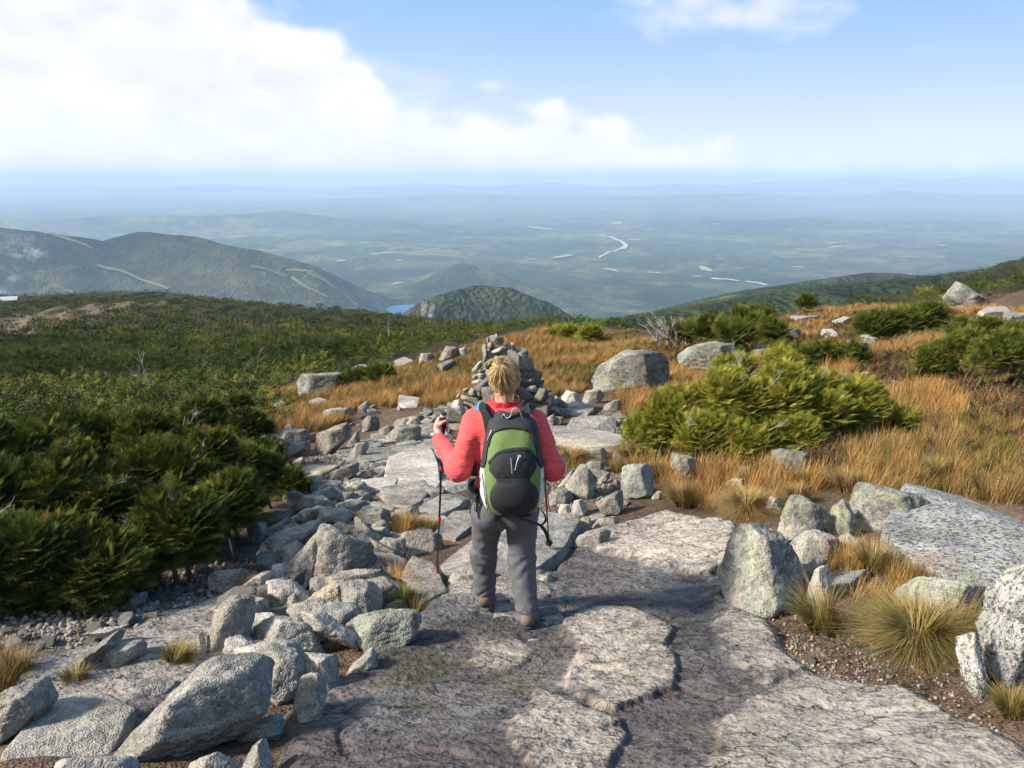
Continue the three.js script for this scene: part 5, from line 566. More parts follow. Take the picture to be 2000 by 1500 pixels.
// The cairn: stone kind, half thickness, outline points in metres, facing
const CAIRN_AT = [-0.075, -0.966, -11.051], CAIRN = [
['g',0.09,[-0.339,0.334,-11.264,-0.292,0.364,-11.271,-0.125,0.323,-11.266,-0.104,0.261,-11.254,-0.157,0.2,-11.241,-0.24,0.216,-11.242,-0.323,0.282,-11.254],[0.02,0.197,0.98]],
['w',0.09,[-0.255,0.363,-11.251,-0.219,0.378,-11.254,-0.203,0.337,-11.247,-0.24,0.317,-11.242],[0.02,0.192,0.981]],
['n',0.09,[-0.38,0.284,-11.405,-0.328,0.325,-11.415,-0.328,0.232,-11.396,-0.37,0.17,-11.383],[0.03,0.197,0.98]],
['n',0.09,[-0.368,0.191,-11.336,-0.326,0.242,-11.347,-0.242,0.19,-11.339,-0.295,0.129,-11.325,-0.337,0.119,-11.321],[0.027,0.205,0.978]],
['w',0.09,[-0.312,0.117,-11.179,-0.25,0.158,-11.189,-0.114,0.213,-11.203,-0.099,0.193,-11.199,-0.167,0.107,-11.179,-0.271,0.082,-11.172],[0.018,0.21,0.978]],
['n',0.09,[-0.105,0.184,-11.319,-0.063,0.235,-11.33,-0.011,0.194,-11.322,0,0.112,-11.304,-0.042,0.071,-11.295,-0.084,0.101,-11.302],[0.004,0.208,0.978]],
['g',0.09,[-0.042,0.229,-11.411,0.021,0.219,-11.409,0.058,0.136,-11.391,0.053,0.074,-11.378,0,0.074,-11.378,-0.011,0.167,-11.398],[-0.001,0.206,0.979]],
['l',0.09,[-0.437,0.251,-11.225,-0.38,0.261,-11.229,-0.37,0.195,-11.214,-0.313,0.022,-11.178,-0.308,-0.111,-11.149,-0.375,-0.12,-11.144,-0.427,-0.069,-11.154,-0.432,0.124,-11.197],[0.033,0.216,0.976]],
['g',0.09,[0,0.089,-11.361,0.09,0.068,-11.356,0.085,0.016,-11.345,0,0.016,-11.345],[-0.004,0.215,0.977]],
['n',0.09,[-0.211,0.046,-11.309,-0.105,0.082,-11.318,-0.021,0.035,-11.308,-0.042,-0.006,-11.299,-0.19,-0.005,-11.298],[0.01,0.218,0.976]],
['o',0.09,[-0.294,0.035,-11.263,-0.21,0.055,-11.269,-0.179,-0.007,-11.256,-0.252,-0.037,-11.248,-0.294,-0.017,-11.252],[0.021,0.22,0.975]],
['n',0.09,[-0.6,-0.166,-11.246,-0.484,-0.045,-11.28,-0.432,-0.014,-11.289,-0.421,-0.086,-11.273,-0.527,-0.208,-11.239,-0.59,-0.207,-11.236],[0.044,0.231,0.972]],
['w',0.09,[-0.524,-0.163,-11.188,-0.461,-0.143,-11.196,-0.419,-0.164,-11.192,-0.461,-0.205,-11.181],[0.04,0.236,0.971]],
['g',0.09,[-0.588,-0.239,-11.187,-0.525,-0.209,-11.198,-0.483,-0.26,-11.187,-0.546,-0.31,-11.171,-0.588,-0.279,-11.177],[0.047,0.243,0.969]],
['w',0.09,[-0.522,-0.215,-11.134,-0.47,-0.185,-11.144,-0.407,-0.195,-11.144,-0.402,-0.266,-11.126,-0.48,-0.266,-11.123],[0.04,0.242,0.97]],
['w',0.09,[-0.595,-0.315,-11.106,-0.501,-0.266,-11.123,-0.418,-0.277,-11.123,-0.407,-0.358,-11.103,-0.47,-0.407,-11.087,-0.574,-0.346,-11.099],[0.043,0.251,0.967]],
['g',0.09,[-0.726,-0.44,-11.168,-0.663,-0.41,-11.18,-0.621,-0.431,-11.177,-0.653,-0.482,-11.161,-0.716,-0.481,-11.158],[0.058,0.259,0.964]],
['g',0.09,[-0.642,-0.456,-11.066,-0.595,-0.386,-11.087,-0.533,-0.387,-11.09,-0.48,-0.498,-11.062,-0.543,-0.543,-11.047,-0.626,-0.506,-11.053],[0.05,0.262,0.964]],
['w',0.09,[-0.481,-0.463,-11.092,-0.419,-0.413,-11.108,-0.356,-0.434,-11.105,-0.377,-0.494,-11.088,-0.46,-0.493,-11.085],[0.036,0.262,0.964]],
['g',0.09,[-0.438,-0.523,-11.036,-0.375,-0.494,-11.047,-0.323,-0.534,-11.037,-0.323,-0.615,-11.014,-0.396,-0.594,-11.018],[0.032,0.271,0.962]],
['w',0.123,[-0.755,-0.513,-10.94,-0.729,-0.418,-10.968,-0.683,-0.434,-10.966,-0.538,-0.53,-10.946,-0.357,-0.608,-10.934,-0.362,-0.657,-10.919,-0.435,-0.651,-10.917,-0.621,-0.579,-10.928],[0.049,0.272,0.961]],
['n',0.09,[-0.82,-0.53,-11.137,-0.778,-0.495,-11.15,-0.747,-0.511,-11.148,-0.768,-0.561,-11.132,-0.81,-0.57,-11.127],[0.068,0.266,0.962]],
['w',0.09,[-0.887,-0.599,-10.884,-0.825,-0.521,-10.911,-0.764,-0.512,-10.918,-0.619,-0.722,-10.866,-0.64,-0.762,-10.853,-0.743,-0.74,-10.853,-0.866,-0.648,-10.871],[0.067,0.281,0.957]],
['o',0.09,[-0.728,-0.594,-10.98,-0.645,-0.605,-10.982,-0.645,-0.655,-10.967,-0.707,-0.634,-10.97],[0.059,0.277,0.959]],
['g',0.09,[0.126,-0.078,-11.282,0.232,-0.057,-11.285,0.253,-0.241,-11.241,0.211,-0.282,-11.231,0.137,-0.139,-11.267],[-0.017,0.234,0.972]],
['n',0.09,[0.189,-0.293,-11.187,0.284,-0.262,-11.193,0.336,-0.292,-11.184,0.315,-0.363,-11.166,0.21,-0.354,-11.171],[-0.023,0.248,0.968]],
['g',0.09,[0.146,-0.41,-11.096,0.345,-0.348,-11.108,0.381,-0.449,-11.08,0.313,-0.479,-11.073,0.136,-0.47,-11.08],[-0.023,0.26,0.965]],
['g',0.09,[0.136,-0.496,-11.093,0.345,-0.484,-11.092,0.314,-0.545,-11.076,0.188,-0.576,-11.07],[-0.021,0.267,0.963]],
['g',0.09,[0.189,-0.582,-11.09,0.419,-0.489,-11.109,0.44,-0.549,-11.091,0.409,-0.661,-11.061,0.262,-0.662,-11.065],[-0.03,0.272,0.962]],
['g',0.09,[0.385,-0.444,-11.184,0.443,-0.403,-11.193,0.579,-0.432,-11.179,0.59,-0.483,-11.165,0.421,-0.5,-11.168],[-0.042,0.259,0.965]],
['g',0.09,[0.429,-0.584,-11.061,0.586,-0.482,-11.083,0.601,-0.562,-11.059,0.554,-0.704,-11.021,0.439,-0.655,-11.041],[-0.045,0.274,0.961]],
['g',0.09,[-0.377,0.119,-11.269,-0.315,0.088,-11.264,-0.294,0.006,-11.246,-0.315,-0.035,-11.237,-0.357,0.037,-11.252],[0.029,0.217,0.976]],
['g',0.09,[-0.316,-0.056,-11.283,-0.158,-0.016,-11.296,-0.105,-0.098,-11.277,-0.127,-0.18,-11.258,-0.295,-0.179,-11.255],[0.017,0.229,0.973]],
['n',0.101,[-0.126,-0.032,-11.272,0.105,-0.001,-11.28,0.137,-0.134,-11.248,0,-0.196,-11.234,-0.105,-0.155,-11.244],[-0,0.229,0.973]],
['g',0.09,[-0.399,-0.167,-11.203,-0.231,-0.168,-11.208,-0.21,-0.29,-11.178,-0.315,-0.33,-11.165,-0.399,-0.269,-11.178],[0.027,0.242,0.97]],
['g',0.09,[-0.211,-0.18,-11.257,0,-0.201,-11.253,0.011,-0.323,-11.223,-0.158,-0.344,-11.216],[0.008,0.243,0.97]],
['g',0.09,[0,-0.176,-11.239,0.189,-0.175,-11.237,0.2,-0.318,-11.202,0.042,-0.339,-11.198],[-0.009,0.242,0.97]],
['n',0.09,[-0.377,-0.322,-11.134,-0.209,-0.303,-11.143,-0.168,-0.415,-11.115,-0.314,-0.464,-11.098,-0.377,-0.424,-11.107],[0.025,0.255,0.967]],
['g',0.09,[-0.168,-0.331,-11.168,0.01,-0.311,-11.174,0.042,-0.433,-11.142,-0.126,-0.473,-11.131],[0.005,0.255,0.967]],
['g',0.09,[0.042,-0.344,-11.217,0.19,-0.343,-11.216,0.19,-0.445,-11.189,0.063,-0.487,-11.179],[-0.01,0.255,0.967]],
['g',0.09,[-0.334,-0.459,-11.079,-0.157,-0.45,-11.085,-0.105,-0.571,-11.052,-0.251,-0.621,-11.035,-0.324,-0.56,-11.051],[0.02,0.268,0.963]],
['n',0.09,[-0.125,-0.46,-11.083,0.084,-0.45,-11.086,0.125,-0.571,-11.052,-0.042,-0.621,-11.038],[-0.001,0.268,0.963]],
['g',0.095,[-0.313,-0.615,-11.015,-0.104,-0.596,-11.024,-0.073,-0.736,-10.984,-0.25,-0.775,-10.969],[0.016,0.282,0.959]],
['g',0.105,[-0.073,-0.606,-11.022,0.156,-0.566,-11.032,0.188,-0.716,-10.988,-0.021,-0.766,-10.975],[-0.005,0.28,0.96]],
['g',0.09,[0.167,-0.647,-11.05,0.314,-0.656,-11.044,0.335,-0.766,-11.011,0.188,-0.797,-11.005],[-0.022,0.284,0.959]],
['n',0.09,[-0.541,-0.667,-10.97,-0.354,-0.669,-10.977,-0.312,-0.779,-10.946,-0.478,-0.807,-10.931],[0.037,0.287,0.957]],
];
// ---------------------------------------------------------------- rocks
const spheres = {};
function ball(detail) { if (!spheres[detail]) { const g = new THREE.IcosahedronGeometry(1, detail); g.deleteAttribute('normal'); g.deleteAttribute('uv'); spheres[detail] = mergeVertices(g, 1e-5); } return spheres[detail]; }
function solid(planes, ext, axes, o, s, opt = {}) {   // a many-sided stone: the space inside all planes (normal, distance from o), edges worn round, faces rough
  const { detail = 12, round = 26, rough = 1 } = opt, b = ball(detail), p = b.attributes.position, n = p.count, P = new Float32Array(n * 3), d = V(), q = V(), size = Math.max(...ext);
  const f1 = 2.1 / size, f2 = 7 / size, f3 = 22 / size, so = s * 13.7;
  for (let i = 0; i < n; i++) {
    d.set(0, 0, 0).addScaledVector(axes[0], p.getX(i) * ext[0]).addScaledVector(axes[1], p.getY(i) * ext[1]).addScaledVector(axes[2], p.getZ(i) * ext[2]).normalize();
    let k = 0; for (const [nn, dist] of planes) { const c = nn.dot(d) / dist; if (c > 0) k += Math.pow(c, round); }
    const r = Math.pow(k, -1 / round); q.copy(d).multiplyScalar(r);
    const m = Math.min(size, Math.min(ext[0], ext[1], ext[2]) * 3), w = rough * (0.036 * fbm(q.x * f1 + so, q.y * f1, q.z * f1 + 3, 2) + 0.040 * fbm(q.x * f2, q.y * f2 + so, q.z * f2, 3) + 0.012 * noise(q.x * f3, q.y * f3, q.z * f3 + so));
    const cut = Math.abs(fbm(q.x * f2 * 0.6 + so, q.y * f2 * 1.4, q.z * f2 * 0.6, 2)); q.addScaledVector(d, m * (w - rough * 0.030 * sst(0.09, 0.0, cut)));
    P[i * 3] = q.x + o.x; P[i * 3 + 1] = q.y + o.y; P[i * 3 + 2] = q.z + o.z;
  }
  const g = new THREE.BufferGeometry(); g.setAttribute('position', new THREE.BufferAttribute(P, 3)); g.setIndex(b.index); g.computeVertexNormals();
  return stoneSkin(g, s);
}
function stoneSkin(g, s) {   // uv in metres from three sides; patches of tone over the stone
  const h = g.toNonIndexed(), p = h.attributes.position, n = h.attributes.normal, U = new Float32Array(p.count * 2), K = new Float32Array(p.count * 3), a = V(), b = V(), c = V(), sc = 0.8, ou = fr(s * 0.377), ov = fr(s * 0.713);
  const tone = 0.86 + 0.3 * fr(s * 0.618), warm = 0.05 * (fr(s * 0.271) - 0.5);
  for (let i = 0; i < p.count; i += 3) {
    a.fromBufferAttribute(p, i); b.fromBufferAttribute(p, i + 1).sub(a); c.fromBufferAttribute(p, i + 2).sub(a); b.cross(c); const x = Math.abs(b.x), y = Math.abs(b.y), z = Math.abs(b.z);
    for (let k = i; k < i + 3; k++) {
      const X = p.getX(k), Y = p.getY(k), Z = p.getZ(k); let u, v; if (y >= x && y >= z) { u = X; v = Z; } else if (x >= z) { u = Z; v = Y; } else { u = X; v = Y; }
      U[k * 2] = u * sc + ou; U[k * 2 + 1] = v * sc + ov;
      const t = tone * (1 + 0.42 * fbm(X * 3 + s, Y * 3, Z * 3, 3) + 0.25 * fbm(X * 13 + s, Y * 13, Z * 13, 2)); K[k * 3] = t * (1 + warm); K[k * 3 + 1] = t; K[k * 3 + 2] = t * (1 - warm);
    }
  }
  h.setAttribute('uv', new THREE.BufferAttribute(U, 2)); h.setAttribute('color', new THREE.BufferAttribute(K, 3)); return h;
}
function upright(pts, half, n, s, opt = {}) {   // a boulder from its outline: both halves narrow away from the outline; broad faces cut across the side we meet
  const q = []; for (let i = 0; i < pts.length; i += 3) q.push(V(pts[i], pts[i + 1], pts[i + 2]));
  const o = q.reduce((a, b) => a.add(b), V(0, 0, 0)).multiplyScalar(1 / q.length), nv = V(...n).normalize(), ux = V(0, 1, 0).cross(nv).normalize(), uy = nv.clone().cross(ux);
  const uv = q.map((p) => [p.clone().sub(o).dot(ux), p.clone().sub(o).dot(uy)]); let ar = 0; uv.forEach((a, i) => { const b = uv[(i + 1) % uv.length]; ar += a[0] * b[1] - a[1] * b[0]; });
  const planes = []; let w = 0, h = 0; seed = Math.floor(s * 7919) + 5;
  uv.forEach((a, i) => {
    const b = uv[(i + 1) % uv.length], ex = b[0] - a[0], ey = b[1] - a[1], L = Math.hypot(ex, ey) || 1, sg = ar > 0 ? 1 : -1, px = ey / L * sg, py = -ex / L * sg, dist = Math.max(0.03 * half + 0.01, px * a[0] + py * a[1]);
    w = Math.max(w, Math.abs(a[0])); h = Math.max(h, Math.abs(a[1]));
    const e2 = V(0, 0, 0).addScaledVector(ux, px).addScaledVector(uy, py);
    for (const [side, lo, hi] of [[1, 0.10, 0.55], [-1, 0.15, 0.5]]) { const t = rr(lo, hi); planes.push([e2.clone().multiplyScalar(Math.cos(t)).addScaledVector(nv, side * Math.sin(t)), dist * Math.cos(t)]); }
  });
  const face = (a, b, c, dist) => planes.push([V(0, 0, 0).addScaledVector(ux, a).addScaledVector(uy, b).addScaledVector(nv, c).normalize(), dist]);
  face(rr(-0.2, 0.2), rr(-0.25, 0.1), 1, half); face(0, 0, -1, half);
  const upn = V(rr(-0.16, 0.16), 1, rr(-0.05, 0.2)).normalize(); planes.push([upn, Math.max(0.4 * h, Math.abs(h * 0.80)) ]);   // a flattish top
  face(-0.75, rr(0, 0.5), 0.75, half * 0.55 + w * rr(0.22, 0.34)); face(0.8, rr(-0.2, 0.3), 0.7, half * 0.5 + w * rr(0.22, 0.36));
  return solid(planes, [w, h, half], [ux, uy, nv], o, s, opt);
}
function lying(pts, t, s, opt = {}) {    // a slab from the outline of its top
  const q = []; for (let i = 0; i < pts.length; i += 3) q.push(V(pts[i], pts[i + 1], pts[i + 2]));
  const o = q.reduce((a, b) => a.add(b), V(0, 0, 0)).multiplyScalar(1 / q.length), n = V(0, 0, 0); q.forEach((a, i) => n.add(a.clone().sub(o).cross(q[(i + 1) % q.length].clone().sub(o)))); n.normalize(); if (n.y < 0) n.negate();
  n.lerp(V(0, 1, 0), 0.25).normalize(); const ux = V(1, 0, 0).addScaledVector(n, -n.x).normalize(), uz = n.clone().cross(ux), planes = []; let w = 0, h = 0, ar = 0; seed = Math.floor(s * 7919) + 5;
  const uv = q.map((p) => [p.clone().sub(o).dot(ux), p.clone().sub(o).dot(uz)]); uv.forEach((a, i) => { const b = uv[(i + 1) % uv.length]; ar += a[0] * b[1] - a[1] * b[0]; });
  uv.forEach((a, i) => {
    const b = uv[(i + 1) % uv.length], ex = b[0] - a[0], ey = b[1] - a[1], L = Math.hypot(ex, ey) || 1, sg = ar > 0 ? 1 : -1, px = ey / L * sg, py = -ex / L * sg, tl = rr(-0.1, 0.35);
    w = Math.max(w, Math.abs(a[0])); h = Math.max(h, Math.abs(a[1]));
    planes.push([V(0, 0, 0).addScaledVector(ux, px).addScaledVector(uz, py).multiplyScalar(Math.cos(tl)).addScaledVector(n, Math.sin(tl)), Math.max(0.02, px * a[0] + py * a[1]) * Math.cos(tl)]);
  });
  const th = t * 0.9; planes.push([n.clone().addScaledVector(ux, rr(-0.04, 0.04)).addScaledVector(uz, rr(-0.04, 0.04)).normalize(), th * 0.5], [n.clone().negate(), th * 0.9]);
  planes.push([n.clone().addScaledVector(ux, rr(-0.4, 0.4)).addScaledVector(uz, rr(-0.4, 0.4)).normalize(), th * 0.5 + 0.12 * Math.min(w, h)]);
  o.addScaledVector(n, -th * 0.5); return solid(planes, [w, th, h], [ux, n, uz], o, s, { round: 44, rough: 0.45, ...opt });
}
function centred(mesh) { const g = mesh.geometry; g.computeBoundingBox(); const b = g.boundingBox, c = V((b.min.x + b.max.x) / 2, b.min.y, (b.min.z + b.max.z) / 2); g.translate(-c.x, -c.y, -c.z); mesh.position.copy(c); return mesh; }
const CAT = { boulder: 'boulder', rock: 'rock', stone: 'stone', flat_rock: 'rock', standing_stone: 'stone' };
const blockers = [];   // where no grass grows: x, z, radius
ROCKS.forEach(([name, build, kind, t, pts, n, label], i) => {
  const w = Math.hypot(pts[0] - pts[Math.floor(pts.length / 6) * 3], pts[2] - pts[Math.floor(pts.length / 6) * 3 + 2]), D = -pts[2], px = 1538 * w / D, detail = px > 130 ? 22 : px > 60 ? 15 : px > 30 ? 10 : 7;
  const g = build === 'F' ? lying(pts, t, i + 1, { detail }) : upright(pts, t, n, i + 1, { detail, round: [50, 80, 120][i % 3] });
  const m = centred(top(new THREE.Mesh(g, rockMat[kind]), name)); tag(m, label, CAT[name]);
  const b = m.geometry.boundingBox; blockers.push([m.position.x, m.position.z, (b.max.x - b.min.x) * 0.42, (b.max.z - b.min.z) * 0.5, m.position.y + b.max.y - b.min.y]);
});
// the cairn: one thing, its stones parts of it
{
  const cairn = new THREE.Group(); top(cairn, 'cairn'); cairn.position.set(...CAIRN_AT); tag(cairn, 'tall piled cairn of pale and dark stones behind the hiker', 'cairn');
  CAIRN.forEach(([kind, half, pts, n], i) => { const g = upright(pts, half, n, 400 + i, { detail: 7, round: 30 }); g.translate(-CAIRN_AT[0], -CAIRN_AT[1], -CAIRN_AT[2]); part('stone', g, rockMat[kind], cairn); });
  seed = 77;   // the stones of its core and far side
  for (let k = 0; k < 100; k++) {
    const h = 1.05 * Math.pow(rnd(), 1.5), R = 0.84 * (1 - h / 1.30), a = rr(0, 6.283), r = R * Math.sqrt(rnd()), g = cobble(k % 5); const m = part('stone', g, rockMat['glnwg'[k % 5]], cairn);
    m.position.set(Math.cos(a) * r + 0.02, h, Math.sin(a) * r - 0.22); const s = rr(0.11, 0.2); m.scale.set(s * rr(0.9, 1.4), s * rr(0.6, 0.9), s); m.rotation.set(rr(-0.4, 0.4), rr(0, 6), rr(-0.4, 0.4));
  }
}
var cobbleReady; function cobble(k) { cobble.made ??= []; if (!cobble.made[k]) { seed = 900 + k * 31; const planes = []; for (let i = 0; i < 9; i++) planes.push([V(gauss(), gauss(), gauss()).normalize(), rr(0.5, 0.95)]); for (const a of [[1, 0, 0], [-1, 0, 0], [0, 1, 0], [0, -1, 0], [0, 0, 1], [0, 0, -1]]) planes.push([V(...a), 1]); const sv = seed; cobble.made[k] = solid(planes, [1, 1, 1], [V(1, 0, 0), V(0, 1, 0), V(0, 0, 1)], V(0, 0, 0), 600 + k, { detail: 6, round: 70, rough: 0.6 }); seed = sv; } return cobble.made[k]; }
// smaller flat stones fitted between the big slabs of the path, and angular blocks packed into the wall
{
  const areas = [[LOOSE[3][4], 95, 0.09, 0.23, 'F', 'small flat stone fitted between the path slabs'], [LOOSE[5][4], 22, 0.08, 0.18, 'F', 'small flat stone at the right edge of the path'], [LOOSE[1][4], 50, 0.10, 0.20, 'B', 'angular block wedged into the rock wall left of the hiker'], [LOOSE[4][4], 44, 0.12, 0.28, 'F', 'flat stone on the path at the foot of the cairn']];
  const kinds = ['g', 'g', 'n', 'w', 'n', 'l'], names = ['grey', 'grey', 'brownish', 'pale', 'brownish', 'lichened'];
  areas.forEach(([p, n, a, b, build, label], ai) => {
    let x0 = 1e9, x1 = -1e9, z0 = 1e9, z1 = -1e9; for (let i = 0; i < p.length; i += 2) { x0 = Math.min(x0, p[i]); x1 = Math.max(x1, p[i]); z0 = Math.min(z0, p[i + 1]); z1 = Math.max(z1, p[i + 1]); }
    let sd = 5100 + ai * 50; const put = [];
    for (let k = 0, c = 0; c < n && k < n * 14; k++) {
      seed = sd++; const x = rr(x0, x1), z = rr(z0, z1), r = rr(a, b); if (!inside(p, x, z) || put.some(([px, pz, pr]) => Math.hypot(px - x, pz - z) < (pr + r) * 0.72)) continue; put.push([x, z, r]);
      const q = [], m = 5 + Math.floor(rnd() * 2), a0 = rr(0, 6.28), ki = Math.floor(rnd() * 6); let g;
      if (build === 'F') { const y = H(x, z) + rr(0.015, 0.05), st = rr(0.65, 1); for (let i = 0; i < m; i++) { const t = a0 + i / m * 6.283 + rr(-0.25, 0.25), rad = r * rr(0.8, 1.1); q.push(x + Math.cos(t) * rad * 1.2, y + Math.cos(t) * rad * -0.0, z + Math.sin(t) * rad * st); } g = lying(q, rr(0.05, 0.09), 2000 + ai * 300 + c, { detail: 9 }); }
      else { const y = H(x, z) + r * 0.35; for (let i = 0; i < m; i++) { const t = a0 + i / m * 6.283 + rr(-0.3, 0.3), rad = r * rr(0.7, 1.15); q.push(x + Math.cos(t) * rad * 1.25, y + Math.sin(t) * rad * 0.75, z); } const n0 = V(rr(-0.5, 0.5), rr(0.1, 0.6), 1).normalize(); g = upright(q, r * rr(0.4, 0.7), n0.toArray(), 2000 + ai * 300 + c, { detail: 9, round: 70 }); }
      c++; const o = centred(top(new THREE.Mesh(g, rockMat[kinds[ki]]), build === 'F' ? 'flat_stone' : 'stone_block')); tag(o, names[ki] + ' ' + label, 'stone'); o.userData.group = label.replace('stone', 'stones').replace('block', 'blocks');
    }
  });
}
// ---------------------------------------------------------------- spruce, grass, heath, gravel
function needles(P, x0, y0, z0, dx, dy, dz, len, n, nl, nw) {   // a twig clothed in needles, as thin three-cornered blades all round it
  const d = V(dx, dy, dz).normalize(), a = Math.abs(d.y) < 0.9 ? V(0, 1, 0).cross(d).normalize() : V(1, 0, 0), b = d.clone().cross(a);
  for (let i = 0; i < n; i++) {
    const s = (i + rnd() * 0.6) / n, th = i * 2.4 + rnd(), c = Math.cos(th), e = Math.sin(th) * 0.65 + 0.2, k = nl * (1 - 0.35 * s) * rr(0.8, 1.15);
    const px = x0 + d.x * len * s, py = y0 + d.y * len * s, pz = z0 + d.z * len * s, ox = a.x * c + b.x * e + d.x * 0.85, oy = a.y * c + b.y * e + d.y * 0.85, oz = a.z * c + b.z * e + d.z * 0.85, h = nw * 0.5;
    P.push(px - d.x * h, py - d.y * h, pz - d.z * h, px + d.x * h, py + d.y * h, pz + d.z * h, px + ox * k, py + oy * k, pz + oz * k);
  }
}
function spray(s, twigs, per, nl, nw) {   // a flat spray of twigs, unit length along +z, spreading in x, lifting at the tips
  seed = s; const P = [];
  for (let i = 0; i < twigs; i++) {
    const t = (i + 0.5) / twigs, z = t * 0.72, y = 0.10 * t * t, side = i % 2 ? 1 : -1, len = (0.46 * (1 - t) + 0.16) * rr(0.8, 1.15);
    needles(P, 0, y, z, side * rr(0.75, 1), rr(-0.06, 0.20), rr(0.55, 0.9), len, per, nl, nw);
    if (len > 0.3) needles(P, side * len * 0.35, y + 0.02, z + len * 0.28, side * 0.25, rr(0.0, 0.2), 1, len * 0.5, Math.ceil(per * 0.6), nl, nw);
  }
  needles(P, 0, 0.02, 0.25, 0, 0.14, 1, 0.78, per * 2, nl, nw);
  const g = geo(P); g.computeVertexNormals(); return g;
}
const leafMat = new THREE.MeshPhysicalMaterial({ name: 'spruce needles', color: C(1, 1, 1), roughness: 0.9, specularIntensity: 0.15 });
const barkMat = new THREE.MeshStandardMaterial({ name: 'spruce bark', color: C(0.09, 0.065, 0.048), roughness: 1 }), deadMat = new THREE.MeshStandardMaterial({ name: 'weathered dead wood', color: C(0.27, 0.24, 0.215), roughness: 0.9 });
const sprays = [1, 2, 3].map((k) => spray(k * 101, 15, 20, 0.075, 0.024));
const TONES = { dark: [[0.046, 0.062, 0.013], [0.105, 0.115, 0.019], [0.20, 0.18, 0.026]], mid: [[0.065, 0.085, 0.014], [0.115, 0.125, 0.020], [0.16, 0.135, 0.028]], light: [[0.14, 0.155, 0.020], [0.25, 0.24, 0.032], [0.38, 0.30, 0.06]] };
const M4 = new THREE.Matrix4(), QT = new THREE.Quaternion(), ONE = V(1, 1, 1);
function facing(d, roll = 0) { const z = d.clone().normalize(), x = V(0, 1, 0).cross(z); if (x.lengthSq() < 1e-4) x.set(1, 0, 0); x.normalize(); const y = z.clone().cross(x); const m = new THREE.Matrix4().makeBasis(x, y, z); return new THREE.Quaternion().setFromRotationMatrix(m).multiply(new THREE.Quaternion().setFromAxisAngle(V(0, 0, 1), roll)); }
function many(name, geometry, material, items, parent) {   // items: [position, quaternion, scale, colour]
  const m = new THREE.InstancedMesh(geometry, material, items.length); items.forEach(([p, q, s, c], i) => { M4.compose(p, q, s); m.setMatrixAt(i, M4); m.setColorAt(i, c); });
  m.name = name; m.userData.kind = 'stuff'; shade(m); parent.add(m); return m;
}
function limb(a, b, r0, r1, bend, n = 5) { const mid = a.clone().lerp(b, 0.5).add(bend), c = new THREE.QuadraticBezierCurve3(a, mid, b), g = new THREE.TubeGeometry(c, n, 1, 5), p = g.attributes.position; for (let i = 0; i <= n; i++) { const ctr = c.getPointAt(i / n), r = mix(r0, r1, i / n); for (let k = 0; k <= 5; k++) { const o = i * 6 + k; p.setXYZ(o, ctr.x + (p.getX(o) - ctr.x) * r, ctr.y + (p.getY(o) - ctr.y) * r, ctr.z + (p.getZ(o) - ctr.z) * r); } } return g; }
function snag(base, dir, len, r, depth, list) {   // bare forking twigs
  const end = base.clone().addScaledVector(dir, len); list.push(limb(base, end, r, r * 0.5, V(gauss(), gauss(), gauss()).multiplyScalar(len * 0.10), 4)); if (!depth) return;
  const n = 3 + Math.floor(rnd() * 3); for (let i = 0; i < n; i++) { const p = base.clone().lerp(end, rr(0.3, 1)), d = dir.clone().add(V(gauss(), gauss() * 0.7 + 0.1, gauss()).multiplyScalar(0.95)).normalize(); snag(p, d, len * rr(0.35, 0.62), r * 0.55, depth - 1, list); }
}
const snagGeo = (p, d, l, r) => { const list = []; snag(p, d, l, r, 2, list); return mergeGeometries(list); };
const wind = V(0.42, 0.12, -0.02);
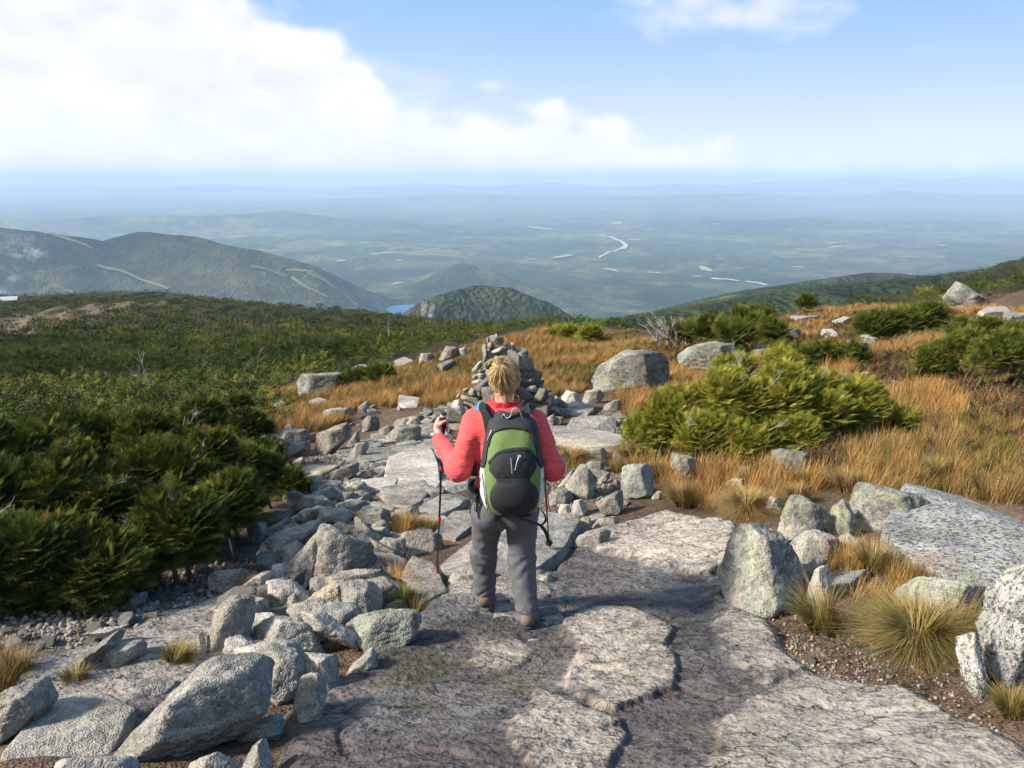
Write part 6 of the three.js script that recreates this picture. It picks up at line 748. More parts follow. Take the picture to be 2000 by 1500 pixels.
BUSHES.forEach(([tone, label, boughs], bi) => {
  seed = 3000 + bi * 77; const b0 = boughs[Math.floor(boughs.length / 2)], root = V(b0[0], H(b0[0], b0[2]), b0[2]), bush = new THREE.Group(); top(bush, 'spruce_bush'); bush.position.copy(root); tag(bush, label, 'bush');
  const D = -b0[2], size = D < 6.5 ? 0.13 : D < 10 ? 0.11 : D < 16 ? 0.2 : 0.38, lists = [[], [], []], wood = [], dead = [];
  for (const [x, y, z, r] of boughs) {
    const c = V(x, y, z).sub(root), foot = V(x * 0.97, H(x, z) - 0.02, z).sub(root); wood.push(limb(foot, c, 0.018 + r * 0.02, 0.008, V(gauss(), 0, gauss()).multiplyScalar(0.08)));
    const lobes = []; for (let k = 0; k < 7; k++) { const d = V(gauss(), Math.abs(gauss()) * 0.8 - 0.12, gauss()).normalize(); lobes.push([c.clone().addScaledVector(d, r * rr(0.3, 0.75)), r * rr(0.42, 0.7)]); }
    const n = Math.round(24 * (r / size) ** 2 + 26) ;
    for (const [lc, lr] of lobes) for (let k = 0; k < n; k++) {
      const d = V(gauss(), gauss() * 0.62 + 0.28, gauss()).normalize(), p = lc.clone().addScaledVector(d, lr * (0.35 + 0.65 * Math.sqrt(rnd()))); p.y = Math.max(p.y, H(p.x + root.x, p.z + root.z) - root.y + 0.02);
      const dir = d.clone().multiplyScalar(0.8).add(wind).add(V(gauss(), gauss() * 0.6, gauss()).multiplyScalar(0.55)); dir.y = dir.y * 0.8 + 0.08;
      const T = TONES[tone], u = rnd(), s = size * rr(0.75, 1.3), col = new THREE.Color(...(u < 0.45 ? T[0] : u < 0.9 ? T[1] : T[2])).multiplyScalar(rr(0.82, 1.18)); if (rnd() < 0.012) col.setRGB(0.16, 0.07, 0.025);
      lists[k % 3].push([p, facing(dir, gauss() * 0.5), V(s, s, s), col]);
    }
    if (rnd() < 0.75) { const e = c.clone().add(V(gauss() * r * 0.6, r * rr(0.2, 0.75), r * rr(-0.2, 0.7))); dead.push(snagGeo(e.clone().addScaledVector(wind, -r * 0.5), V(wind.x + gauss() * 0.5, 0.6 + gauss() * 0.4, gauss() * 0.6).normalize(), r * rr(0.5, 0.85), 0.006 * Math.max(1, D / 9))); }
  }
  lists.forEach((l, k) => many('foliage', sprays[k], leafMat, l, bush)); wood.forEach((g) => part('branch', g, barkMat, bush));
  if (bi === 6) for (let k = 0; k < 14; k++) { const b = V(-9.0, 0, 0).set(boughs[0][0], boughs[0][1] - boughs[0][3] * 0.9, boughs[0][2]).sub(root); dead.push(snagGeo(b.add(V(rr(-0.75, 0.35), rr(0, 0.2), rr(0.1, 0.5))), V(gauss(), 0.5 + 0.6 * rnd(), gauss()).normalize(), rr(0.4, 0.8), 0.016)); }
  if (bi === 3) for (let k = 0; k < 9; k++) { const q = boughs[5]; dead.push(snagGeo(V(q[0], q[1], q[2]).sub(root).add(V(rr(-0.38, 0.1), rr(-0.4, -0.05), rr(0.1, 0.35))), V(gauss() * 0.6 + 0.2, 1, 0.3 * gauss()).normalize(), rr(0.25, 0.42), 0.008)); }
  dead.forEach((g) => part('dead_branch', g, deadMat, bush));
  blockers.push(...boughs.map(([x, y, z, r]) => [x, z, r * 0.6, r * 0.6, 9]));
});
// dwarf spruce of the slope: a few shapes, each with its own trunk and crown
function dwarf(s, h, w, lobes, nSpray, g0) {
  seed = s; const out = []; const col = [];
  for (let k = 0; k < lobes; k++) {
    const t = lobes === 1 ? 0.5 : k / (lobes - 1), lc = h > w ? V(gauss() * 0.08, h * (0.15 + 0.8 * t), gauss() * 0.08) : V((rnd() - 0.5) * w, h * rr(0.3, 0.7), (rnd() - 0.5) * w), lr = h > w ? w * 0.5 * (1.08 - t) : w * rr(0.22, 0.34);
    for (let i = 0; i < nSpray; i++) { const d = V(gauss(), gauss() * 0.6 + 0.2, gauss()).normalize(), g = g0.clone(), sc = rr(0.3, 0.46) * Math.max(0.8, w * 0.6) * (h > w ? 1.2 - t : 1); g.applyMatrix4(new THREE.Matrix4().compose(lc.clone().addScaledVector(d, lr * (0.3 + 0.6 * rnd())), facing(d.clone().addScaledVector(wind, 0.5).add(V(0, 0.1, 0)), gauss() * 0.4), V(sc, sc, sc))); out.push(g); }
  }
  return mergeGeometries(out);
}
const coarse = spray(55, 7, 5, 0.15, 0.075), coarser = spray(56, 4, 3, 0.24, 0.16);
const trunkGeo = limb(V(0, -0.1, 0), V(0.05, 0.9, 0), 0.04, 0.015, V(0.03, 0, 0.02));
const DW = [dwarf(11, 1.0, 1.7, 6, 9, coarse), dwarf(12, 1.3, 1.5, 6, 9, coarse), dwarf(13, 2.3, 1.1, 6, 9, coarse), dwarf(14, 0.8, 2.0, 7, 9, coarse)], DL = [dwarf(15, 1.2, 1.7, 5, 6, coarser), dwarf(16, 2.5, 1.1, 5, 6, coarser), dwarf(17, 1.0, 2.2, 6, 6, coarser)];
const greens = (v) => { const u = rnd() + v * 0.8; return (u < 0.5 ? C(0.036, 0.050, 0.011) : u < 0.85 ? C(0.072, 0.085, 0.016) : u < 1.15 ? C(0.115, 0.118, 0.021) : C(0.115, 0.09, 0.03)).multiplyScalar(rr(0.75, 1.25)); };
const dwarfMats = [0, 1, 2, 3].map((k) => new THREE.MeshPhysicalMaterial({ name: 'dwarf spruce needles', specularIntensity: 0.15, color: [C(0.050, 0.068, 0.013), C(0.090, 0.102, 0.018), C(0.15, 0.15, 0.024), C(0.075, 0.075, 0.02)][k], roughness: 0.7 }));
{
  seed = 4242; const near = DW.map(() => []), farl = DL.map(() => []); let singles = 0;
  const spots = []; const put = (x, z, s) => spots.push([x, z, s]);
  for (let D = 9.5; D < 470; D *= 1 + 0.62 / Math.sqrt(D) / (D > 100 ? 1.6 : 1.25)) {
    const gap = 0.55 + 0.010 * D, lim = D < 20 ? -0.33 : D < 27 ? mix(-0.33, -0.03, (D - 20) / 7) : D < 36 ? mix(-0.03, 0.34, (D - 27) / 9) : 0.34;
    for (let x = -1.1 * D; x < lim * D; x += gap * rr(0.6, 1.4)) { const X = x + gauss() * 0.3, Z = -(D * rr(0.97, 1.03)), n = noise(X * 0.06, Z * 0.06); if (inAny(AREA.meadow, X, Z) || (inAny(AREA.bare, X, Z) && rnd() < 0.6) || (D > 40 && n > 0.55)) continue; put(X, Z, rr(0.6, 1.15) * (1 + 0.0016 * D) * (X / D > -0.14 && D < 150 ? 0.45 : 1)); }
    if (D > 27 && D < 330) for (let x = (D < 45 ? 0.05 : 0.3) * D; x < 0.9 * D; x += gap * (D < 45 ? 2.4 : 1.2) * rr(0.6, 1.6)) { const X = x, Z = -(D * rr(0.97, 1.03)); if (inAny(AREA.meadow, X, Z) && rnd() < 0.93) continue; put(X, Z, rr(0.5, 1.0) * (X / D < 0.42 ? 0.42 : 0.62)); }
  }
  spots.sort((a, b) => b[1] - a[1]);
  for (const [x, z, s] of spots) {
    const D = -z, y = H(x, z) - 0.06; if (blockers.some(([bx, bz, rx, rz]) => Math.abs(x - bx) < rx + 0.35 && Math.abs(z - bz) < rz + 0.35)) continue;
    const tall = rnd() < (D > 110 ? 0.20 : 0.06), flat = noise(x * 0.08 + 3, z * 0.08);
    if (D < 60 && singles < 150 && Math.abs(x / D) < 0.74) {
      const k = tall ? 2 : [0, 1, 3][Math.floor(rnd() * 3)], t = new THREE.Group(); top(t, 'dwarf_spruce'); t.position.set(x, y, z); t.rotation.y = rr(-0.6, 0.6); t.scale.setScalar(s * (k === 2 ? 0.55 : 0.85));
      const look = ['low broad', 'rounded', 'pointed', 'flat matted'][k], mi = Math.floor(rnd() * 4), hue = ['dark green', 'olive green', 'yellow-green', 'brownish green'][mi]; tag(t, x < 0 ? `${look} ${hue} stunted spruce ${D < 17 ? 'just behind the dark left thicket' : D < 30 ? 'beside the golden grass of the left slope' : 'farther down the left slope'}` : `${look} ${hue} wind-bent spruce on the rim of the right-hand grass`, 'spruce', x < 0 ? 'stunted spruces of the left slope' : 'spruces along the grass rim'); part('trunk', trunkGeo, barkMat, t); part('crown', DW[k], dwarfMats[mi], t); singles++; continue;
    }
    const q = new THREE.Quaternion().setFromAxisAngle(V(0, 1, 0), rr(-1, 1)), v = V(s * rr(0.85, 1.2), s * rr(0.8, 1.2), s);
    if (D < 110) near[tall ? 2 : [0, 1, 3][Math.floor(rnd() * 3)]].push([V(x, y, z), q, v, greens(flat)]); else farl[tall ? 1 : rnd() < 0.5 ? 0 : 2].push([V(x, y, z), q, v, greens(flat)]);
  }
  const wood = new THREE.Group(); top(wood, 'spruce_thicket'); wood.userData.kind = 'stuff'; tag(wood, 'dark mass of stunted spruce running down the left slope', 'thicket');
  near.forEach((l, k) => l.length && many('spruces', DW[k], leafMat, l, wood)); farl.forEach((l, k) => l.length && many('spruces', DL[k], leafMat, l, wood));
  seed = 515; const sn = []; for (let k = 0; k < 5; k++) { const l = []; snag(V(0, 0, 0), V(gauss() * 0.2, 1, gauss() * 0.2).normalize(), rr(0.9, 1.5), 0.022, 2, l); sn.push(mergeGeometries(l)); }
  for (let k = 0; k < 22; k++) { const D = rr(11, 46), x = D * (k < 20 ? rr(-0.62, -0.16) : rr(0.08, 0.5)); if (inAny(AREA.meadow, x, -D) && k < 20) continue; const m = top(new THREE.Mesh(sn[k % 5], deadMat), 'dead_snag'); m.position.set(x, H(x, -D) + (k < 20 ? 0.2 : -0.05), -D); m.rotation.set(0, rr(0, 6), rr(-0.3, 0.3)); m.scale.setScalar(rr(0.5, 0.85) * (k < 20 ? 1 : 0.6)); tag(m, x < 0 ? 'bare grey dead spruce top poking out of the left slope thicket' : 'bare grey dead spruce on the rim of the right-hand grass', 'snag', x < 0 ? 'dead tops in the left thicket' : 'dead tops along the rim'); }
  // taller wood on the spurs below, too far to tell its trees apart
  seed = 616; const far1 = [[], []];
  for (let k = 0; k < 42000; k++) { const D = 500 * Math.pow(5.2, rnd()), t = rr(-0.72, 0.72), x = t * D; if (D > 1300 && (t < -0.2 || t > 0.62) ) continue; const y = D < 990 ? Math.max(H(x, -D), far(x, D)) : far(x, D), s = rr(1.5, 3.0); far1[k % 2].push([V(x, y - 0.5, -D), new THREE.Quaternion().setFromAxisAngle(V(0, 1, 0), rr(0, 6)), V(s * rr(0.8, 1.4), s * rr(0.8, 1.2), s), greens(0.2 + 0.6 * noise(x / 150, D / 150))]); }
  const forest = new THREE.Group(); top(forest, 'forest'); forest.userData.kind = 'stuff'; tag(forest, 'mixed wood covering the spurs and the cliff-sided hill below', 'forest'); far1.forEach((l, k) => many('trees', DL[k], leafMat, l, forest));
}
// grass
function blades(s, n, h, spread, width, lean, seg, golden, mop = 1) {
  seed = s; const P = [], I = [], K = [];
  for (let b = 0; b < n; b++) {
    const a = rr(0, 6.283), r0 = spread * Math.sqrt(rnd()) * 0.45, L = h * rr(0.55, 1.12), out = rr(0.1, 0.75) * (mop || 1), dx = Math.cos(a) * out + lean + gauss() * 0.12, dz = Math.sin(a) * out + 0.08, droop = rr(0.1, 0.75) * (mop || 1), bx = Math.cos(a) * r0, bz = Math.sin(a) * r0, w = width * rr(0.7, 1.2), px = -Math.sin(a + 0.6), pz = Math.cos(a + 0.6), o = P.length / 3;
    const u = rnd() < golden, c = u ? [[0.31, 0.175, 0.05], [0.33, 0.215, 0.08], [0.24, 0.125, 0.035], [0.34, 0.25, 0.12]][Math.floor(rnd() * 4)] : [[0.13, 0.125, 0.025], [0.17, 0.15, 0.035], [0.09, 0.10, 0.02]][Math.floor(rnd() * 3)];
    const arch = mop > 1.2 ? rr(0.55, 1.15) : 0, el = rr(0.15, 1.25);
    for (let i = 0; i <= seg; i++) { const t = i / seg, w2 = w * (1 - 0.9 * t), hx = arch ? (Math.cos(a) * Math.cos(el) + lean * 0.5) * L * (0.45 * t + 0.55 * t * t) : dx * L * t * (0.35 + 0.65 * t), hz = arch ? (Math.sin(a) * Math.cos(el) + 0.1) * L * (0.45 * t + 0.55 * t * t) : dz * L * t * (0.35 + 0.65 * t), x = bx + hx, z = bz + hz, y = arch ? L * (Math.sin(el) * 0.95 + 0.28) * (t - 0.62 * arch * t * t) : L * t * (1 - 0.55 * droop * t * t * Math.min(1, Math.hypot(dx, dz) + 0.2)); P.push(x - px * w2, y, z - pz * w2, x + px * w2, y, z + pz * w2); K.push(...c, ...c); if (i) { const k = o + i * 2; I.push(k - 2, k - 1, k + 1, k - 2, k + 1, k); } }
  }
  const g = geo(P, I, { color: [K, 3] }); g.computeVertexNormals(); return g;
}
const grassMat = new THREE.MeshPhysicalMaterial({ name: 'dry grass', vertexColors: true, roughness: 0.85, specularIntensity: 0.25 });
TUSSOCKS.forEach(([label, x, y, z, L, lean, gold], i) => {
  const D = -z, big = L > 0.3, m = top(new THREE.Mesh(blades(5000 + i, big ? 3600 : 900, L, L * 0.42, 0.0011 + 0.00032 * D, lean * 0.6, 5, gold, big ? 1.5 : 1.05), grassMat), 'grass_tussock'); m.position.set(x, H(x, z) - 0.015, z); tag(m, label, 'grass');
});
{
  const tall = [1, 2, 3, 4].map((k) => blades(70 + k, 46, 0.27, 0.22, 0.0034, 0.16, 3, 0.93)), fine = [1, 2].map((k) => blades(80 + k, 60, 0.24, 0.20, 0.0022, 0.1, 3, 0.8)), L = tall.map(() => []), N = fine.map(() => []);
  seed = 7001; const clear = (x, z, m) => blockers.some(([bx, bz, rx, rz]) => Math.abs(x - bx) < rx * 0.95 + m && z > bz - rz * 0.9 && z < bz + rz * 0.9 + Math.min(0.5, -z * 0.02));
  const sow = (areas, n, list, s0, s1, thin) => { for (const p of areas) { let x0 = 1e9, x1 = -1e9, z0 = 1e9, z1 = -1e9; for (let i = 0; i < p.length; i += 2) { x0 = Math.min(x0, p[i]); x1 = Math.max(x1, p[i]); z0 = Math.min(z0, p[i + 1]); z1 = Math.max(z1, p[i + 1]); }
    for (let k = 0; k < n; k++) { const x = rr(x0, x1), z = -Math.exp(rr(Math.log(-z1), Math.log(-z0))); if (!inside(p, x, z) || clear(x, z, 0.0) || inAny(AREA.bedrock, x, z)) continue; const g = fbm(x * 0.55, z * 0.55, 3.1, 3); if (thin && (inAny(AREA.heath, x, z) ? rnd() < 0.8 : rnd() > sst(-0.42, 0.12, g + 0.25 * fbm(x * 2.2, z * 2.2, 6.1, 2)))) continue;
      const s = rr(s0, s1) * mix(0.72, 0.55, sst(8, 16, -z)) * (1 + 0.75 * g) * (rnd() < 0.12 ? 1.35 : 1), c = g + 0.42 * gauss(); list[k % list.length].push([V(x, H(x, z) - 0.02, z), new THREE.Quaternion().setFromEuler(new THREE.Euler(rr(-0.15, 0.15), rr(-0.7, 0.7), rr(-0.2, 0.1))), V(s, s * rr(0.8, 1.2), s), (c < -0.2 ? C(0.48, 0.58, 0.40) : c < 0.06 ? C(0.80, 0.78, 0.72) : c < 0.3 ? C(1.05, 1.0, 0.95) : C(1.2, 0.98, 0.8)).multiplyScalar(rr(0.6, 1.2))]); } } };
  sow(AREA.grass_left, 30000, L, 0.75, 1.35, false); sow(AREA.grass_right, 42000, L, 0.7, 1.3, true); sow(AREA.grass_near, 260, N, 0.55, 1.0, false);
  const grass = new THREE.Group(); top(grass, 'grass'); grass.userData.kind = 'stuff'; tag(grass, 'golden alpine grass on both sides of the path', 'grass'); L.forEach((l, k) => many('tufts', tall[k], grassMat, l, grass)); N.forEach((l, k) => many('tufts', fine[k], grassMat, l, grass));
  // purple-brown heath between the grass
  seed = 8001; const hl = []; const hg = spray(91, 6, 7, 0.14, 0.10);
  const hs = (areas, n, test, s) => { for (const p of areas) { let x0 = 1e9, x1 = -1e9, z0 = 1e9, z1 = -1e9; for (let i = 0; i < p.length; i += 2) { x0 = Math.min(x0, p[i]); x1 = Math.max(x1, p[i]); z0 = Math.min(z0, p[i + 1]); z1 = Math.max(z1, p[i + 1]); } for (let k = 0; k < n; k++) { const x = rr(x0, x1), z = rr(z0, z1); if (!inside(p, x, z) || clear(x, z, 0) || rnd() > test(x, z)) continue; hl.push([V(x, H(x, z) + rr(0, 0.07), z), facing(V(gauss(), 0.7, gauss())), V(s, s, s).multiplyScalar(rr(0.7, 1.3)), [C(0.075, 0.035, 0.03), C(0.10, 0.055, 0.035), C(0.075, 0.085, 0.018), C(0.13, 0.075, 0.04)][Math.floor(rnd() * 4)]]); } } };
  hs(AREA.heath, 2200, () => 1, 0.15); hs([LOOSE[7][4], LOOSE[4][4], AREA.gravel[1], AREA.gravel[2]], 1500, () => 0.8, 0.03); hs(AREA.grass_right, 16000, (x, z) => (fbm(x * 0.55, z * 0.55, 3.1, 3) < -0.05 ? 0.9 : 0.2), 0.13);
  const heath = new THREE.Group(); top(heath, 'heath'); heath.userData.kind = 'stuff'; tag(heath, 'low purple-brown heath between the grass on the right', 'heath'); many('sprigs', hg, leafMat, hl, heath);
}
// loose stones and gravel
{
  const lm = ['g', 'n', 'w', 'g', 'l'];
  LOOSE.forEach(([label, n, a, b, p], li) => { seed = 9000 + li; let x0 = 1e9, x1 = -1e9, z0 = 1e9, z1 = -1e9; for (let i = 0; i < p.length; i += 2) { x0 = Math.min(x0, p[i]); x1 = Math.max(x1, p[i]); z0 = Math.min(z0, p[i + 1]); z1 = Math.max(z1, p[i + 1]); }
    for (let k = 0, c = 0; c < n && k < n * 8; k++) { const x = rr(x0, x1), z = rr(z0, z1), s = mix(a, b, rnd() * rnd()); if (!inside(p, x, z) || (li > 1 && blockers.some(([bx, bz, rx, rz]) => Math.abs(x - bx) < rx * 0.8 && Math.abs(z - bz) < rz * 0.8))) continue; c++;
      const ki = Math.floor(rnd() * 5), m = top(new THREE.Mesh(cobble(c % 5), rockMat[lm[ki]]), 'loose_stone'); m.position.set(x, Math.max(H(x, z), inAny(AREA.bedrock, x, z) ? bedrock(x, z) : -99) + s * 0.3, z); m.scale.set(s * rr(0.9, 1.6), s * rr(0.5, 0.85), s * rr(0.8, 1.2)); m.rotation.set(rr(-0.4, 0.4), rr(0, 6.28), rr(-0.4, 0.4)); tag(m, ['grey ', 'brownish ', 'pale ', 'grey ', 'lichened '][ki] + label, 'stone', label.replace('stone', 'stones')); } });
  seed = 9100; const items = []; for (const [areas, n, s0, s1] of [[AREA.gravel, 3200, 0.006, 0.022], [LOOSE.slice(0, 7).map((l) => l[4]), 700, 0.005, 0.018], [LOOSE.slice(7).map((l) => l[4]), 900, 0.003, 0.011]]) for (const p of areas) { let x0 = 1e9, x1 = -1e9, z0 = 1e9, z1 = -1e9; for (let i = 0; i < p.length; i += 2) { x0 = Math.min(x0, p[i]); x1 = Math.max(x1, p[i]); z0 = Math.min(z0, p[i + 1]); z1 = Math.max(z1, p[i + 1]); }
    for (let k = 0; k < n; k++) { const x = rr(x0, x1), z = rr(z0, z1), s = mix(s0, s1, rnd() * rnd()); if (!inside(p, x, z)) continue; const c = rr(0.55, 1.5); items.push([V(x, H(x, z) + s * 0.4, z), new THREE.Quaternion().setFromEuler(new THREE.Euler(rr(0, 6), rr(0, 6), rr(0, 6))), V(s * rr(1, 1.5), s * 0.8, s), C(c, c * rr(0.88, 0.98), c * rr(0.75, 0.95))]); } }
  const peb = ball(2).clone(); peb.computeVertexNormals(); const gravel = many('gravel', peb, new THREE.MeshStandardMaterial({ name: 'gravel', color: C(0.2, 0.18, 0.155), roughness: 0.95 }), items, scene); tag(gravel, 'fine pale gravel strewn over the bare earth', 'gravel');
}
// ---------------------------------------------------------------- the hiker
function surface(sdf, lo, hi, cell) {   // surface nets: one vertex in each cell the surface crosses
  const n = [0, 1, 2].map((k) => Math.ceil((hi[k] - lo[k]) / cell) + 1), F = new Float32Array(n[0] * n[1] * n[2]), at = (i, j, k) => (k * n[1] + j) * n[0] + i;
  for (let k = 0; k < n[2]; k++) for (let j = 0; j < n[1]; j++) for (let i = 0; i < n[0]; i++) F[at(i, j, k)] = sdf(lo[0] + i * cell, lo[1] + j * cell, lo[2] + k * cell);
  const id = new Int32Array(F.length).fill(-1), P = [], I = [], E = [[0, 1], [2, 3], [4, 5], [6, 7], [0, 2], [1, 3], [4, 6], [5, 7], [0, 4], [1, 5], [2, 6], [3, 7]];
  for (let k = 0; k < n[2] - 1; k++) for (let j = 0; j < n[1] - 1; j++) for (let i = 0; i < n[0] - 1; i++) {
    const v = []; for (let c = 0; c < 8; c++) v.push(F[at(i + (c & 1), j + ((c >> 1) & 1), k + (c >> 2))]);
    let x = 0, y = 0, z = 0, m = 0; for (const [a, b] of E) if (v[a] < 0 !== v[b] < 0) { const t = v[a] / (v[a] - v[b]); x += mix(a & 1, b & 1, t); y += mix((a >> 1) & 1, (b >> 1) & 1, t); z += mix(a >> 2, b >> 2, t); m++; }
    if (m) { id[at(i, j, k)] = P.length / 3; P.push(lo[0] + (i + x / m) * cell, lo[1] + (j + y / m) * cell, lo[2] + (k + z / m) * cell); }
  }
  const quad = (a, b, c, d, flip) => { if (a < 0 || b < 0 || c < 0 || d < 0) return; flip ? I.push(a, c, b, a, d, c) : I.push(a, b, c, a, c, d); };
  for (let k = 1; k < n[2] - 1; k++) for (let j = 1; j < n[1] - 1; j++) for (let i = 1; i < n[0] - 1; i++) {
    const s = F[at(i, j, k)] < 0;
    if (s !== F[at(i + 1, j, k)] < 0) quad(id[at(i, j - 1, k - 1)], id[at(i, j, k - 1)], id[at(i, j, k)], id[at(i, j - 1, k)], !s);
    if (s !== F[at(i, j + 1, k)] < 0) quad(id[at(i - 1, j, k - 1)], id[at(i - 1, j, k)], id[at(i, j, k)], id[at(i, j, k - 1)], !s);
    if (s !== F[at(i, j, k + 1)] < 0) quad(id[at(i - 1, j - 1, k)], id[at(i, j - 1, k)], id[at(i, j, k)], id[at(i - 1, j, k)], !s);
  }
  const g = geo(P, I), N = new Float32Array(P.length), h = cell * 0.5;
  for (let i = 0; i < P.length; i += 3) { const [x, y, z] = [P[i], P[i + 1], P[i + 2]], a = sdf(x + h, y, z) - sdf(x - h, y, z), b = sdf(x, y + h, z) - sdf(x, y - h, z), c = sdf(x, y, z + h) - sdf(x, y, z - h), l = Math.hypot(a, b, c) || 1; N[i] = a / l; N[i + 1] = b / l; N[i + 2] = c / l; }
  g.setAttribute('normal', new THREE.BufferAttribute(N, 3)); const U = []; for (let i = 0; i < P.length; i += 3) U.push(Math.atan2(P[i] + 0.04, P[i + 2] + 4.2) * 0.2, P[i + 1]); g.setAttribute('uv', new THREE.Float32BufferAttribute(U, 2)); return g;
}
const smin = (a, b, k) => { const h = Math.max(k - Math.abs(a - b), 0) / k; return Math.min(a, b) - h * h * k * 0.25; };
const cone = (a, b, ra, rb) => { const bx = b[0] - a[0], by = b[1] - a[1], bz = b[2] - a[2], L = bx * bx + by * by + bz * bz; return (x, y, z) => { const px = x - a[0], py = y - a[1], pz = z - a[2], t = Math.min(1, Math.max(0, (px * bx + py * by + pz * bz) / L)); return Math.hypot(px - bx * t, py - by * t, pz - bz * t) - mix(ra, rb, t); }; };
const egg = (c, r) => (x, y, z) => { const X = (x - c[0]) / r[0], Y = (y - c[1]) / r[1], Z = (z - c[2]) / r[2], k0 = Math.hypot(X, Y, Z), k1 = Math.hypot(X / r[0], Y / r[1], Z / r[2]) || 1e-6; return k0 * (k0 - 1) / k1; };
const blend = (list, k) => (x, y, z) => { let d = 1e3; for (const f of list) d = smin(d, f(x, y, z), k); return d; };
const J = { neck: [-0.042, 1.33, -4.20], chest: [-0.042, 1.13, -4.195], waist: [-0.042, 0.90, -4.21], shL: [-0.205, 1.235, -4.20], shR: [0.124, 1.235, -4.20], elL: [-0.296, 1.0, -4.09], elR: [0.226, 1.0, -4.10], wrL: [-0.425, 1.062, -4.40], wrR: [0.185, 0.955, -4.44], hipL: [-0.135, 0.70, -4.20], hipR: [0.052, 0.70, -4.20], knL: [-0.170, 0.36, -4.315], knR: [0.060, 0.37, -4.21], anL: [-0.165, 0.068, -4.345], anR: [0.088, 0.10, -4.10] };
const POLES = { l: [[-0.404, 1.200, -4.450], [-0.527, -0.185, -4.98]], r: [[0.180, 1.035, -4.475], [0.278, -0.115, -5.38]] };
const hiker = new THREE.Group(); top(hiker, 'person'); hiker.position.set(-0.03, 0, -4.2); tag(hiker, 'hiker in pink-red fleece and grey trousers seen from behind, walking down the path', 'person');
const own = (g) => { g.translate(0.03, 0, 4.2); return g; };
const skinMat = new THREE.MeshPhysicalMaterial({ name: 'skin', color: C(0.50, 0.27, 0.19), roughness: 0.55, sheen: 0.3, sheenColor: C(0.5, 0.3, 0.25), sheenRoughness: 0.6 });
const weave = texture(512, (u, v) => { const h = 0.5 + 0.3 * tnoise(u, v, 128, 601) + 0.3 * tnoise(u, v, 256, 603) + 0.25 * tfbm(u, v, 12, 3, 605); return [h, h, h]; }, false);
const mottle = (r, g, b, a, s) => texture(512, (u, v) => { const l = 1 + a * (0.5 * tfbm(u, v, 6, 4, s) + 0.5 * tnoise(u, v, 128, s + 5)); return [r * l, g * l, b * l]; });
const fleeceMat = new THREE.MeshPhysicalMaterial({ name: 'pink-red fleece', map: mottle(0.60, 0.070, 0.066, 0.4, 611), bumpMap: weave, bumpScale: 0.0025, roughness: 0.95, sheen: 0.5, sheenColor: C(0.9, 0.35, 0.35), sheenRoughness: 0.5 });
const collarMat = new THREE.MeshStandardMaterial({ name: 'red fleece collar', color: C(0.55, 0.022, 0.030), bumpMap: weave, bumpScale: 0.006, roughness: 0.95 });
const trouserMat = new THREE.MeshStandardMaterial({ name: 'grey trouser cloth', map: mottle(0.088, 0.087, 0.090, 0.3, 621), bumpMap: weave, bumpScale: 0.0015, roughness: 0.8 });
const bootMat = new THREE.MeshStandardMaterial({ name: 'brown boot leather', color: C(0.16, 0.10, 0.065), roughness: 0.8 }), soleMat = new THREE.MeshStandardMaterial({ name: 'boot sole', color: C(0.03, 0.028, 0.026), roughness: 0.9 });
const blackMat = new THREE.MeshStandardMaterial({ name: 'black webbing', color: C(0.012, 0.012, 0.013), bumpMap: weave, bumpScale: 0.001, roughness: 0.75 });
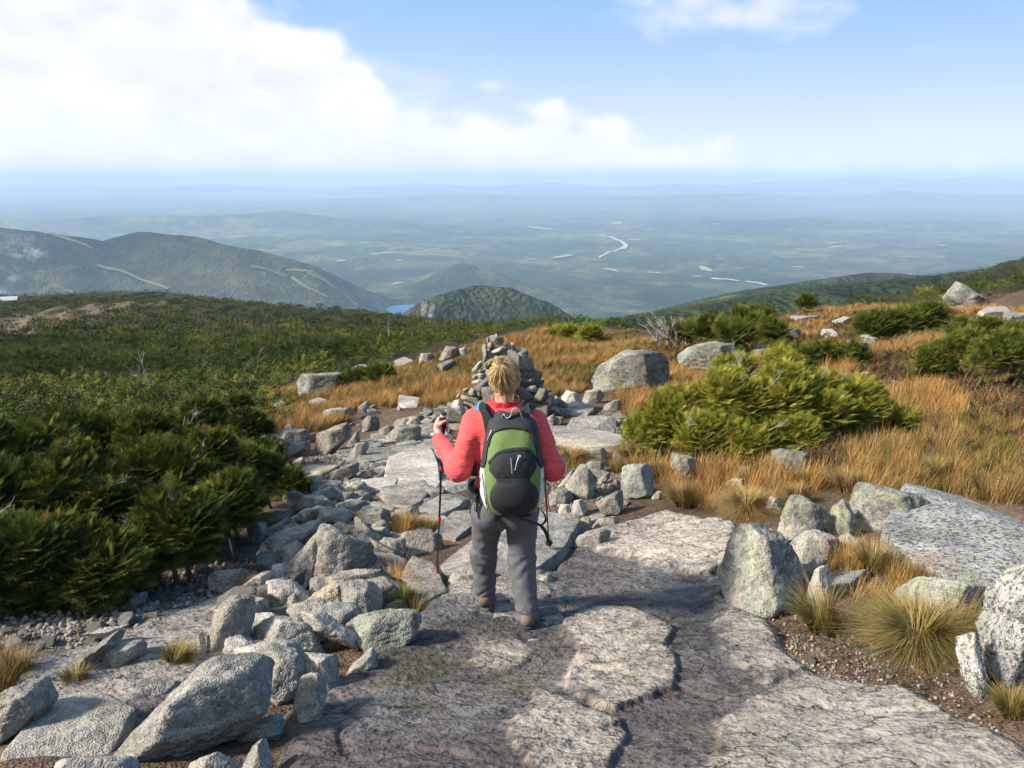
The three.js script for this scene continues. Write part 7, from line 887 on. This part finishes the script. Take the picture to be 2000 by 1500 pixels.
{ // body: one skin from head to feet
  const limbs = blend([cone(J.neck, [-0.042, 1.43, -4.215], 0.055, 0.052), egg(J.chest, [0.165, 0.20, 0.10]), cone(J.chest, J.waist, 0.12, 0.12), cone(J.shL, J.elL, 0.05, 0.042), cone(J.elL, J.wrL, 0.04, 0.030), cone(J.shR, J.elR, 0.05, 0.042), cone(J.elR, J.wrR, 0.04, 0.030), cone(J.shL, J.shR, 0.055, 0.055), egg([-0.042, 0.80, -4.2], [0.145, 0.12, 0.105]), cone(J.hipL, J.knL, 0.085, 0.055), cone(J.knL, J.anL, 0.052, 0.036), cone(J.hipR, J.knR, 0.085, 0.055), cone(J.knR, J.anR, 0.052, 0.036)], 0.04);
  const head = blend([cone(J.neck, [-0.042, 1.43, -4.215], 0.055, 0.052), egg([-0.042, 1.488, -4.222], [0.074, 0.104, 0.094]), egg([-0.042, 1.438, -4.258], [0.054, 0.066, 0.062]), egg([-0.042, 1.392, -4.300], [0.024, 0.018, 0.020]), cone([-0.042, 1.480, -4.312], [-0.042, 1.452, -4.332], 0.010, 0.014), egg([-0.042, 1.418, -4.314], [0.024, 0.010, 0.012]), egg([-0.119, 1.463, -4.218], [0.010, 0.031, 0.020]), egg([0.035, 1.463, -4.218], [0.010, 0.031, 0.020])], 0.018);
  const handOf = (P, W, s) => { const ax = V(...P[1]).sub(V(...P[0])).normalize(), g = V(...P[0]).addScaledVector(ax, 0.075), out = V(s, 0, 0).addScaledVector(ax, -s * ax.x).normalize(), fw = out.clone().cross(ax).normalize(); if (fw.z > 0) fw.negate();
    const q = (o, f, a) => V(0, 0, 0).copy(g).addScaledVector(out, o).addScaledVector(fw, f).addScaledVector(ax, a).toArray(), f = [cone(W, q(0.030, -0.022, 0.012), 0.027, 0.022), cone(q(0.031, -0.018, -0.022), q(0.030, 0.016, -0.026), 0.017, 0.014), cone(q(0.032, -0.018, 0.0), q(0.032, 0.018, 0.0), 0.018, 0.014), cone(q(0.031, -0.014, 0.024), q(0.029, 0.015, 0.026), 0.016, 0.013)];
    const digits = [-0.033, -0.011, 0.011, 0.032].map((a, i) => { const l = [0.95, 1.05, 1, 0.82][i], r = [0.0095, 0.0098, 0.0095, 0.0083][i], k = [q(0.028, 0.018, a), q(0.010 * l, 0.034, a), q(-0.020 * l, 0.026, a + 0.002), q(-0.024, -0.002 - 0.006 * l, a + 0.004)]; return blend([cone(k[0], k[1], r, r), cone(k[1], k[2], r, r * 0.92), cone(k[2], k[3], r * 0.92, r * 0.8)], 0.004); });
    const thumb = blend([cone(q(0.026, -0.022, -0.012), q(0.008, -0.030, -0.040), 0.013, 0.011), cone(q(0.008, -0.030, -0.040), q(-0.014, -0.020, -0.050), 0.011, 0.0088)], 0.006); const palm = blend(f, 0.022);
    return { f: (x, y, z) => smin(Math.min(...digits.map((d) => smin(palm(x, y, z), d(x, y, z), 0.007))), thumb(x, y, z), 0.006), g }; };
  const hl = handOf(POLES.l, J.wrL, -1), hr = handOf(POLES.r, J.wrR, 1), box = (c, r) => [c.map((v, i) => v - r[i]), c.map((v, i) => v + r[i])];
  const g = mergeGeometries([surface(limbs, [-0.50, 0.03, -4.52], [0.33, 1.37, -4.0], 0.012), surface(head, [-0.15, 1.32, -4.36], [0.066, 1.61, -4.10], 0.005), surface(hl.f, ...box(hl.g.toArray(), [0.085, 0.10, 0.085]), 0.0035), surface(hr.f, ...box(hr.g.toArray(), [0.085, 0.10, 0.085]), 0.0035)]);
  part('body', own(g), skinMat, hiker);
  for (const s of [-1, 1]) { const e = part('eye', own(new THREE.SphereGeometry(0.011, 12, 8).translate(-0.042 + s * 0.028, 1.482, -4.302)), new THREE.MeshStandardMaterial({ name: 'eye', color: C(0.6, 0.6, 0.6), roughness: 0.2 }), hiker); part('iris', own(new THREE.SphereGeometry(0.0055, 10, 6).translate(-0.042 + s * 0.028, 1.482, -4.3095)), new THREE.MeshStandardMaterial({ name: 'iris', color: C(0.05, 0.09, 0.14), roughness: 0.2 }), e); }
  // fleece jacket
  const fold = (x, y, z, f, a) => a * noise(x * f, y * f * 1.6, z * f) + a * 0.6 * noise(x * f * 2.3 + 4, y * f * 3.4, z * f * 2.3);
  const sleeve = (s, e, w) => { const up = cone(s, e, 0.068, 0.061), lo = cone(e, w, 0.062, 0.044), L = V(...w).sub(V(...e)), len = L.length(); L.normalize(); return (x, y, z) => { const t = (x - e[0]) * L.x + (y - e[1]) * L.y + (z - e[2]) * L.z, rip = 0.0052 * Math.sin(t * 78 + x * 30 + 3 * noise(x * 20, y * 20, z * 20)) * sst(0.02, 0.16, t) * sst(len + 0.03, len - 0.10, t) ; return smin(up(x, y, z), lo(x, y, z) + rip, 0.05) + fold(x, y, z, 8, 0.006); }; };
  const slL = sleeve(J.shL, J.elL, J.wrL), slR = sleeve(J.shR, J.elR, J.wrR), trunk = blend([egg([-0.042, 1.13, -4.195], [0.182, 0.235, 0.124]), cone([-0.042, 1.03, -4.2], [-0.042, 0.87, -4.205], 0.140, 0.142), cone(J.shL, J.shR, 0.070, 0.070), cone([-0.10, 1.27, -4.2], [0.016, 1.27, -4.2], 0.06, 0.06), egg([-0.042, 0.84, -4.2], [0.178, 0.075, 0.137])], 0.07);
  part('jacket', own(surface((x, y, z) => smin(smin(trunk(x, y, z) + fold(x, y, z, 7, 0.007), slL(x, y, z), 0.035), slR(x, y, z), 0.035), [-0.53, 0.72, -4.54], [0.36, 1.42, -3.96], 0.0085)), fleeceMat, hiker);
  for (const [w, e] of [[J.wrL, J.elL], [J.wrR, J.elR]]) { const a = V(...w).lerp(V(...e), 0.03), b = V(...w).lerp(V(...e), -0.10); part('cuff', own(new THREE.TubeGeometry(new THREE.LineCurve3(a, b), 3, 0.038, 18)), blackMat, hiker); }
  { // stand-up collar
    const P = [], I = [], n = 48, m = 9; for (let j = 0; j <= m; j++) for (let i = 0; i <= n; i++) { const a = i / n * Math.PI * 2, t = j / m, inn = t > 0.72, k = inn ? (1 - t) / 0.28 : t / 0.72, r = mix(0.093, 0.080, k) - (inn ? 0.010 : 0) + 0.0035 * noise(Math.cos(a) * 4 + 7, Math.sin(a) * 4, t * 3) + 0.0025 * Math.sin(a * 9 + t * 4), yb = 1.288, yt = 1.368 + 0.010 * Math.sin(a) + 0.004 * noise(Math.cos(a) * 3, Math.sin(a) * 3, 5); P.push(-0.042 + Math.cos(a) * r * 1.06, mix(yb, yt, k), -4.195 + Math.sin(a) * r * 0.86); if (i && j) { const o = j * (n + 1) + i; I.push(o - n - 2, o - 1, o, o - n - 2, o, o - n - 1); } }
    const g = geo(P, I); g.computeVertexNormals(); g.setAttribute('uv', new THREE.Float32BufferAttribute(P.flatMap((v, i) => (i % 3 === 0 ? [Math.atan2(P[i] + 0.04, P[i + 2] + 4.2) * 0.1, P[i + 1]] : [])), 2)); part('collar', own(g), collarMat, hiker);
  }
  // trousers: baggy, creased behind the knees and over the boots
  const leg = (h, k, a, s) => { const th = cone(h, k, 0.101, 0.072), sh = cone(k, [a[0], a[1] - 0.005, a[2]], 0.073, 0.066); return (x, y, z) => { const kn = Math.exp(-(((y - k[1] - 0.015) / 0.075) ** 2)), hm = sst(0.24, 0.05, y - a[1] + 0.075), wr = 0.0030 * Math.sin(y * 75 + x * 50 * s + 4 * noise(x * 12, y * 12, z * 12 + s)) * kn + 0.0042 * Math.sin(y * 105 - x * 40 * s + 4.5 * noise(x * 14, y * 9, z * 14 + s)) * hm; return smin(th(x, y, z), sh(x, y, z), 0.05) + wr + fold(x, y, z, 8, 0.006) + fold(x, y * 0.6, z, 21, 0.003); }; };
  const lL = leg(J.hipL, J.knL, J.anL, 1), lR = leg(J.hipR, J.knR, J.anR, -1), seat = blend([egg([-0.042, 0.79, -4.2], [0.188, 0.12, 0.135]), egg([-0.12, 0.715, -4.145], [0.100, 0.105, 0.095]), egg([0.036, 0.715, -4.145], [0.100, 0.105, 0.095])], 0.05);
  part('trousers', own(surface((x, y, z) => Math.max(smin(smin(lL(x, y, z), lR(x, y, z), 0.03), seat(x, y, z) + fold(x, y, z, 10, 0.003), 0.05), (x < -0.05 ? J.anL[1] : J.anR[1]) - 0.092 + 0.006 * noise(x * 25, 0, z * 25) - y), [-0.30, -0.02, -4.45], [0.23, 0.94, -3.97], 0.0085)), trouserMat, hiker);
  // boots
  for (const [an, toe, y0, lift] of [[J.anL, [-0.045, 0, -0.215], -0.004, 0.035], [J.anR, [0.035, 0, -0.215], 0.038, 0]]) {
    const hx = an[0], hz = an[2] + 0.035, T = [hx + toe[0], y0 + 0.042, hz + toe[2]], b = blend([cone([hx, y0 + 0.115, hz - 0.03], [hx, y0 + 0.05 + lift, hz], 0.040, 0.040), cone([hx, y0 + 0.044 + lift, hz - 0.005], [mix(hx, T[0], 0.6), y0 + 0.05, mix(hz, T[2], 0.6)], 0.040, 0.046), cone([mix(hx, T[0], 0.6), y0 + 0.05, mix(hz, T[2], 0.6)], T, 0.046, 0.036)], 0.03);
    const boot = part('boot', own(surface((x, y, z) => Math.max(b(x, y, z), y0 + 0.018 + lift * sst(-0.12, 0.02, z - hz) - y), [hx - 0.12, y0 - 0.01, hz - 0.29], [hx + 0.12, y0 + 0.19, hz + 0.08], 0.007)), bootMat, hiker);
    part('sole', own(surface((x, y, z) => Math.max(b(x, Math.max(y, y0 + 0.035), z) - 0.004, y - y0 - 0.020 - lift * sst(-0.12, 0.02, z - hz), y0 + lift * sst(-0.12, 0.02, z - hz) - y), [hx - 0.12, y0 - 0.02, hz - 0.29], [hx + 0.12, y0 + 0.06, hz + 0.08], 0.007)), soleMat, boot);
  }
  // hair, gathered high at the back and let fall in a loose tuft
  const hairMat = new THREE.MeshPhysicalMaterial({ name: 'blonde hair', vertexColors: true, roughness: 0.42, sheen: 0.3, sheenColor: C(0.8, 0.65, 0.4), sheenRoughness: 0.4 });
  const blond = () => { const u = rnd(); return (u < 0.3 ? C(0.50, 0.33, 0.14) : u < 0.6 ? C(0.36, 0.21, 0.085) : u < 0.85 ? C(0.62, 0.45, 0.22) : C(0.22, 0.12, 0.05)).multiplyScalar(rr(0.85, 1.15)); };
  const skull = egg([-0.042, 1.493, -4.212], [0.083, 0.110, 0.102]), cap = surface((x, y, z) => Math.max(skull(x, y, z) + 0.002 * noise(x * 60, y * 25, z * 60), -4.285 - z + 0.25 * (1.49 - y) * 0.6, 1.392 + 0.30 * Math.max(0, -4.17 - z) + 0.3 * Math.abs(x + 0.042) - y), [-0.15, 1.36, -4.33], [0.066, 1.62, -4.09], 0.006);
  cap.setAttribute('color', new THREE.Float32BufferAttribute(new Array(cap.attributes.position.count).fill([0.34, 0.20, 0.08]).flat(), 3)); const hair = part('hair', own(cap), hairMat, hiker);
  seed = 1717; const S = [], knot = V(-0.062, 1.562, -4.118), onSkull = (p, off) => { const c = V(-0.042, 1.493, -4.212), d = p.clone().sub(c); const k = Math.hypot(d.x / 0.083, d.y / 0.110, d.z / 0.102); return c.addScaledVector(d, (1 + off) / k); };
  const strand = (pts, r) => { const c = new THREE.CatmullRomCurve3(pts), g = new THREE.TubeGeometry(c, 10, r, 4), k = blond(); g.setAttribute('color', new THREE.Float32BufferAttribute(new Array(g.attributes.position.count).fill([k.r, k.g, k.b]).flat(), 3)); S.push(g); };
  for (let i = 0; i < 520; i++) { const a = rr(0, 6.283), b = rr(0.25, 1.9), st = V(-0.042 + Math.sin(b) * Math.cos(a) * 0.083, 1.493 + 0.110 * (Math.cos(b) * 0.9 + 0.05), -4.212 + Math.sin(b) * Math.sin(a) * 0.102); if (st.z < -4.275 || st.y < 1.405) continue; const off = rr(0.01, 0.06), p = []; for (let k = 0; k <= 5; k++) p.push(onSkull(st.clone().lerp(knot, k / 5).add(V(0, 0, 0)), off + 0.03 * (k / 5))); strand(p, rr(0.0012, 0.0024)); }
  for (let i = 0; i < 420; i++) { const a = rr(-0.8, 1.15) + gauss() * 0.25, L = rr(0.07, 0.14), out = rr(-0.012, 0.018), e = V(knot.x + Math.sin(a) * L * 0.62, knot.y - Math.cos(a) * L * rr(0.6, 1), knot.z + out); const m1 = knot.clone().add(V(Math.sin(a) * L * 0.15, rr(0.006, 0.028), rr(0.018, 0.04))), m2 = m1.clone().lerp(e, 0.55).add(V(0, 0.008, rr(0.008, 0.02))); strand([knot.clone().add(V(gauss() * 0.008, gauss() * 0.008, gauss() * 0.006)), m1, m2, e], rr(0.0012, 0.0022)); }
  for (let i = 0; i < 60; i++) { const st = V(-0.042 + gauss() * 0.06, 1.405 + rnd() * 0.02, -4.135 + gauss() * 0.015), e = st.clone().add(V(gauss() * 0.03 + 0.01, -rr(0.0, 0.045), rr(-0.005, 0.02))); strand([st, st.clone().lerp(e, 0.5).add(V(gauss() * 0.008, 0.003, 0.006)), e], 0.0011); }
  for (let i = 0; i < 70; i++) { const a = rr(-1.4, 1.9), st = knot.clone().add(V(gauss() * 0.02, 0.015, gauss() * 0.015)), e = st.clone().add(V(Math.sin(a) * rr(0.05, 0.11), Math.cos(a) * 0.05 + 0.01, rr(-0.05, 0.03))); strand([st, st.clone().lerp(e, 0.5).add(V(0, 0.025, 0.01)), e.add(V(0, -0.03, 0))], 0.0010); }
  part('strands', own(mergeGeometries(S)), hairMat, hair);
}
// ---------------------------------------------------------------- backpack
{
  const X0 = 0.0, Y0 = 0.772, HT = 0.555, ZB = -4.075, W = [[0, 0.112], [0.06, 0.142], [0.2, 0.170], [0.4, 0.172], [0.6, 0.156], [0.8, 0.140], [0.93, 0.120], [1, 0.076]], DP = [[0, 0.10], [0.06, 0.165], [0.2, 0.205], [0.4, 0.205], [0.6, 0.185], [0.8, 0.150], [0.93, 0.105], [1, 0.045]];
  const look = (T, v) => { v = Math.min(1, Math.max(0, v)); let i = 0; while (i < T.length - 2 && T[i + 1][0] <= v) i++; const u = (v - T[i][0]) / (T[i + 1][0] - T[i][0]), q = (k) => T[clampi(k, T.length)][1]; return cr(q(i - 1), q(i), q(i + 1), q(i + 2), u); };
  const skin = (X, v, off = 0) => { const w = look(W, v) + off, d = look(DP, v) + off, a = Math.min(0.9995, Math.abs(X)), bulge = Math.pow(1 - Math.pow(a, 3.2), 1 / 2.6); return V(X0 + X * w, Y0 + v * HT + (v > 0.97 ? off : v < 0.04 ? -off : 0), ZB - 0.03 * (v - 0.3) + d * bulge); };
  const pack = new THREE.Group(); top(pack, 'backpack'); pack.position.set(X0, Y0, ZB); tag(pack, 'green and black daypack with white side panels on the hiker\'s back', 'backpack'); const here = (g) => { g.translate(-X0, -Y0, -ZB); return g; };
  const cloth = (r, g, b, n) => new THREE.MeshStandardMaterial({ name: n, map: mottle(r, g, b, 0.3, 631), bumpMap: weave, bumpScale: 0.0012, roughness: 0.75 }), green = cloth(0.105, 0.165, 0.036, 'green pack cloth'), white = cloth(0.55, 0.53, 0.48, 'off-white pack cloth'), black = cloth(0.014, 0.014, 0.015, 'black pack cloth'), meshy = cloth(0.006, 0.006, 0.007, 'black stretch mesh'), steel = new THREE.MeshStandardMaterial({ name: 'zip metal', color: C(0.7, 0.7, 0.7), metalness: 0.8, roughness: 0.35 });
  { const P = [], I = [], U = [], n = 44, m = 40; for (let j = 0; j <= m; j++) for (let i = 0; i <= n; i++) { const s = -Math.cos(i / n * Math.PI), v = j / m, q = skin(Math.sign(s) * Math.pow(Math.abs(s), 0.7), v); q.z += 0.004 * noise(q.x * 30, q.y * 18, 2) * (1 - Math.abs(s)); P.push(q.x, q.y, q.z); U.push(q.x * 3, q.y * 3); if (i && j) { const o = j * (n + 1) + i; I.push(o - n - 2, o - n - 1, o, o - n - 2, o, o - 1); } }
    const back = P.length / 3; for (let j = 0; j <= m; j++) for (let i = 0; i <= 1; i++) { const q = skin(i ? 1 : -1, j / m); P.push(q.x, q.y, q.z - 0.004); U.push(q.x * 3, q.y * 3); if (i && j) { const o = back + j * 2 + 1; I.push(o - 3, o, o - 2, o - 3, o - 1, o); } }
    for (const j of [0, m]) { const c = P.length / 3, v = j / m; for (let i = 0; i <= n; i++) { P.push(...P.slice((j * (n + 1) + i) * 3, (j * (n + 1) + i) * 3 + 3)); U.push(0, 0); } P.push(X0, Y0 + v * HT, ZB + 0.02); U.push(0, 0); for (let i = 0; i < n; i++) I.push(c + i, c + i + 1, c + n + 1); }
    const g = geo(P, I, { uv: [U, 2] }); g.computeVertexNormals(); part('pack_body', here(g), green, pack); }
  const line = (pts) => new THREE.CatmullRomCurve3(pts.map(([x, y]) => V(x, y, 0)), false, 'centripetal');
  function panel(name, A, B, off, mat, parent = pack, puff = 0, n = 30, m = 12) {   // a sewn-on panel between two edges, standing off the pack by its thickness
    const a = line(A), b = line(B), P = [], I = [], U = []; for (let j = 0; j <= m; j++) for (let i = 0; i <= n; i++) { const p = a.getPoint(i / n).lerp(b.getPoint(i / n), Math.min(1, Math.max(0, (j - 1) / (m - 2)))), rim = j === 0 || j === m || i === 0 || i === n, k = rim ? -0.004 : off + puff * Math.sin(Math.PI * i / n) * Math.sin(Math.PI * Math.min(1, Math.max(0, (j - 1) / (m - 2)))) + 0.0022 * noise(p.x * 9, p.y * 26, 3), q = skin(Math.max(-0.999, Math.min(0.999, p.x)), p.y, k); P.push(q.x, q.y, q.z); U.push(q.x * 3, q.y * 3); if (i && j) { const o = j * (n + 1) + i; I.push(o - n - 2, o, o - n - 1, o - n - 2, o - 1, o); } }
    const g = geo(P, I, { uv: [U, 2] }); g.computeVertexNormals(); return part(name, here(g), mat, parent);
  }
  const lid = panel('lid', [[-0.998, 0.74], [-0.998, 0.90], [-0.97, 0.995], [0, 0.998], [0.97, 0.995], [0.998, 0.90], [0.998, 0.74]], [[-0.84, 0.70], [-0.76, 0.83], [-0.46, 0.885], [0, 0.90], [0.46, 0.885], [0.76, 0.83], [0.84, 0.70]], 0.007, black);
  for (const s of [-1, 1]) panel('side_trim', [[s * 0.998, 0.76], [s * 0.998, 0.66], [s * 0.998, 0.56], [s * 0.995, 0.48]], [[s * 0.86, 0.74], [s * 0.86, 0.66], [s * 0.87, 0.56], [s * 0.93, 0.49]], 0.006, black);
  const up = panel('upper_pocket', [[-0.80, 0.58], [-0.5, 0.675], [-0.1, 0.71], [0.25, 0.72], [0.6, 0.70], [0.86, 0.59]], [[-0.76, 0.53], [-0.46, 0.45], [-0.1, 0.42], [0.2, 0.42], [0.55, 0.46], [0.82, 0.54]], 0.005, meshy, pack, 0.012);
  panel('piping', [[-0.84, 0.57], [-0.51, 0.695], [-0.1, 0.73], [0.25, 0.74], [0.62, 0.72], [0.90, 0.58]], [[-0.80, 0.56], [-0.5, 0.67], [-0.1, 0.705], [0.25, 0.715], [0.6, 0.695], [0.86, 0.57]], 0.009, black, up);
  panel('lower_pocket', [[-0.50, 0.50], [-0.47, 0.43], [-0.56, 0.38], [-0.66, 0.28], [-0.62, 0.17], [-0.42, 0.09], [-0.2, 0.06]], [[0.58, 0.50], [0.55, 0.43], [0.68, 0.38], [0.80, 0.28], [0.76, 0.17], [0.56, 0.09], [0.35, 0.06]], 0.005, meshy, pack, 0.020);
  panel('bottom_panel', [[-0.80, 0.03], [-0.4, 0.085], [0.1, 0.095], [0.5, 0.085], [0.85, 0.03]], [[-0.72, 0.0], [-0.4, 0.0], [0.1, 0.0], [0.5, 0.0], [0.76, 0.0]], 0.006, black);
  const wl = panel('side_panel', [[-0.99, 0.52], [-0.995, 0.38], [-0.995, 0.2], [-0.985, 0.03]], [[-0.93, 0.54], [-0.82, 0.38], [-0.78, 0.2], [-0.82, 0.04]], 0.004, white); panel('side_panel', [[0.99, 0.52], [0.995, 0.38], [0.995, 0.2], [0.985, 0.03]], [[0.95, 0.54], [0.88, 0.38], [0.85, 0.2], [0.87, 0.04]], 0.004, white);
  const tube = (pts, r, n = 24) => new THREE.TubeGeometry(new THREE.CatmullRomCurve3(pts), n, r, 6);
  part('zip', here(tube([[-0.90, 0.46], [-0.83, 0.36], [-0.79, 0.22], [-0.83, 0.08]].map(([x, v]) => skin(x, v, 0.009)), 0.0025)), black, wl);
  part('zip_pull', here(tube([[-0.04, 0.66], [-0.02, 0.60], [0.0, 0.52]].map(([x, v]) => skin(x, v, 0.024)), 0.0016)), steel, up); part('zip_pull', here(tube([[0.20, 0.665], [0.14, 0.62], [0.08, 0.55]].map(([x, v]) => skin(x, v, 0.024)), 0.0016)), steel, up); part('zip_pull', here(tube([[-0.76, 0.88], [-0.82, 0.83], [-0.86, 0.78]].map(([x, v]) => skin(x, v, 0.012)), 0.002)), steel, lid);
  const tagG = new RoundedBoxGeometry(0.016, 0.012, 0.004, 2, 0.0015); { const q = skin(0.22, 0.675, 0.024); tagG.translate(q.x, q.y, q.z); part('zip_tab', here(tagG), white, up); }
  function web(name, pts, w, mat, side, parent = pack, th = 0.003) {   // flat webbing: a band of some thickness along a path, its width along side
    const c = new THREE.CatmullRomCurve3(pts.map((p) => V(...p))), n = 30, P = [], I = []; for (let i = 0; i <= n; i++) { const p = c.getPoint(i / n), t = c.getTangent(i / n), s = (typeof side === 'function' ? side(i / n) : V(...side)).clone(); s.addScaledVector(t, -s.dot(t)).normalize(); const u = s.clone().cross(t).normalize(); for (const [a, b] of [[-1, -1], [1, -1], [1, 1], [-1, 1]]) { const q = p.clone().addScaledVector(s, a * w / 2).addScaledVector(u, b * th / 2); P.push(q.x, q.y, q.z); } if (i) for (let k = 0; k < 4; k++) { const o = (i - 1) * 4; I.push(o + k, o + (k + 1) % 4, o + 4 + (k + 1) % 4, o + k, o + 4 + (k + 1) % 4, o + 4 + k); } }
    I.push(0, 2, 1, 0, 3, 2, n * 4, n * 4 + 1, n * 4 + 2, n * 4, n * 4 + 2, n * 4 + 3); let g = geo(P, I); g = g.toNonIndexed(); g.computeVertexNormals(); g.setAttribute('uv', new THREE.Float32BufferAttribute(new Array(g.attributes.position.count).fill([0.1, 0.1]).flat(), 2)); return part(name, here(g), mat, parent);
  }
  web('haul_loop', [[-0.055, 1.310, -4.035], [-0.045, 1.334, -4.025], [-0.028, 1.316, -4.02], [-0.01, 1.324, -4.02], [0.003, 1.365, -4.025], [0.03, 1.365, -4.03], [0.055, 1.312, -4.035]], 0.018, white, [0, 0.25, 1]);
  for (const s of [-1, 1]) {
    const cx = -0.035, st = web('shoulder_strap', [[cx + s * 0.075, 1.20, -4.045], [cx + s * 0.10, 1.315, -4.085], [cx + s * 0.125, 1.345, -4.15], [cx + s * 0.135, 1.325, -4.235], [cx + s * 0.135, 1.24, -4.325], [cx + s * 0.145, 1.10, -4.340], [cx + s * 0.17, 0.98, -4.30], [cx + s * 0.185, 0.92, -4.2]], 0.058, black, [1, 0, 0], pack, 0.014);
    const bk = new RoundedBoxGeometry(0.034, 0.010, 0.026, 2, 0.003); bk.rotateX(0.75); bk.translate(cx + s * 0.105, 1.338, -4.105); part('buckle', here(bk), black, st);
    web('load_strap', [[cx + s * 0.115, 1.335, -4.045], [cx + s * 0.118, 1.36, -4.10], [cx + s * 0.128, 1.362, -4.17]], 0.02, black, [1, 0, 0], st);
    if (s < 0) web('blue_tab', [[cx - 0.155, 1.330, -4.100], [cx - 0.150, 1.352, -4.15], [cx - 0.150, 1.348, -4.19]], 0.012, new THREE.MeshStandardMaterial({ name: 'blue tube', color: C(0.05, 0.33, 0.62), roughness: 0.4 }), [1, 0, 0], st, 0.007);
    web('hip_belt', [[X0 + s * 0.15, 0.845, -4.06], [cx + s * 0.20, 0.845, -4.13], [cx + s * 0.198, 0.835, -4.24], [cx + s * 0.12, 0.825, -4.335], [cx, 0.82, -4.355]], 0.075, black, [0, 1, 0], pack, 0.012);
    web('side_strap', [[X0 + s * 0.172, 0.99, -3.98], [X0 + s * 0.205, 0.91, -4.05], [X0 + s * 0.20, 0.84, -4.10], [X0 + s * 0.212, 0.75, -4.09]], 0.02, black, [0, 0.4, 1]);
  }
  web('hanging_strap', [[-0.03, 0.84, -3.885], [0.05, 0.79, -3.90], [0.11, 0.745, -3.95], [0.16, 0.70, -4.0], [0.195, 0.63, -4.03], [0.205, 0.565, -4.03]], 0.026, blackMat, [0.5, 0.5, 0.6]); web('hanging_strap', [[0.10, 0.86, -3.90], [0.165, 0.80, -3.97], [0.185, 0.735, -4.0], [0.165, 0.705, -4.01], [0.14, 0.72, -3.98]], 0.022, blackMat, [0.3, 0.3, 1]); web('hanging_strap', [[-0.085, 0.80, -3.95], [-0.08, 0.73, -4.02], [-0.065, 0.67, -4.03], [-0.05, 0.655, -4.03]], 0.022, blackMat, [1, 0.2, 0.2]); web('hanging_strap', [[-0.19, 0.86, -4.08], [-0.225, 0.80, -4.07], [-0.235, 0.745, -4.06]], 0.018, blackMat, [0.3, 0.2, 1]);
}
// ---------------------------------------------------------------- trekking poles
{
  const shaftMat = new THREE.MeshStandardMaterial({ name: 'black pole shaft', color: C(0.018, 0.018, 0.02), roughness: 0.35, metalness: 0.3 }), gripMat = new THREE.MeshStandardMaterial({ name: 'black rubber grip', color: C(0.015, 0.015, 0.016), roughness: 0.8 }), redMat = new THREE.MeshStandardMaterial({ name: 'red pole collar', color: C(0.55, 0.03, 0.03), roughness: 0.5 }), tipMat = new THREE.MeshStandardMaterial({ name: 'pole tip metal', color: C(0.45, 0.45, 0.45), metalness: 0.9, roughness: 0.4 }), silver = new THREE.MeshStandardMaterial({ name: 'pale grip cap', color: C(0.6, 0.6, 0.6), roughness: 0.4 });
  for (const [k, label] of [['l', 'black trekking pole with red collars in the hiker\'s left hand'], ['r', 'black trekking pole ahead of the hiker\'s right leg, red ring near its foot']]) {
    const a = V(...POLES[k][0]), b = V(...POLES[k][1]), L = a.distanceTo(b), pole = new THREE.Group(); top(pole, 'trekking_pole'); pole.position.copy(b); pole.quaternion.setFromUnitVectors(V(0, 1, 0), a.clone().sub(b).normalize()); tag(pole, label, 'trekking pole', 'the hiker\'s trekking poles');
    const lathe = (p) => new THREE.LatheGeometry(p.map(([r, y]) => new THREE.Vector2(r, y)), 16);
    part('shaft', lathe([[0.0045, 0.10], [0.005, 0.12], [0.0055, L * 0.42], [0.0068, L * 0.421], [0.0068, L * 0.72], [0.008, L * 0.721], [0.008, L - 0.12]]), shaftMat, pole);
    for (const h of [0.115, L * 0.42, L * 0.72]) part('collar', lathe([[0.006, h - 0.018], [0.0115, h - 0.014], [0.0115, h + 0.008], [0.007, h + 0.014]]), redMat, pole);
    part('basket', lathe([[0.006, 0.085], [0.026, 0.078], [0.028, 0.084], [0.008, 0.100], [0.006, 0.110]]), gripMat, pole); part('tip', lathe([[0.0, 0.0], [0.0035, 0.01], [0.005, 0.05], [0.006, 0.09]]), tipMat, pole);
    const grip = part('grip', lathe([[0.010, L - 0.15], [0.0135, L - 0.13], [0.0125, L - 0.10], [0.0145, L - 0.07], [0.013, L - 0.045], [0.017, L - 0.02], [0.0185, L + 0.004], [0.014, L + 0.018], [0.0, L + 0.021]]), gripMat, pole); part('grip_cap', lathe([[0.0186, L - 0.004], [0.0195, L + 0.003], [0.0186, L + 0.010]]), silver, grip);
  }
}
renderer.render(scene, camera);
